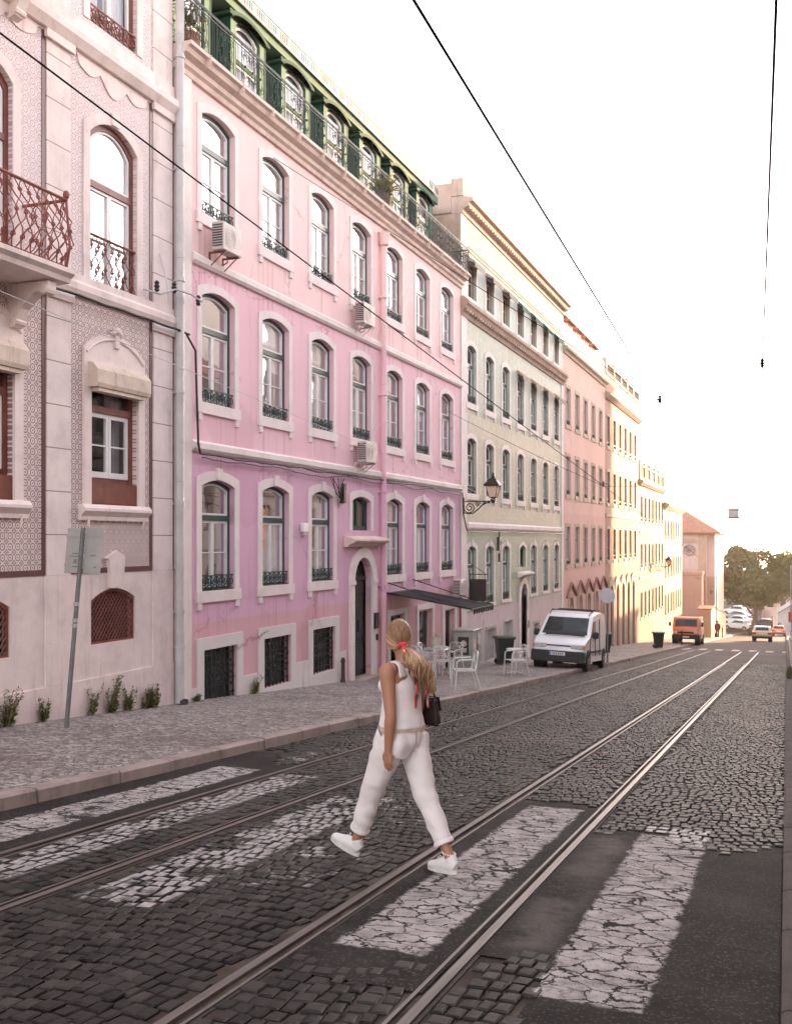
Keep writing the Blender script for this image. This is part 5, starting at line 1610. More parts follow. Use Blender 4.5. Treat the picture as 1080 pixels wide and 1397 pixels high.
# ---- leaning sign with two plates seen from behind
st = thing('street_sign', 'pair of grey sign plates seen from behind on a leaning pole', 'sign', (-9.0,11.27,zp(11.27)))
top = Vector((.0,.36,2.68))
b = MB(); b.tube([(0,0,-.05),top],.032,10); b.build('pole', simple('galvanised_pole',(.15,.155,.15),.55,.3,.2,8), st, True)
M_PLATE = simple('grey_sign_back',(.42,.42,.40),.45,.3,.10,5)
ax = (top).normalized()
def plate(x0,x1,z0,z1,nm):
    b = MB(); b.cbox(((x0+x1)/2,0,(z0+z1)/2),(x1-x0,.022,z1-z0),.006)
    b.box(x0,x1,-.02,-.0112,z0+.10,z0+.13); b.box(x0,x1,-.02,-.0112,z1-.13,z1-.10)
    sh = (z0+z1)/2*.36/2.68
    b.v = [(a+.05, c+d*.36/2.68+.05, d) for a,c,d in b.v]
    return b.build(nm, M_PLATE, st, True)
p_a = plate(-.34,-.05,2.06,2.68,'sign_plate'); p_b = plate(-.03,.25,2.05,2.69,'sign_plate')
M_STK = simple('faded_sticker_ink',(.16,.17,.17),.7)
b = MB()
for k,(x0,x1,z) in enumerate(((-.22,-.12,2.33),(-.26,-.10,2.29),(-.2,-.13,2.24),(-.19,-.14,2.22),(-.2,-.13,2.20),(-.19,-.14,2.18),(-.2,-.13,2.15))):
    for q in range(6):
        a = x0+(x1-x0)*q/6; b.box(a+.05,a+.05+(x1-x0)/9,z*.1343+.05-.0135,z*.1343+.05-.0118,z-.008,z+.008)
b.build('sticker', M_STK, p_a, True)
b = MB()
for q in range(3): b.box(.08+q*.03+.05,.10+q*.03+.05,2.3*.1343+.05-.0135,2.3*.1343+.05-.0118,2.29,2.31)
b.box(.2,.23,2.15*.1343+.05-.0135,2.15*.1343+.05-.0118,2.12,2.15); b.build('sticker', M_STK, p_b, True)
b = MB()
for z in (1.62,1.40,1.33): b.lathe([(.036,0),(.036,.05)],(0,z*.1343,z),10)
b.build('band', M_PLATE, st, True)

rs = thing('round_sign', 'round road sign seen from behind on a thin pole beyond the van', 'sign', (-6.25,38.7,zp(38.7)))
b = MB(); b.tube([(0,0,0),(0,0,2.85)],.03,8); b.build('pole', simple('grey_pole',(.20,.19,.19),.5,.4), rs, True)
b = MB(); b.lathe([(.001,-.05),(.27,-.05),(.285,-.04),(.285,-.032),(.001,-.03)],(0,0,2.5),28,'y'); b.build('disc', simple('pale_sign_back',(.50,.47,.50),.45,.2), rs, True)

# ---- grey rainwater pipe between the houses
rp = thing('rainwater_pipe', 'grey rainwater pipe between the tiled house and the pink house', 'pipe', (XW+.12,15.04,zp(15.04)))
b = MB(); zb = zp(15.04)
for i in range(8):
    z0 = zb+i*1.9; b.tube([(XW+.13,15.04,max(z0,zb+.02)),(XW+.13,15.04,z0+1.895)],.075,12,cap=True)
b.build('pipe', M_GREY, rp)
for z in (zb+.95, zb+1.55, zb+2.3,zb+3.4,zb+5.3,zb+7.2,zb+9.1,zb+11):
    b = MB(); b.lathe([(.078,0),(.090,0),(.090,.045),(.078,.045)],(XW+.13,15.04,z),12); b.box(XW,XW+.06,15.02,15.06,z,z+.04); b.build('bracket', M_GREY, rp)
b = MB(); b.tube([(XW+.13,15.04,zb+.20),(XW+.13,15.04,zb+.06),(XW+.25,15.06,zb+.02)],.07,10); b.build('shoe', M_CABLE, rp)

# ---- cables along the fronts
def cable(label, pts, r, name='cable', cat='cable', mat=None, sag=0, group=None, n=7):
    out = []
    pts = [Vector(p) for p in pts]
    for a,c in zip(pts[:-1],pts[1:]):
        for i in range(n): 
            t = i/n; q = a.lerp(c,t); q.z -= sag*4*t*(1-t); out.append(q)
    out.append(pts[-1])
    b = MB(); b.tube(out, r, 5)
    return tag(b.build(name, mat or M_CABLE), label, cat, group)
def wob(y0,y1,z,dx=.13,amp=.03,n=24,seed=0):
    n *= 4
    return [(XW+dx+.008*math.sin(i*.5+seed), y0+(y1-y0)*i/n, z+amp*mnoise.noise((i*.11,seed*3.1,0))*1.6+amp*.3*mnoise.noise((i*.5,seed,5))) for i in range(n+1)]
cable('black cable bundle along the string course of the tiled house', wob(9.0,15.3,5.34,.16,.018), .022, n=3)
cable('black cable dropping beside the pink house corner and along its lower string course', [(XW+.16,15.2,5.32),(XW+.12,15.55,5.1),(XW+.11,15.62,4.2),(XW+.11,15.66,3.5)]+wob(15.7,31.4,3.31,.12,.035,40,1)+[(XW+.1,31.5,3.0),(XW+.1,31.55,2.6)], .020, n=2)
cable('thin second cable sagging under the lower string course of the pink house', wob(15.8,31.3,3.24,.10,.05,30,3), .010, n=3)
cable('black cable along the string course of the green house', [(XW+.1,31.56,2.6),(XW+.12,31.8,2.2)]+wob(32.0,47.6,2.08,.10,.035,34,2), .020, n=2)
jb = thing('junction_box', 'black junction box and cable tangle above the pink house door', 'junction box', (XW+.05,22.05,2.6))
b = MB(); b.cbox((.04,.0,.28),(.09,.14,.46),.01); b.build('box', M_CABLE, jb, True)
b = MB()
for k in range(7): b.tube([(.05,-.15-.07*k+.3*math.sin(k),.62),(.07,-.2-.05*k,.30+.1*math.sin(k*2)),(.06,-.25+.04*k,.05),(.07,-.15,.02+.05*k),(.05,.0,.1)],.010,4)
b.build('cable_loop', M_CABLE, jb, True)
jb2 = thing('junction_box', 'black junction box hanging under the cable of the green house', 'junction box', (XW+.05,35.9,.9))
b = MB(); b.cbox((.05,0,.75),(.10,.18,.5),.01); b.cbox((.06,.05,.25),(.08,.14,.3),.01); b.build('box', M_CABLE, jb2, True)
b = MB(); b.tube([(.05,0,1.2),(.05,.02,.9)],.02,5); b.tube([(.05,0.12,1.2),(.1,.1,.8),(.06,.05,.4)],.014,5); b.build('cable_loop', M_CABLE, jb2, True)
al = thing('alarm_box', 'small white alarm box on the pink ground floor wall', 'alarm box', (XW,20.05,1.95))
b = MB(); b.cbox((.05,.0,.10),(.09,.26,.20),.015); b.build('casing', M_WHITE, al, True)
b = MB(); b.cbox((.06,-.01,-.045),(.06,.18,.06),.012); b.build('lamp', simple('alarm_lens',(.45,.40,.40),.3), al, True)
ins = thing('wall_insulator', 'iron arm with insulators on the tiled house corner', 'insulator', (XW+.05,14.55,5.95))
b = MB(); b.tube([(0,-.45,-.1),(.15,-.2,-.14),(.25,.1,0),(.3,.5,.0),(.3,.85,-.05)],.018,5); b.tube([(0,0,.6),(.12,.05,.1),(.14,.06,-.2)],.014,5); b.build('arm', M_GREY, ins, True)
b = MB()
for y,z in ((.1,.03),(.85,-.02),(-.4,-.06)): b.lathe([(.02,-.09),(.045,-.06),(.03,-.03),(.05,0),(.03,.03),(.045,.06),(.02,.09)],(.22,y,z),8)
b.build('insulator', M_CABLE, ins, True)
# ---- overhead wires
def wy(x0,x1,y0,y1,h,n=14,sag=.0):
    return [(x0+(x1-x0)*i/n, y0+(y1-y0)*i/n, RZ(y0+(y1-y0)*i/n)+h-sag*math.sin(PI*i/n)) for i in range(n+1)]
M_WIRE = simple('tram_wire',(.016,.014,.014),.9,0,.1,6,spec=.0)
cable('bold tram contact wire running down the sky to its hanger', wy(-2.2,-2.02,-6,18,5.5)+wy(-2.02,-2.05,18,70,5.5)[1:], .0105, 'contact_wire', 'wire', M_WIRE, n=1)
cable('tram contact wire crossing in front of the left house fronts', wy(-4.80,-4.80,-6,62,5.5,30), .0075, 'contact_wire', 'wire', M_WIRE, n=1)
cable('thin feeder wire dropping near the right edge of the sky', wy(.19,-.33,-2,15.92,5.5,10)+wy(-.33,-.6,15.92,60,5.5,10)[1:], .010, 'feeder_wire', 'wire', M_WIRE, n=1)
cable('thin slack wire crossing the tiled and pink fronts below the contact wire', wy(-7.6,-7.6,2,50,5.0,20), .005, 'slack_wire', 'wire', M_GREY, n=1)
cable('thin span wire across the street from the pink house at middle floor height', [(XW+.05,30.0,5.75),(-4.8,29.0,3.3+.0),(-2.05,28.5,3.34),(2.75,27.5,5.5)], .005, 'span_wire', 'wire', M_WIRE, sag=.05)
cable('faint span wire held by the hanger at the lower end of the bold wire', [(XW+.05,18.6,9.55),(-2.02,18.0,4.15),(-.33,15.92,4.32),(2.75,15.6,6.0)], .006, 'span_wire', 'wire', M_WIRE)
def hanger(label, loc):
    t = thing('wire_hanger', label, 'insulator', loc, group='insulators on the overhead wires')
    b = MB(); b.lathe([(.012,-.06),(.035,-.045),(.02,-.02),(.045,0),(.02,.02),(.035,.045),(.012,.07)],(0,0,.05),8); b.build('insulator', M_CABLE, t, True)
    b = MB(); b.tube([(-.12,0,.05),(.12,0,.05)],.010,5); b.box(-.012,.012,-.05,.05,-.03,.0); b.build('clamp', M_IRON, t, True)
hanger('dark hanger clamp where the bold contact wire meets its span wire', (-2.02,18.0,RZ(18)+5.5))
hanger('dark insulator on the thin feeder wire near the right edge', (-.33,15.92,RZ(15.92)+5.52))
hanger('dark hanger on the contact wire in front of the green house', (-4.8,29,RZ(29)+5.5))
hp = thing('hanging_panel', 'small white panel with orange edges hung on a wire over the street', 'sign', (-2.2,48,0))
b = MB(); b.box(-.24,.24,-.03,.03,2.82,3.10); b.build('panel', simple('white_panel',(.66,.62,.64),.5), hp, True)
b = MB(); b.box(-.25,.25,-.035,.035,3.10,3.19); b.box(-.25,.25,-.035,.035,2.73,2.82); b.build('edge', simple('orange_edge',(.55,.16,.04),.5), hp, True)
cable('faint wire across the far street carrying the hanging panel', [(XW+.05,48,3.6),(-3.3,48,3.22),(-2.2,48,3.17),(-.6,48,3.3),(2.9,48,3.9)], .004, 'span_wire', 'wire', M_WIRE, sag=.02)
hanger('tiny insulator left of the hanging panel', (-3.3,48,3.16)); hanger('tiny insulator right of the hanging panel', (-.95,48,3.22))

# ---- TV aerial on the green house
an = thing('tv_aerial', 'thin television aerial above the parapet of the green house', 'aerial', (XW-.5,44.6,12.4))
b = MB(); b.tube([(0,0,0),(0,0,2.6)],.02,5); b.build('mast', M_IRON, an, True)
b = MB(); b.tube([(-.2,-.9,2.35),(.0,.5,2.45)],.012,4)
for i in range(6): b.tube([(-.2+.03*i-.2,-.9+i*.25,2.36+.01*i),(-.2+.03*i+.2,-.9+i*.25,2.36+.01*i)],.008,4)
for z in (1.9,2.15,2.5): b.tube([(-.25,0,z),(.25,0,z)],.01,4)
b.build('rod', M_IRON, an, True)

# ---- plants
M_WEED = leaf_mat('weed_leaves',(.06,.085,.03),(.13,.14,.05)); M_STALK = simple('dry_stalk',(.20,.15,.07),.9,0,.3,8)
def weed(label, x, y, z, h, n, spread, seed, name='weed_clump', grp='weeds along the foot of the walls'):
    rnd = random.Random(seed)
    t = thing(name, label, 'weeds', (x,y,z), group=grp)
    s = MB(); l = MB()
    for i in range(n):
        a = rnd.uniform(0,2*PI); r0 = rnd.uniform(0,spread*.6); hh = h*rnd.uniform(.45,1)
        p = Vector((abs(r0*math.cos(a))*.5,r0*math.sin(a),0)); lean = Vector((rnd.uniform(-.02,.25),rnd.uniform(-.3,.3),1)).normalized()
        pts = [p]; 
        for k in range(4):
            lean = (lean+Vector((rnd.uniform(-.1,.14),rnd.uniform(-.15,.15),-.02))).normalized(); pts.append(pts[-1]+lean*hh/4)
        s.tube(pts, [.006,.005,.004,.003,.002], 4, cap=False)
        for k in range(int(16+hh*46)):
            q = pts[0].lerp(pts[-1], rnd.uniform(.05,1)) ; j = rnd.random()*3.99; i0 = int(j); q = pts[i0].lerp(pts[i0+1], j-i0)
            d = Vector((rnd.uniform(-1,1),rnd.uniform(-1,1),rnd.uniform(.0,1))).normalized(); ln = rnd.uniform(.03,.09)*(1.2-.5*j/4); sd = d.cross(Vector((rnd.random(),rnd.random(),1))).normalized()*ln*.16
            l.quad(q, q+d*ln*.5+sd, q+d*ln, q+d*ln*.5-sd)
    s.build('stem', M_STALK, t, True); l.build('leaves', M_WEED, t, True)
    return t
for k,(y,h,n_,sp,lb) in enumerate(((10.95,.55,18,.25,'tall weeds at the left edge of the picture by the tiled house'),(11.65,.38,12,.16,'small weed clump between the picture edge and the leaning pole'),
        (12.75,.50,8,.14,'sparse tall weed just right of the leaning pole'),(13.25,.62,14,.20,'tallest feathery weed clump at the tiled wall'),(13.62,.45,12,.18,'slim weed clump between two bigger ones'),
        (14.25,.42,34,.34,'broad dense weed clump beside the grey rainwater pipe'),(17.75,.42,14,.16,'dry weed clump between two barred cellar windows'),(15.6,.12,10,.25,'low green tuft at the corner of the pink house'))):
    weed(lb, XW+.06, y, zp(y), h, n_, sp, k+3)
bp = thing('iron_boot_post', 'dark rusty stump post on the pavement left of the door step', 'post', (XW+.12,21.95,zp(21.95)))
b = MB(); b.lathe([(.07,0),(.05,.1),(.045,.45),(.06,.5),(.03,.58)],(0,0,0),10); b.build('stump', simple('rusty_stump',(.06,.035,.03),.8), bp, True)

pp = thing('potted_plant', 'yellow green spiky plant in a pot on the attic balcony', 'plant', (XW+.05,24.6,10.28))
b = MB(); b.lathe([(.16,0),(.22,.35),(.24,.40),(.20,.40),(.19,.34)],(0,0,0),12); b.build('pot', M_ROOF, pp, True)
b = MB()
for i in range(110):
    a = random.uniform(0,2*PI); e_ = random.uniform(.3,1.4); L = random.uniform(.5,1.0)
    d = Vector((math.cos(a)*math.cos(e_),math.sin(a)*math.cos(e_),math.sin(e_))); p = Vector((0,0,.38)); s_ = d.cross(Vector((0,0,1))).normalized()*.022
    q = [p+d*L*t_+Vector((0,0,-.35*L*t_*t_)) for t_ in (0,.35,.7,1)]
    b.add([q[0]-s_*.6,q[0]+s_*.6,q[1]+s_,q[1]-s_,q[2]+s_*.8,q[2]-s_*.8,q[3]],[(0,1,2,3),(3,2,4,5),(5,4,6)])
b.build('foliage', leaf_mat('spiky_leaves',(.14,.15,.04),(.34,.26,.07)), pp, True)
pp2 = thing('potted_plant', 'leafy plant at the near end of the attic balcony', 'plant', (XW+.02,15.5,10.28))
b = MB(); b.lathe([(.14,0),(.19,.3),(.2,.34),(.17,.34)],(0,0,0),12); b.build('pot', M_ROOF, pp2, True)
b = MB()
for i in range(160):
    d = Vector((random.gauss(0,1),random.gauss(0,1),random.gauss(0,1))).normalized(); c = Vector((0,0,.62))+d*random.uniform(.05,.32); u_ = Vector((random.gauss(0,1),random.gauss(0,1),random.gauss(0,1))).normalized()*.05; v_ = u_.cross(d).normalized()*.03
    b.quad(c-u_,c-v_,c+u_,c+v_)
b.build('foliage', leaf_mat('balcony_leaves',(.05,.08,.03),(.2,.16,.06)), pp2, True)
# ================================================================== vehicles
def carpaint(name, col, rough=.3):
    n = NB(name)
    f = n.noise(1.6,5); g = n.noise(26,4,rough=.7)
    c = n.mix(n.m('MULTIPLY',n.step(f,.45,.75),.25), col, tuple(k*.78 for k in col))
    c = n.mix(n.m('MULTIPLY',n.step(g,.58,.75),.25), c, tuple(k*.55+.02 for k in col))
    n.set(col=c, rough=n.m('MULTIPLY_ADD',f,.2,rough-.08), spec=.5, coat=.5, coatr=.12)
    return n.mat
n = NB('car_glass'); n.set(col=n.ramp(n.noise(1.5,3),[(.3,(.015,.022,.024)),(.7,(.05,.065,.065))]), rough=.05, spec=.35); M_CARG = n.mat
M_BLK = simple('black_bumper_plastic',(.022,.021,.022),.55,0,.25,6)
M_TYRE = simple('tyre_rubber',(.02,.019,.018),.85,0,.3,8)
M_RIM = simple('steel_rim',(.34,.33,.32),.4,.7,.2,8)
M_LAMP = simple('clear_lamp',(.62,.60,.56),.12,.1,.2,20)
M_TAIL = simple('red_lamp',(.45,.03,.02),.2)
M_IND = simple('amber_lamp',(.6,.28,.05),.2)
M_NPL = simple('number_plate',(.66,.66,.66),.5,0,.05)
M_NPB = simple('plate_blue',(.05,.15,.5),.5)

def vehicle(label, cat, name, loc, rz, paint, W, prof, belt, tumble, wheels, r, spec, roll=0, group=None, pitch=0):
    """prof: (y,z) outline from rear bottom over the roof to front bottom; y forward"""
    t = thing(name, label, cat, loc, (pitch, roll, rz), group)
    zt = max(z for _,z in prof); y1 = max(y for y,_ in prof); y0 = min(y for y,_ in prof)
    def D(x,y,z):
        tz = max(0,(z-belt)/(zt-belt)); x *= 1-tumble*tz**1.2
        x *= 1-.09*max(0,(y-(y1-.75))/.75)**2-.06*max(0,((y0+.6)-y)/.6)**2
        return (x,y,z)
    cy = sum(p[0] for p in prof)/len(prof); cz = sum(p[1] for p in prof)/len(prof)
    b = MB()
    st = [(-1,.045),(-.97,.018),(-.9,0),(-.5,0),(0,0),(.5,0),(.9,0),(.97,.018),(1,.045)]
    n_ = len(prof); vs = []
    for f,ins in st:
        for y,z in prof:
            d = Vector((cy-y,cz-z)).normalized()*ins
            # bow the nose and tail in plan
            bow = .06*(f*f)*(1 if y > cy else -1)*min(1,abs(y-cy)/(y1-cy))
            vs.append(D(f*W/2, y+d.x-bow, z+d.y))
    fs = []
    for i in range(len(st)-1):
        for k in range(n_):
            fs.append((i*n_+k, i*n_+(k+1)%n_, (i+1)*n_+(k+1)%n_, (i+1)*n_+k))
    fs += [tuple(range(n_)), tuple(range(len(st)*n_-1,(len(st)-1)*n_-1,-1))]
    b.add(vs,fs)
    # dark wheel wells
    body = b.build('body', paint, t, True)
    def panel(nm, poly, mat, off=.006, parent=None):
        """poly of (x,y,z), lifted along its normal"""
        pts = [Vector(D(*p)) for p in poly]
        nrm = (pts[1]-pts[0]).cross(pts[2]-pts[0]).normalized()
        ctr = sum(pts,Vector())/len(pts)
        if nrm.dot(ctr-Vector((0,cy,cz))) < 0: nrm = -nrm
        q = MB(); m_ = len(pts)
        q.add([p+nrm*off for p in pts]+[p-nrm*.02 for p in pts],[tuple(range(m_))]+[(i,(i+1)%m_,m_+(i+1)%m_,m_+i) for i in range(m_)])
        return q.build(nm, mat, parent or t, True)
    for nm,poly,mat,off in spec.get('panels',[]): panel(nm,poly,mat,off)
    for side in (-1,1):
        for nm,poly,mat in spec.get('side',[]):
            panel(nm,[(side*W/2*1.0,y,z) for y,z in poly],mat,.008)
    for (nm,(a,c,e,f,g,h),mat) in spec.get('boxes',[]):
        q = MB(); q.cbox(((a+c)/2,(e+f)/2,(g+h)/2),(c-a,f-e,h-g),min(.02,(h-g)*.2,(f-e)*.3)); q.build(nm,mat,t,True)
    for wy_ in wheels:
        for sd in (-1,1):
            q = MB(); q.lathe([(r*1.14,W/2*.62),(r*1.14,W/2*1.004)],(0,wy_,r+.01),20,'x')
            if sd < 0: q.v = [(-a,c,d) for a,c,d in q.v]
            q.build('wheel_arch', M_BLK, t, True)
            q = MB(); q.lathe([(r*.6,W/2-.20),(r*.94,W/2-.20),(r,W/2-.16),(r,W/2-.03),(r*.94,W/2+.012),(r*.62,W/2+.012)],(0,wy_,r),24,'x')
            if sd < 0: q.v = [(-a,c,d) for a,c,d in q.v]
            wh = q.build('wheel', M_TYRE, t, True)
            q = MB(); q.lathe([(r*.60,W/2-.02),(r*.62,W/2+.016),(r*.5,W/2+.005),(r*.2,W/2+.02),(.02,W/2+.02)],(0,wy_,r),18,'x')
            if sd < 0: q.v = [(-a,c,d) for a,c,d in q.v]
            q.build('rim', M_RIM, wh, True)
    return t

# ---- white van, half up on the pavement, facing us
VW = 1.76
vprof = [(-2.2,.32),(-2.24,.7),(-2.22,1.3),(-2.14,1.78),(-2.02,1.88),(-1.2,1.93),(-.2,1.92),(.30,1.85),(.55,1.74),(1.28,1.14),(1.36,1.09),(1.75,1.0),(2.08,.86),(2.17,.72),(2.21,.58),(2.21,.40),(2.12,.26),(1.0,.24),(-1.2,.24)]
wsx = .76
vspec = dict(
 panels=[('windscreen',[(-wsx,1.26,1.155),(wsx,1.26,1.155),(wsx*.98,.60,1.70),(-wsx*.98,.60,1.70)],M_CARG,.012),
         ('wiper',[(-.7,1.33,1.115),(.62,1.33,1.115),(.62,1.30,1.135),(-.7,1.30,1.135)],M_BLK,.03),
         ('bonnet_seam',[(-.66,1.42,1.077),(.66,1.42,1.077),(.66,1.405,1.081),(-.66,1.405,1.081)],M_BLK,.004),('dashboard',[(-.74,1.255,1.16),(.74,1.255,1.16),(.74,1.17,1.235),(-.74,1.17,1.235)],M_BLK,.016),('grille',[(-.42,2.135,.80),(.42,2.135,.80),(.42,2.15,.765),(-.42,2.15,.765)],M_BLK,.012)],
 side=[('side_window',[(1.05,1.12),(.22,1.10),(.22,1.62),(.62,1.60)],M_CARG),
       ('door_seam',[(.16,.45),(.145,.45),(.145,1.65),(.16,1.65)],M_BLK),('door_seam',[(-.75,.45),(-.765,.45),(-.765,1.7),(-.75,1.7)],M_BLK),('door_seam',[(1.2,.6),(1.19,.6),(1.19,1.08),(1.2,1.08)],M_BLK),
       ('door_handle',[(.36,.98),(.22,.98),(.22,1.02),(.36,1.02)],M_BLK),('rub_strip',[(1.1,.56),(-1.05,.56),(-1.05,.63),(1.1,.63)],M_BLK)],
 boxes=[('bumper',(-.86,.86,1.92,2.30,.26,.62),M_BLK),('number_plate',(-.26,.26,2.30,2.312,.47,.58),M_NPL),
        ('headlight',(-.80,-.40,2.02,2.175,.70,.84),M_LAMP),('headlight',(.40,.80,2.02,2.175,.70,.84),M_LAMP),
        ('indicator',(-.86,-.80,1.98,2.12,.70,.83),M_IND),('indicator',(.80,.86,1.98,2.12,.70,.83),M_IND),
        ('plate_band',(.20,.262,2.30,2.3135,.472,.578),M_NPB),
        ('roof_bar',(-.72,.72,.05,.10,1.93,1.97),M_BLK),('roof_bar',(-.72,.72,-1.15,-1.10,1.97,2.01),M_BLK),
        ('badge',(-.05,.05,2.13,2.155,.735,.80),M_RIM)])
van = vehicle('white delivery van with black bumper parked half on the pavement', 'van', 'delivery_van', (-6.98,35.25,RZ(35.25)+.07), PI, carpaint('van_white',(.84,.83,.85)), VW, vprof, 1.0, .12, (1.45,-1.55), .31, vspec, roll=rad(-2.2), pitch=math.atan(K))
for sd in (-1,1):
    b = MB(); b.cbox((sd*(VW/2+.11),1.0,1.16),(.20,.10,.22),.03); b.tube([(sd*VW/2*.93,1.0,1.10),(sd*(VW/2+.06),1.0,1.12)],.025,5); b.build('door_mirror', M_BLK, van, True)
    b = MB(); b.tube([(sd*.66,.6,1.79),(sd*.69,.3,1.92),(sd*.69,-1.3,2.0)],.014,5); b.build('roof_rail', M_BLK, van, True)
# letters on the plate are too small to read in the photo: dark strokes only
b = MB()
for i in range(6): b.box(.14-i*.062-.018,.14-i*.062+.012,2.3125,2.3145,.495,.555)
b.build('plate_characters', M_DARK, van, True)

tprof = [(-2.6,.42),(-2.62,.9),(-2.6,1.9),(-2.5,2.02),(.2,2.02),(1.55,2.0),(1.78,1.92),(2.10,1.22),(2.22,1.14),(2.28,.8),(2.28,.5),(2.2,.40)]
M_ORG = carpaint('faded_orange',(.72,.20,.05),.4)
trk = vehicle('orange flat-faced truck parked at the kerb far down the street', 'truck', 'small_truck', (-6.72,78.0,RZ(78)+.05), PI, M_ORG, 1.92, tprof, 1.15, .08, (1.5,-1.6), .34,
 dict(panels=[('windscreen',[(-.80,2.05,1.30),(.80,2.05,1.30),(.78,1.83,1.80),(-.78,1.83,1.80)],M_CARG,.012)],
      side=[('side_window',[(1.75,1.25),(1.0,1.25),(1.0,1.78),(1.6,1.78)],M_CARG),('door_seam',[(.85,.6),(.83,.6),(.83,1.9),(.85,1.9)],M_BLK)],
      boxes=[('bumper',(-.95,.95,2.0,2.36,.40,.72),M_BLK),('number_plate',(-.26,.26,2.36,2.37,.50,.60),M_NPL),('headlight',(-.86,-.58,2.24,2.31,.78,.95),M_LAMP),('headlight',(.58,.86,2.24,2.31,.78,.95),M_LAMP),('grille',(-.55,.55,2.26,2.30,.80,.93),M_BLK)]), pitch=math.atan(K))
for sd in (-1,1):
    b = MB(); b.cbox((sd*1.12,1.95,1.45),(.16,.08,.30),.03); b.tube([(sd*.9,1.9,1.35),(sd*1.1,1.95,1.4)],.02,5); b.build('door_mirror', M_BLK, trk, True)

sprof = [(-2.15,.32),(-2.2,.62),(-2.16,.92),(-1.55,1.0),(-1.05,1.38),(-.6,1.45),(.2,1.44),(1.0,1.0),(1.95,.84),(2.12,.62),(2.1,.32)]
def saloon(label, loc, rz, col, name='saloon_car', grp=None, pitch=math.atan(-K)):
    return vehicle(label,'car',name,loc,rz,carpaint('paint_'+str(len(bpy.data.materials)),col),1.70,sprof,.95,.2,(1.35,-1.3),.30,
     dict(panels=[('rear_window',[(-.62,-1.50,1.045),(.62,-1.50,1.045),(.60,-1.12,1.33),(-.60,-1.12,1.33)],M_CARG,.012),
                  ('windscreen',[(-.66,.94,1.035),(.66,.94,1.035),(.62,.30,1.39),(-.62,.30,1.39)],M_CARG,.012)],
          side=[('side_window',[(.75,1.03),(-1.25,1.03),(-.95,1.36),(.2,1.36)],M_CARG)],
          boxes=[('rear_light',(-.84,-.50,-2.205,-2.10,.68,.86),M_TAIL),('rear_light',(.50,.84,-2.205,-2.10,.68,.86),M_TAIL),('number_plate',(-.26,.26,-2.215,-2.19,.62,.73),M_NPL),
                 ('bumper',(-.86,.86,-2.27,-2.0,.30,.50),M_BLK),('bumper',(-.86,.86,1.9,2.18,.30,.48),M_BLK),('headlight',(-.80,-.48,2.0,2.10,.62,.76),M_LAMP),('headlight',(.48,.80,2.0,2.10,.62,.76),M_LAMP)]), group=grp, pitch=pitch)
saloon('pale gold saloon seen from behind, driving away down the street', (-2.1,102.0,RZ(102)), 0, (.62,.50,.32))
saloon('coral red car ahead of the gold saloon at the street end', (-.95,146,RZ(146)), 0, (.55,.22,.16), 'hatchback_car')
b = MB(); b.quad((-16,149,RZ(149)+.3),(-3.6,149,RZ(149)+.3),(-3.6,185,-8.6),(-16,185,-8.6)); tag(b.build('parking_slope', M_FARS), kind='structure')
for k,(x,y,c,lb) in enumerate(((-6.2,151.5,(.45,.46,.48),'silver car lowest on the parking slope beside the big tree'),(-6.6,156,(.62,.62,.63),'white car second up the parking slope, behind the silver one'),
        (-6.9,161,(.16,.24,.30),'blue grey car third up the parking slope'),(-7.3,167,(.60,.61,.62),'white car highest on the parking slope, under the branches'),(-3.0,153,(.05,.06,.09),'dark blue car right behind the tree trunk'))):
    z_ = RZ(149)+.3+(y-149)*( -8.6-RZ(149)-.3)/36
    saloon(lb,(x,y,z_),rad(60+k*5),c,'parked_car','cars on the parking slope',0)

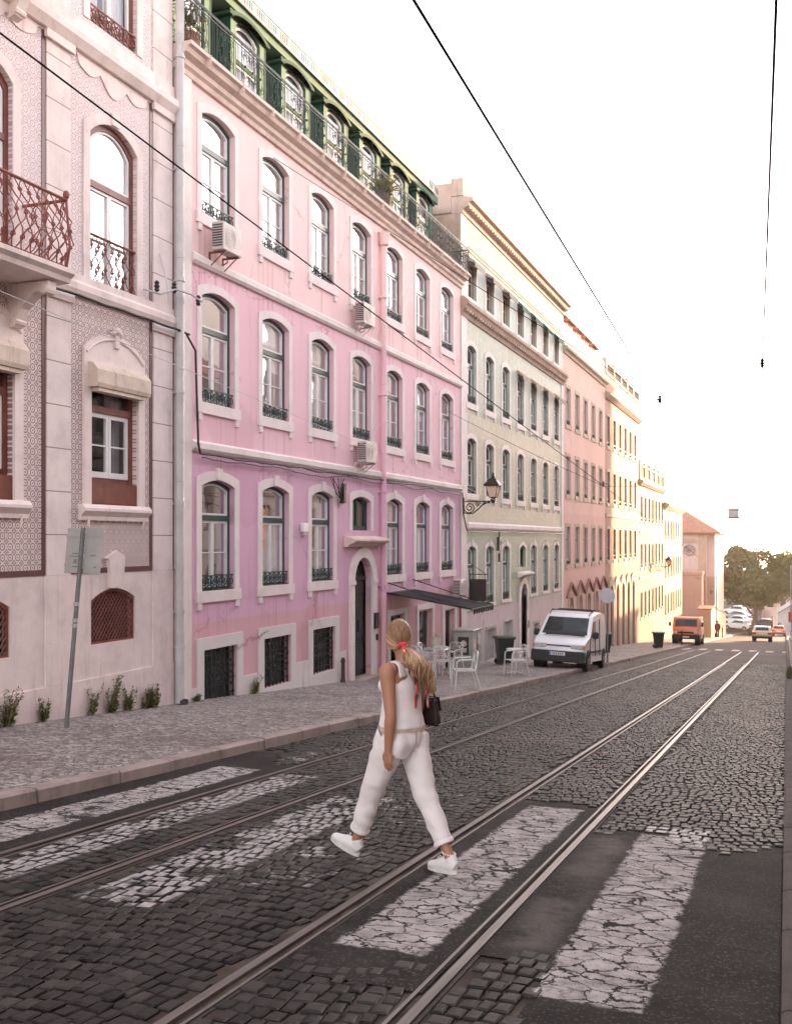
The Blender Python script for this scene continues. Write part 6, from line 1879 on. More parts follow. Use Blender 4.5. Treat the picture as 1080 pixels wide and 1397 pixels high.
# ================================================================== the big tree and what stands round it
def tree(label, loc, H, R, zc, seed, nleaf, name='tree'):
    rnd = random.Random(seed)
    t = thing(name, label, 'tree', loc)
    b = MB()
    tips = []
    def limb(p, d, L, r, dep):
        pts = [p]; rs = [r]
        for k in range(4):
            d = (d+Vector((rnd.uniform(-.18,.18),rnd.uniform(-.18,.18),.05))).normalized(); pts.append(pts[-1]+d*L/4); rs.append(r*(1-.13*(k+1)))
        b.tube(pts, rs, 7 if dep < 2 else 5, cap=False)
        if dep >= 3: tips.append(pts[-1]); return
        for k in range(3 if dep else 5):
            a = rnd.uniform(0,2*PI); e_ = rnd.uniform(.45,1.0)
            nd = (d*.6+Vector((math.cos(a)*e_,math.sin(a)*e_,rnd.uniform(-.05,.5)))).normalized()
            limb(pts[-1-(k%2)], nd, L*rnd.uniform(.62,.85), rs[-1]*.68, dep+1)
        tips.append(pts[-1])
    limb(Vector((0,0,-.3)), Vector((.02,0,1)), H*.30, H*.045, 0)
    b.build('trunk', stone('dark_bark',(.09,.065,.05),.4,.9,.6), t, True)
    l = MB()
    cl = []
    for i in range(95):
        a = rnd.uniform(0,2*PI); u = rnd.uniform(-1,1); q = rnd.uniform(.35,1)**.5
        c = Vector((math.cos(a)*math.sqrt(1-u*u)*R*q, math.sin(a)*math.sqrt(1-u*u)*R*q, zc+u*(H-zc)*q*.92))
        if c.z < zc*.62: c.z = zc*.62+rnd.random()*.8
        cl.append((c, rnd.uniform(.17,.32)*R))
    for tp in tips[::3]: cl.append((Vector(tp), R*.16))
    for i in range(nleaf):
        c,r = cl[rnd.randrange(len(cl))]
        d = Vector((rnd.gauss(0,1),rnd.gauss(0,1),rnd.gauss(0,.8))).normalized()
        p = c+d*r*rnd.uniform(.5,1.05)
        s_ = rnd.uniform(.16,.34)
        u_ = Vector((rnd.gauss(0,1),rnd.gauss(0,1),rnd.gauss(0,.7))).normalized(); v_ = u_.cross(d+Vector((.01,.02,.3))).normalized()
        l.add([p-u_*s_,p-v_*s_*.5,p+u_*s_,p+v_*s_*.5],[(0,1,2,3)])
    l.build('crown', leaf_mat('evergreen_leaves',(.022,.048,.013),(.12,.13,.028),.4), t, True)
    return t
tree('big spreading dark green tree at the lower end of the street', (-4.4,150,RZ(150)), 12.4, 5.7, 8.2, 5, 34000, 'broad_tree')

def lamp_post(label, loc, H):
    t = thing('lamp_post', label, 'street lamp', loc)
    b = MB(); b.lathe([(.16,0),(.16,.3),(.09,.5),(.075,1.2),(.05,1.3),(.045,H)],(0,0,0),10); b.tube([(0,0,H*.72),(-.35,-.1,H*.75),(-.5,-.1,H*.72)],.025,5); b.build('post', M_IRON, t, True)
    b = MB(); b.lathe([(.10,0),(.20,.42),(.28,.44),(.10,.62),(.02,.72)],(-.5,-.1,H*.62),6); b.build('lantern', simple('dull_lantern',(.16,.12,.09),.4), t, True)
    return t
lamp_post('slim iron lamp post at the end of the ochre yard wall', (-6.9,113.0,zp(113)), 7.2)
bl = thing('bollard', 'thin dark post on the pavement edge in front of the orange truck', 'bollard', (-6.5,70.5,zp(70.5)))
b = MB(); b.lathe([(.07,0),(.055,.1),(.05,.8),(.075,.85),(.06,.95),(.02,1.0)],(0,0,0),8); b.build('post', M_IRON, bl, True)
bl = thing('bollard', 'thin dark post far off beside the red-clad figure', 'bollard', (-6.0,108,zp(108)))
b = MB(); b.lathe([(.07,0),(.055,.1),(.05,.9),(.075,.95),(.02,1.1)],(0,0,0),8); b.build('post', M_IRON, bl, True)

# houses beyond the crossing
h1 = thing('far_house', 'small bluish white gabled house right of the tree, two dark windows', 'house', (.6,158,RZ(158)-.5))
b = MB(); b.box(-1.7,3.6,155,165,-13.5,-9.0); b.slabx([(0,0),(1,0),(0,1)],-999,-999.01) if False else None
b.add([(-1.7,155,-9.0),(3.6,155,-9.0),(.95,155,-7.3),(-1.7,165,-9.0),(3.6,165,-9.0),(.95,165,-7.3)],[(0,1,2),(3,5,4)])
b.build('wall', stucco('bluish_white_render',[(99,(.52,.55,.60))]), h1)
b = MB(); b.add([(-2.0,154.6,-9.18),(.95,154.6,-7.22),(.95,165.3,-7.22),(-2.0,165.3,-9.18),(3.9,154.6,-9.18),(3.9,165.3,-9.18),(-2,154.6,-9.05),(.95,154.6,-7.05),(.95,165.3,-7.05),(-2,165.3,-9.05),(3.9,154.6,-9.05),(3.9,165.3,-9.05)],[(0,1,2,3),(1,4,5,2),(6,9,8,7),(7,8,11,10),(0,6,7,1),(1,7,10,4)])
b.build('roof', simple('slate_roof',(.20,.19,.20),.7), h1)
for x in (-.5,1.2):
    b = MB(); b.box(x-.3,x+.3,154.93,154.99,-11.4,-10.2); b.build('window', M_CARG, h1)
h2 = thing('far_house', 'pinkish house with a red tiled roof behind the small gabled house', 'house', (1.5,178,RZ(178)))
b = MB(); b.box(-4,9,176,188,-15,-6.4); b.build('wall', stucco('dusky_pink_render',[(99,(.52,.36,.33))]), h2)
b = MB(); b.add([(-4.5,175.5,-6.4),(9.5,175.5,-6.4),(9.5,188.5,-6.4),(-4.5,188.5,-6.4),(-1,182,-4.4),(6,182,-4.4)],[(0,1,5,4),(1,2,5),(2,3,4,5),(3,0,4),(0,3,2,1)]); b.build('roof', M_ROOF, h2)
for x in (-2.5,-.5,1.5,3.5):
    b = MB(); b.box(x-.4,x+.4,175.93,175.99,-9,-7.5); b.build('window', M_DARK, h2)
h3 = thing('far_house', 'long low whitish wall and red roof glimpsed left of the trunk', 'house', (-12,196,-9))
b = MB(); b.box(-24,-3,194,206,-14,-5.2); b.build('wall', stucco('greyish_render',[(99,(.58,.52,.50))]), h3)
b = MB(); b.extr([(-24.4,-5.2),(-2.6,-5.2),(-13.5,-3.0)],193.5,206.5); b.build('roof', M_ROOF, h3)
for x in (-20,-17,-14,-11,-8,-5):
    b = MB(); b.box(x-.45,x+.45,193.93,193.99,-8,-6.4); b.build('window', M_DARK, h3)
h4 = thing('gate_pillar', 'tall white pillar catching the sun right of the tree trunk', 'pillar', (-1.45,152,RZ(152)))
b = MB(); b.cbox((-1.45,152,-9.2),(.62,.62,4.6),.03); b.cbox((-1.45,152,-6.85),(.8,.8,.2),.03); b.build('shaft', M_STONEW, h4)
b = MB(); b.lathe([(.16,0),(.28,.2),(.2,.45),(.03,.6)],(-1.45,152,-6.75),10); b.build('finial', M_STONEW, h4)

# right edge: red and blue sign on a pole
rs = thing('bus_stop_sign', 'red and blue sign board on a thin pole at the right edge', 'sign', (.20,52,zp(52)))
b = MB(); b.tube([(0,0,0),(0,0,4.4)],.035,8); b.build('pole', M_GREY, rs, True)
b = MB(); b.box(-.12,.42,-.03,-.01,1.72,2.2); b.build('red_plate', simple('sign_red',(.60,.07,.03),.4), rs, True)
b = MB(); b.box(-.06,.42,-.032,-.012,1.28,1.70); b.build('blue_plate', simple('sign_blue',(.05,.16,.36),.4), rs, True)
b = MB(); b.box(-.06,.02,-.036,-.034,1.30,1.68); b.build('white_edge', M_WHITE, rs, True)
pl = thing('stone_pier', 'pinkish stone pier at the right edge of the street', 'pier', (.42,50,zp(50)))
b = MB(); b.cbox((0,0,.45),(.55,.55,.95),.03); b.cbox((0,0,.97),(.64,.64,.10),.02); b.build('shaft', M_STONEB, pl, True)
weed('mossy weeds along the right kerb', .03, 33, RZ(33)+.05, .35, 40, .9, 71)
weed('second mossy weed patch along the right kerb, farther off', .03, 37.5, RZ(37.5)+.05, .30, 40, 1.0, 72)
# ================================================================== people
def loft(b, path, rad_, side=(1,0,0), n=18, exps=None):
    """closed tube of ellipses: path points, (half width along side, half depth) per point"""
    pts = [Vector(p) for p in path]; m = len(pts); sv = Vector(side).normalized()
    # smooth resample
    def cr(a,b_,c,d,t): return .5*((2*b_)+(c-a)*t+(2*a-5*b_+4*c-d)*t*t+(3*b_-a-3*c+d)*t**3)
    P = []; Rr = []
    for i in range(m-1):
        for k in range(4):
            t = k/4; g = lambda L,j: L[max(0,min(m-1,j))]
            P.append(cr(g(pts,i-1),g(pts,i),g(pts,i+1),g(pts,i+2),t))
            Rr.append(tuple(max(.002,cr(g(rad_,i-1)[q],g(rad_,i)[q],g(rad_,i+1)[q],g(rad_,i+2)[q],t)) for q in (0,1)))
    P.append(pts[-1]); Rr.append(rad_[-1])
    vs = []; M_ = len(P)
    for i,p in enumerate(P):
        t = (P[min(i+1,M_-1)]-P[max(i-1,0)]).normalized()
        s = (sv-t*sv.dot(t)).normalized(); f = t.cross(s)
        for k in range(n):
            a = 2*PI*k/n; vs.append(p+s*math.cos(a)*Rr[i][0]+f*math.sin(a)*Rr[i][1])
    fs = [(i*n+k,i*n+(k+1)%n,(i+1)*n+(k+1)%n,(i+1)*n+k) for i in range(M_-1) for k in range(n)]
    fs += [tuple(range(n-1,-1,-1)), tuple(range((M_-1)*n,M_*n))]
    b.add(vs,fs)

def fuse(b, name, mat, parent, voxel, smooth_it=4, disp=None):
    o = b.build(name, mat, parent, True, smooth=True)
    r = o.modifiers.new('r','REMESH'); r.mode = 'VOXEL'; r.voxel_size = voxel
    s = o.modifiers.new('s','SMOOTH'); s.iterations = smooth_it; s.factor = .5
    evald(o, name)
    for p in o.data.polygons: p.use_smooth = True
    if disp:
        me = o.data
        nr = [v.normal.copy() for v in me.vertices]
        for v,q in zip(me.vertices, nr): v.co += q*disp(v.co)
    return o

def skin(name, col):
    n = NB(name)
    c = n.mix(n.noise(8,4), tuple(k*.88 for k in col), tuple(min(1,k*1.12) for k in col))
    n.set(col=c, rough=.48, spec=.4, sss=.08)
    n.bsdf.inputs['Subsurface Radius'].default_value = (.02,.008,.004)
    return n.mat
M_SKIN = skin('tanned_skin',(.40,.19,.115))

HD = 72.0
wm = thing('person', 'woman in white striding across the rails, blonde ponytail tied with a red scarf', 'person', (-2.53,6.77,RZ(6.77)+.002), (0,0,rad(HD)))
# joints: x right, y forward (heading), z up
SH_L, EL_L, WR_L = Vector((-.175,-.01,1.385)), Vector((-.205,-.065,1.085)), Vector((-.195,-.035,.845))
SH_R, EL_R, WR_R = Vector((.175,.0,1.385)), Vector((.205,.0,1.09)), Vector((.165,.09,.86))
HIP_L, KN_L, AN_L = Vector((-.095,.015,.90)), Vector((-.085,.205,.50)), Vector((-.072,.36,.125))
HIP_R, KN_R, AN_R = Vector((.095,-.01,.89)), Vector((.088,-.15,.485)), Vector((.075,-.365,.10))
b = MB()
loft(b,[(0,0,.86),(0,.0,.95),(0,.005,1.06),(0,.0,1.18),(0,-.005,1.28),(0,-.01,1.36),(0,-.015,1.415),(0,-.02,1.44)],[(.15,.10),(.165,.115),(.125,.095),(.14,.10),(.155,.105),(.15,.085),(.09,.065),(.055,.055)])
loft(b,[(0,-.02,1.40),(0,-.015,1.46),(0,.0,1.52),(0,.01,1.56)],[(.062,.062),(.052,.054),(.052,.056),(.055,.06)])
for S,E_,W_ in ((SH_L,EL_L,WR_L),(SH_R,EL_R,WR_R)):
    sd = -1 if S.x < 0 else 1
    loft(b,[S+Vector((-sd*.05,0,.005)),S,S.lerp(E_,.3),S.lerp(E_,.7),E_,E_.lerp(W_,.25),E_.lerp(W_,.7),W_,W_+(W_-E_).normalized()*.03],
         [(.05,.052),(.056,.058),(.049,.052),(.041,.044),(.037,.040),(.039,.041),(.030,.032),(.022,.028),(.021,.027)])
for H_,K_,A_ in ((HIP_L,KN_L,AN_L),(HIP_R,KN_R,AN_R)):
    loft(b,[H_,H_.lerp(K_,.4),K_,K_.lerp(A_,.3),K_.lerp(A_,.75),A_,A_+(A_-K_).normalized()*.05],[(.085,.09),(.07,.075),(.05,.055),(.048,.055),(.034,.038),(.033,.038),(.034,.04)])
# head: turned to the right of the heading, looking down the street
HY = rad(-46); cH, sH = math.cos(HY), math.sin(HY)
HC = Vector((.0,.025,1.605))
def hd(x,y,z): return Vector((HC.x+x*cH-y*sH, HC.y+x*sH+y*cH, HC.z+z))
hb_ = MB()
loft(hb_,[hd(0,.015,-.115),hd(0,.022,-.095),hd(0,.012,-.06),hd(0,.004,-.01),hd(0,-.004,.04),hd(0,-.008,.08),hd(0,-.01,.105),hd(0,-.01,.114)],
     [(.022,.025),(.044,.052),(.060,.078),(.070,.090),(.073,.096),(.064,.084),(.036,.046),(.012,.014)], side=(cH,sH,0), n=22)
# nose, lips, chin, ears, brow
loft(hb_,[hd(0,.088,.018),hd(0,.105,-.012),hd(0,.112,-.026),hd(0,.095,-.034)],[(.008,.008),(.010,.010),(.013,.011),(.010,.008)],side=(cH,sH,0),n=8)
loft(hb_,[hd(-.024,.078,-.062),hd(0,.092,-.060),hd(.024,.078,-.062)],[(.006,.006),(.010,.009),(.006,.006)],side=(0,0,1),n=8)
for s_ in (-1,1):
    loft(hb_,[hd(s_*.070,-.008,-.025),hd(s_*.078,-.014,.0),hd(s_*.077,-.016,.028)],[(.008,.012),(.009,.018),(.007,.012)],side=(cH,sH,0),n=8)
    loft(hb_,[hd(s_*.05,.072,.03),hd(s_*.02,.086,.032)],[(.008,.010),(.008,.010)],side=(0,0,1),n=8)
b.add(hb_.v, hb_.f)
# left hand hanging, five fingers
def hand(b, W_, d, side, palm_n, curl, s=1.0, thumb=1):
    d = d.normalized(); palm_n = (palm_n-d*palm_n.dot(d)).normalized(); u = d.cross(palm_n).normalized()*thumb   # u: towards the thumb side
    loft(b,[W_-d*.01,W_+d*.03*s,W_+d*.065*s,W_+d*.092*s],[(.021,.018),(.034,.015),(.040,.0135),(.036,.011)],side=u,n=12)
    for q,(off,L) in enumerate(((.028,.070),(.0095,.078),(-.0095,.072),(-.027,.056))):
        p0 = W_+d*(.084 if q in (1,2) else .078)*s+u*off*s
        fan = u*(off*.55); dd = (d+fan).normalized()
        a1, a2, a3 = curl*(.5+.12*q), curl*(1.2+.15*q), curl*(1.9+.15*q)
        p1 = p0+(dd*math.cos(a1)+palm_n*math.sin(a1))*L*.42*s
        p2 = p1+(dd*math.cos(a2)+palm_n*math.sin(a2))*L*.33*s
        p3 = p2+(dd*math.cos(a3)+palm_n*math.sin(a3))*L*.25*s
        loft(b,[p0-dd*.012,p0,p1,p2,p3],[(.0075,.0075),(.0082,.0082),(.0078,.0078),(.007,.007),(.0045,.0045)],side=u,n=8)
    t0 = W_+d*.025*s+u*.026*s
    t1 = t0+(d*.75+u*.55+palm_n*.25).normalized()*.036*s; t2 = t1+(d*.9+u*.2+palm_n*.35).normalized()*.028*s; t3 = t2+(d*.95+palm_n*.3).normalized()*.016*s
    loft(b,[t0-d*.012-u*.01,t0,t1,t2,t3],[(.012,.012),(.0125,.0115),(.010,.0095),(.0085,.008),(.005,.005)],side=u,n=8)
hand(b, WR_L, Vector((.0,.045,-1)), 1, Vector((1,-.05,0)), .38, 1.0, -1)
hand(b, WR_R, Vector((-.05,.2,-1)), 1, Vector((-1,-.05,0)), .45, 1.0, 1)
body = fuse(b,'body',M_SKIN,wm,.0042,3)
# eyes and brows
b = MB()
for s_ in (-1,1): b.ball(hd(s_*.031,.079,.010),.0105,5)
b.build('eyes', simple('eye_white',(.7,.68,.66),.25), wm, True, smooth=True)
# trousers
M_CLOTH = NB('off_white_cotton')
_n = M_CLOTH
_c = _n.mix(_n.noise(5,4), (.76,.68,.66), (.82,.745,.73))
_n.set(col=_c, rough=.85, spec=.2, sheen=.15, normal=_n.bump(_n.m('ADD',_n.noise(420,2),_n.m('MULTIPLY',_n.noise(26,5),1.6)),.35,.004))
M_COT = _n.mat
_n = NB('white_knit'); _c = _n.mix(_n.noise(6,4), (.80,.73,.715), (.86,.795,.78))
_z = _n.xyz(_n.obj())
_rib = _n.m('SINE', _n.m('MULTIPLY', _z[0], 900))
_n.set(col=_c, rough=.9, spec=.15, sheen=.2, normal=_n.bump(_n.m('ADD',_n.m('MULTIPLY',_rib,.5),_n.noise(220,3)),.5,.003))
M_TOP = _n.mat
b = MB()
loft(b,[(0,-.005,.82),(0,-.012,.88),(0,-.012,.95),(0,-.004,1.02),(0,0,1.075)],[(.15,.105),(.174,.132),(.170,.130),(.150,.114),(.138,.104)],n=26)
for sx in (-1,1): loft(b,[(sx*.075,-.055,.79),(sx*.083,-.078,.89),(sx*.075,-.05,1.0)],[(.072,.05),(.084,.054),(.06,.05)],n=16)
for H_,K_,A_ in ((HIP_L,KN_L,AN_L),(HIP_R,KN_R,AN_R)):
    loft(b,[H_+Vector((0,-.01,.03)),H_.lerp(K_,.22),H_.lerp(K_,.6),K_,K_.lerp(A_,.35),K_.lerp(A_,.72)],[(.10,.125),(.098,.118),(.086,.097),(.074,.083),(.068,.076),(.063,.070)],n=22)
def wr(co):
    k = .0
    for kn in (KN_L,KN_R):
        d = (co-kn).length
        if d < .2: k += (1-d/.2)
    low = max(0,(.42-co.z)/.2)
    hipz = max(0,1-abs(co.z-.83)/.1)
    q = mnoise.noise((co.x*9+co.z*6,co.y*9-co.z*5,co.z*13))*.0125*(.45+k*1.1+low*.9+hipz*.6) + mnoise.noise((co.x*16+3,co.y*14,co.z*7))*.0045
    seat = -.016*math.exp(-(co.x/.012)**2)*(1 if co.y < -.05 and .80 < co.z < 1.0 else 0)
    return q+seat
tr = fuse(b,'trousers',M_COT,wm,.0065,9,wr)
b = MB(); b.tube([(-.166,.075,1.0),(-.182,.05,.96),(-.186,.02,.915)],.007,5); b.build('pocket', simple('pocket_shade',(.30,.24,.22),.9), wm, True)  # shade of the pocket opening put in as a dark tube
for nm,K_,A_ in (('cuff',KN_L,AN_L),('cuff',KN_R,AN_R)):
    b = MB(); c0 = K_.lerp(A_,.70); d = (A_-K_).normalized()
    loft(b,[c0,c0+d*.012,c0+d*.030,c0+d*.032],[(.064,.071),(.068,.075),(.067,.074),(.052,.058)],n=22); b.build('cuff', M_COT, wm, True, smooth=True)
# top: loose, cropped, with straps
b = MB()
loft(b,[(0,-.002,.985),(0,-.002,1.02),(0,.0,1.10),(0,.002,1.20),(0,.004,1.28),(0,.0,1.335),(0,-.010,1.375),(0,-.018,1.41)],[(.186,.150),(.180,.145),(.163,.130),(.158,.125),(.159,.127),(.142,.110),(.116,.092),(.094,.078)],n=28)
loft(b,[(-.07,.07,1.24),(-.07,.09,1.27),(-.07,.07,1.31)],[(.05,.04),(.06,.05),(.045,.04)],n=14); loft(b,[(.07,.07,1.24),(.07,.09,1.27),(.07,.07,1.31)],[(.05,.04),(.06,.05),(.045,.04)],n=14)
def wr2(co):
    lo = max(0,(1.16-co.z)/.16)
    return mnoise.noise((co.x*10,co.y*10,co.z*5))*.009*lo + mnoise.noise((co.x*9,co.y*9,co.z*22))*.0035
tp = fuse(b,'top',M_TOP,wm,.0065,3,wr2)
for sx in (-1,1):
    b = MB(); loft(b,[(sx*.098,.082,1.31),(sx*.100,.066,1.375),(sx*.100,.030,1.425),(sx*.098,-.02,1.443),(sx*.092,-.066,1.415),(sx*.088,-.088,1.34)],[(.034,.008),(.031,.008),(.028,.008),(.028,.008),(.034,.008),(.046,.009)],side=(1,0,0),n=12); b.build('strap', M_TOP, tp, True, smooth=True)
b = MB()
for i in range(76):
    a = 2*PI*i/76; x = .184*math.cos(a); y = .148*math.sin(a); L = random.uniform(.022,.036)
    b.tube([(x,y,.990),(x*1.01,y*1.01,.99-L*.5),(x+random.uniform(-.005,.005),y+random.uniform(-.005,.005),.99-L)],[.0042,.005,.003],4)
b.build('fringe', simple('ecru_fringe',(.64,.47,.37),.9,0,.2,20), tp, True)
# trainers
M_SHOE = simple('white_leather',(.72,.69,.67),.45,0,.08,12); M_SOLE = simple('rubber_sole',(.62,.58,.55),.6,0,.15,12)
def shoe(A_, pitch, yaw):
    cp, sp_ = math.cos(pitch), math.sin(pitch)
    def T(p):
        x,y,z = p; y2 = y*cp-z*sp_; z2 = y*sp_+z*cp
        return Vector((x*math.cos(yaw)-y2*math.sin(yaw), x*math.sin(yaw)+y2*math.cos(yaw), z2))
    base = A_-T((0,-.03,.10))
    b = MB()
    loft(b,[base+T(p) for p in ((0,-.085,.05),(0,-.07,.055),(0,-.02,.062),(0,.04,.056),(0,.10,.043),(0,.15,.036),(0,.172,.033))],[(.022,.030),(.034,.046),(.038,.052),(.040,.044),(.044,.032),(.036,.024),(.014,.012)],n=16)
    loft(b,[base+T(p) for p in ((0,-.055,.06),(0,-.045,.085),(0,-.03,.108))],[(.034,.042),(.036,.045),(.038,.048)],n=16)
    o = fuse(b,'shoe',M_SHOE,wm,.004,3)
    b = MB(); m_ = 22; top=[]; bot=[]
    for i in range(m_):
        a = 2*PI*i/m_; y = .045+.135*math.sin(a); x = (.042+.008*max(0,math.sin(a)))*math.cos(a)*(1-.12*math.sin(a*1)**4)
        top.append(base+T((x,y,.028))); bot.append(base+T((x,y,.0)))
    b.add(top+bot,[(i,(i+1)%m_,m_+(i+1)%m_,m_+i) for i in range(m_)]+[tuple(range(m_)),tuple(range(2*m_-1,m_-1,-1))]); b.build('sole', M_SOLE, o, True)
    b = MB()
    for k in range(4): b.tube([base+T((-.022,.045+k*.018,.083-k*.006)),base+T((0,.047+k*.018,.092-k*.007)),base+T((.022,.045+k*.018,.083-k*.006))],.0035,4)
    b.tube([base+T((0,.045,.094)),base+T((.02,.04,.115)),base+T((.035,.06,.10))],.003,4); b.tube([base+T((0,.045,.094)),base+T((-.02,.04,.115)),base+T((-.035,.055,.10))],.003,4)
    b.build('laces', M_SHOE, o, True)
shoe(AN_L, rad(20), rad(4)); shoe(AN_R, rad(-3), rad(-6))
b = MB()
for i in range(16):
    a = 2*PI*i/16; b.ball((AN_R.x+.040*math.cos(a),AN_R.y+.010+.046*math.sin(a),AN_R.z+.035+.006*math.sin(a)),.0075,3)
b.build('anklet', simple('white_beads',(.75,.72,.70),.3), wm, True)
# hair: cap swept back to a low tie, then a loose wavy tail over the right shoulder blade
n = NB('blonde_hair')
o_ = n.node('ShaderNodeAttribute', attribute_name='tone').outputs['Fac']
c = n.ramp(o_, [(0,(.15,.072,.030)),(.45,(.34,.185,.090)),(.8,(.64,.41,.24)),(1,(.82,.61,.43))])
n.set(col=c, rough=.42, spec=.45)
M_HAIR = n.mat
def strands(b, tv, lines, r, n=5):
    for pts,tone,rr in lines:
        f0 = len(b.f); b.tube(pts,[rr*q for q in ([.7]+[1]*(len(pts)-3)+[.8,.25])],n,cap=True); tv += [tone]*(len(b.f)-f0)
rnd = random.Random(4)
TIE = hd(.012,-.108,-.045)
lines = []
for i in range(800):
    # root along the front hairline and the parting, wrapped over the skull to the tie
    u = rnd.uniform(-1,1); a = u*PI*.97
    fr = rnd.random()
    x0 = .080*math.sin(a*.5)*1.0; 
    th = a*.5
    start = hd(.079*math.sin(th), .074*(1-fr*1.1)-.01, .108*math.cos(th)+.004 - (.035 if abs(u) > .8 else 0))
    lift = rnd.uniform(1.0,1.07)
    pts = []
    for k in range(8):
        t = k/7
        p = start.lerp(TIE, t)
        v = p-(HC+Vector((0,0,.0)))
        loc = Vector((v.x*cH+v.y*sH, -v.x*sH+v.y*cH, v.z))
        e = math.sqrt((loc.x/.082)**2+((loc.y+.008)/.108)**2+(loc.z/.122)**2)
        if e > 1e-3:
            full = loc/e*lift
            w_ = 1 if t < .8 else max(0,(1-t)/.2)
            loc = loc.lerp(Vector((full.x, full.y, full.z)), w_)
        pts.append(hd(loc.x,loc.y,loc.z))
    tone = min(1,max(0,rnd.gauss(.27,.14)+(.25 if abs(u) > .72 else 0)))
    lines.append((pts,tone,rnd.uniform(.0026,.0046)))
b = MB(); tv = []
strands(b,tv,lines,.005)
f0 = len(b.f)
loft(b,[hd(0,.03,.06),hd(0,.0,.07),hd(0,-.05,.06),hd(0,-.085,.0),hd(0,-.10,-.04)],[(.062,.042),(.074,.05),(.068,.055),(.055,.04),(.02,.02)],side=(cH,sH,0),n=18); tv += [.22]*(len(b.f)-f0)
hair = b.build('hair', M_HAIR, wm, True, smooth=True); tones(hair, tv)
b = MB(); tv = []; lines = []
back = Vector((.095,-.155,1.225))
for i in range(1300):
    a = rnd.uniform(0,2*PI); q = math.sqrt(rnd.random()); ox, oy = q*math.cos(a), q*math.sin(a)
    L = rnd.uniform(.55,1.06); clump = rnd.randrange(9); ph = clump*.9+rnd.uniform(-.35,.35); wv = rnd.uniform(.014,.034)
    pts = []
    for k in range(15):
        t = k/14*L
        mid_ = Vector((TIE.x+.030,-.168,1.44))
        c = TIE.lerp(mid_, min(1,t*2.2)) if t < .45 else mid_.lerp(back, min(1.15,(t-.45)/.55))
        wd = .016+.074*math.sin(min(1,t*1.15)*PI*.62) if t < .85 else .083-.14*(t-.85)
        grow_ = min(1,t*3)
        pts.append(c+Vector((ox*wd*1.1+grow_*wv*math.sin(ph+t*11.5), oy*wd*.55-.006+grow_*wv*.7*math.cos(ph+t*10.5), 0)))
    lines.append((pts, min(1,max(0,rnd.gauss(.62,.2)+.16*math.sin(clump*2.1)-.2*(oy>.3))), rnd.uniform(.0013,.0026)))
strands(b,tv,lines,.004)
pt = b.build('ponytail', M_HAIR, wm, True, smooth=True); tones(pt, tv)
# scarf
n = NB('printed_silk')
v = n.vor(24,'F1',n.obj(),'Color'); 
c = n.ramp(n.xyz(v)[0],[(0,(.62,.05,.05)),(.35,(.75,.10,.10)),(.5,(.80,.40,.36)),(.62,(.75,.62,.45)),(.75,(.07,.22,.50)),(.88,(.02,.025,.06))],'CONSTANT')
n.set(col=c, rough=.4, spec=.4); M_SILK = n.mat
b = MB()
loft(b,[TIE+Vector((-.03,-.012,.004)),TIE+Vector((-.012,-.03,.006)),TIE+Vector((.014,-.032,.0)),TIE+Vector((.034,-.012,-.006)),TIE+Vector((.022,.01,-.006)),TIE+Vector((-.02,.008,0)),TIE+Vector((-.03,-.012,.004))],[(.02,.012)]*7,side=(0,0,1),n=10)
loft(b,[TIE+Vector((-.02,-.03,-.006)),TIE+Vector((-.032,-.05,-.03)),TIE+Vector((-.018,-.052,-.052)),TIE+Vector((-.005,-.04,-.02))],[(.012,.010),(.020,.012),(.014,.010),(.008,.008)],side=(1,0,0),n=10)
for dx,zb_ in ((-.045,1.13),(.04,1.115)):
    p = TIE+Vector((-.012,-.035,-.01))
    pts = [p,p+Vector((dx*.4,-.03,-.09)),Vector((TIE.x+.02+dx,-.185,1.40)),Vector((TIE.x+.05+dx*1.2,-.195,1.28)),Vector((TIE.x+.075+dx*1.5,-.175,1.20)),Vector((TIE.x+.085+dx*1.7,-.172,zb_))]
    loft(b,pts,[(.012,.006),(.016,.006),(.022,.006),(.025,.006),(.026,.006),(.012,.004)],side=(1,.2,0),n=8)
b.build('scarf', M_SILK, wm, True, smooth=True)

# shoulder bag at her right hip (a thing she carries)
bg_ = thing('shoulder_bag', 'small dark brown shoulder bag hanging at the right side of the woman', 'bag', tuple(Vector((-2.53,6.77,RZ(6.77)))+Matrix.Rotation(rad(HD),3,'Z')@Vector((.235,-.075,.965))), (0,0,rad(HD)))
b = MB()
bm = bmesh.new(); bmesh.ops.create_cube(bm,size=1)
for v in bm.verts:
    t = v.co.z+.5; v.co = Vector((v.co.x*(.075-.02*t), v.co.y*(.165-.05*t), t*.20))
bmesh.ops.bevel(bm,geom=bm.edges[:],offset=.018,segments=3,affect='EDGES'); b.bm(bm)
M_LEA = simple('dark_brown_leather',(.022,.010,.009),.42,0,.3,14)
b.build('pouch', M_LEA, bg_, True, smooth=False)
b = MB(); b.add([(.039,-.070,.11),(.039,.070,.11),(.031,.058,.203),(.031,-.058,.203)],[(0,1,2,3)]); b.tube([(.041,-.066,.11),(.042,0,.078),(.041,.066,.11)],.004,5); b.build('flap', M_LEA, bg_, True)
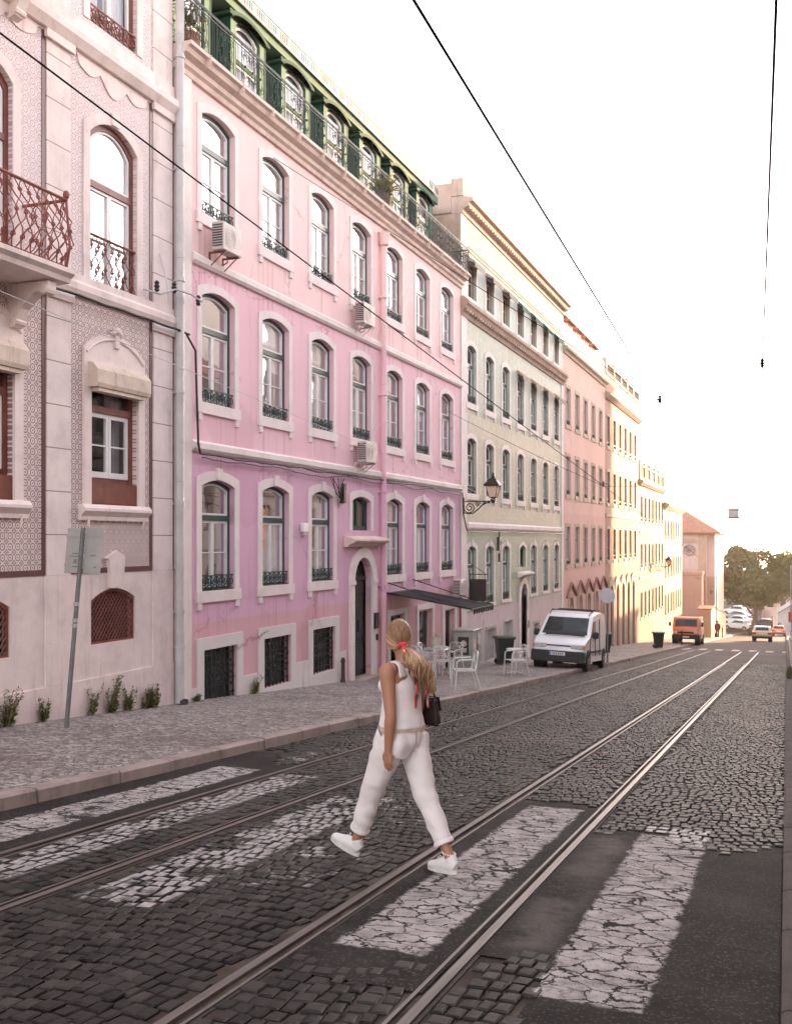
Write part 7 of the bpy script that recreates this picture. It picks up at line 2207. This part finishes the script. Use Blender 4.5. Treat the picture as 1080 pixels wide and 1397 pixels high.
b = MB(); b.tube([(-.02,-.06,.20),(-.06,-.045,.33),(-.115,-.03,.455),(-.115,.06,.49),(-.085,.12,.40),(-.03,.08,.25),(-.015,.06,.20)],.0075,6); b.build('strap', M_LEA, bg_, True)

# far figure in dark red
fp = thing('person', 'small far-off figure in dark red clothes standing by the lamp post', 'person', (-6.6,110,zp(110)), (0,0,rad(20)))
b = MB()
loft(b,[(0,0,.80),(0,0,.95),(0,0,1.15),(0,0,1.35),(0,0,1.43)],[(.16,.11),(.17,.12),(.15,.11),(.19,.11),(.07,.06)])
loft(b,[(0,0,1.4),(0,.01,1.5),(0,.02,1.58),(0,.02,1.66),(0,.015,1.72)],[(.05,.05),(.05,.055),(.075,.09),(.075,.09),(.03,.03)])
for s_ in (-1,1):
    loft(b,[(s_*.18,0,1.37),(s_*.23,-.02,1.1),(s_*.22,.04,.85),(s_*.21,.06,.74)],[(.055,.055),(.045,.045),(.035,.035),(.03,.02)])
    loft(b,[(s_*.09,0,.88),(s_*.10,.02,.48),(s_*.10,-.02,.10),(s_*.10,.08,.03)],[(.09,.10),(.06,.07),(.045,.05),(.04,.03)])
fuse(b,'body',M_SKIN,fp,.012,2)
b = MB()
loft(b,[(0,0,.62),(0,0,.95),(0,0,1.15),(0,0,1.36),(0,0,1.44)],[(.22,.16),(.19,.14),(.17,.13),(.21,.13),(.09,.08)])
for s_ in (-1,1): loft(b,[(s_*.18,0,1.38),(s_*.235,-.02,1.1),(s_*.225,.04,.84)],[(.07,.07),(.06,.06),(.05,.05)])
fuse(b,'coat',simple('dark_red_coat',(.16,.03,.03),.8),fp,.014,2)
b = MB()
for s_ in (-1,1): loft(b,[(s_*.09,0,.88),(s_*.10,.02,.48),(s_*.10,-.02,.08)],[(.10,.11),(.075,.085),(.06,.065)])
b.build('trousers', simple('dark_trousers',(.04,.03,.03),.8), fp, True, smooth=True)
b = MB(); b.ball((0,0,1.65),.10,6,(.9,1,.95)); b.build('hair', simple('dark_hair',(.03,.02,.015),.6), fp, True, smooth=True)
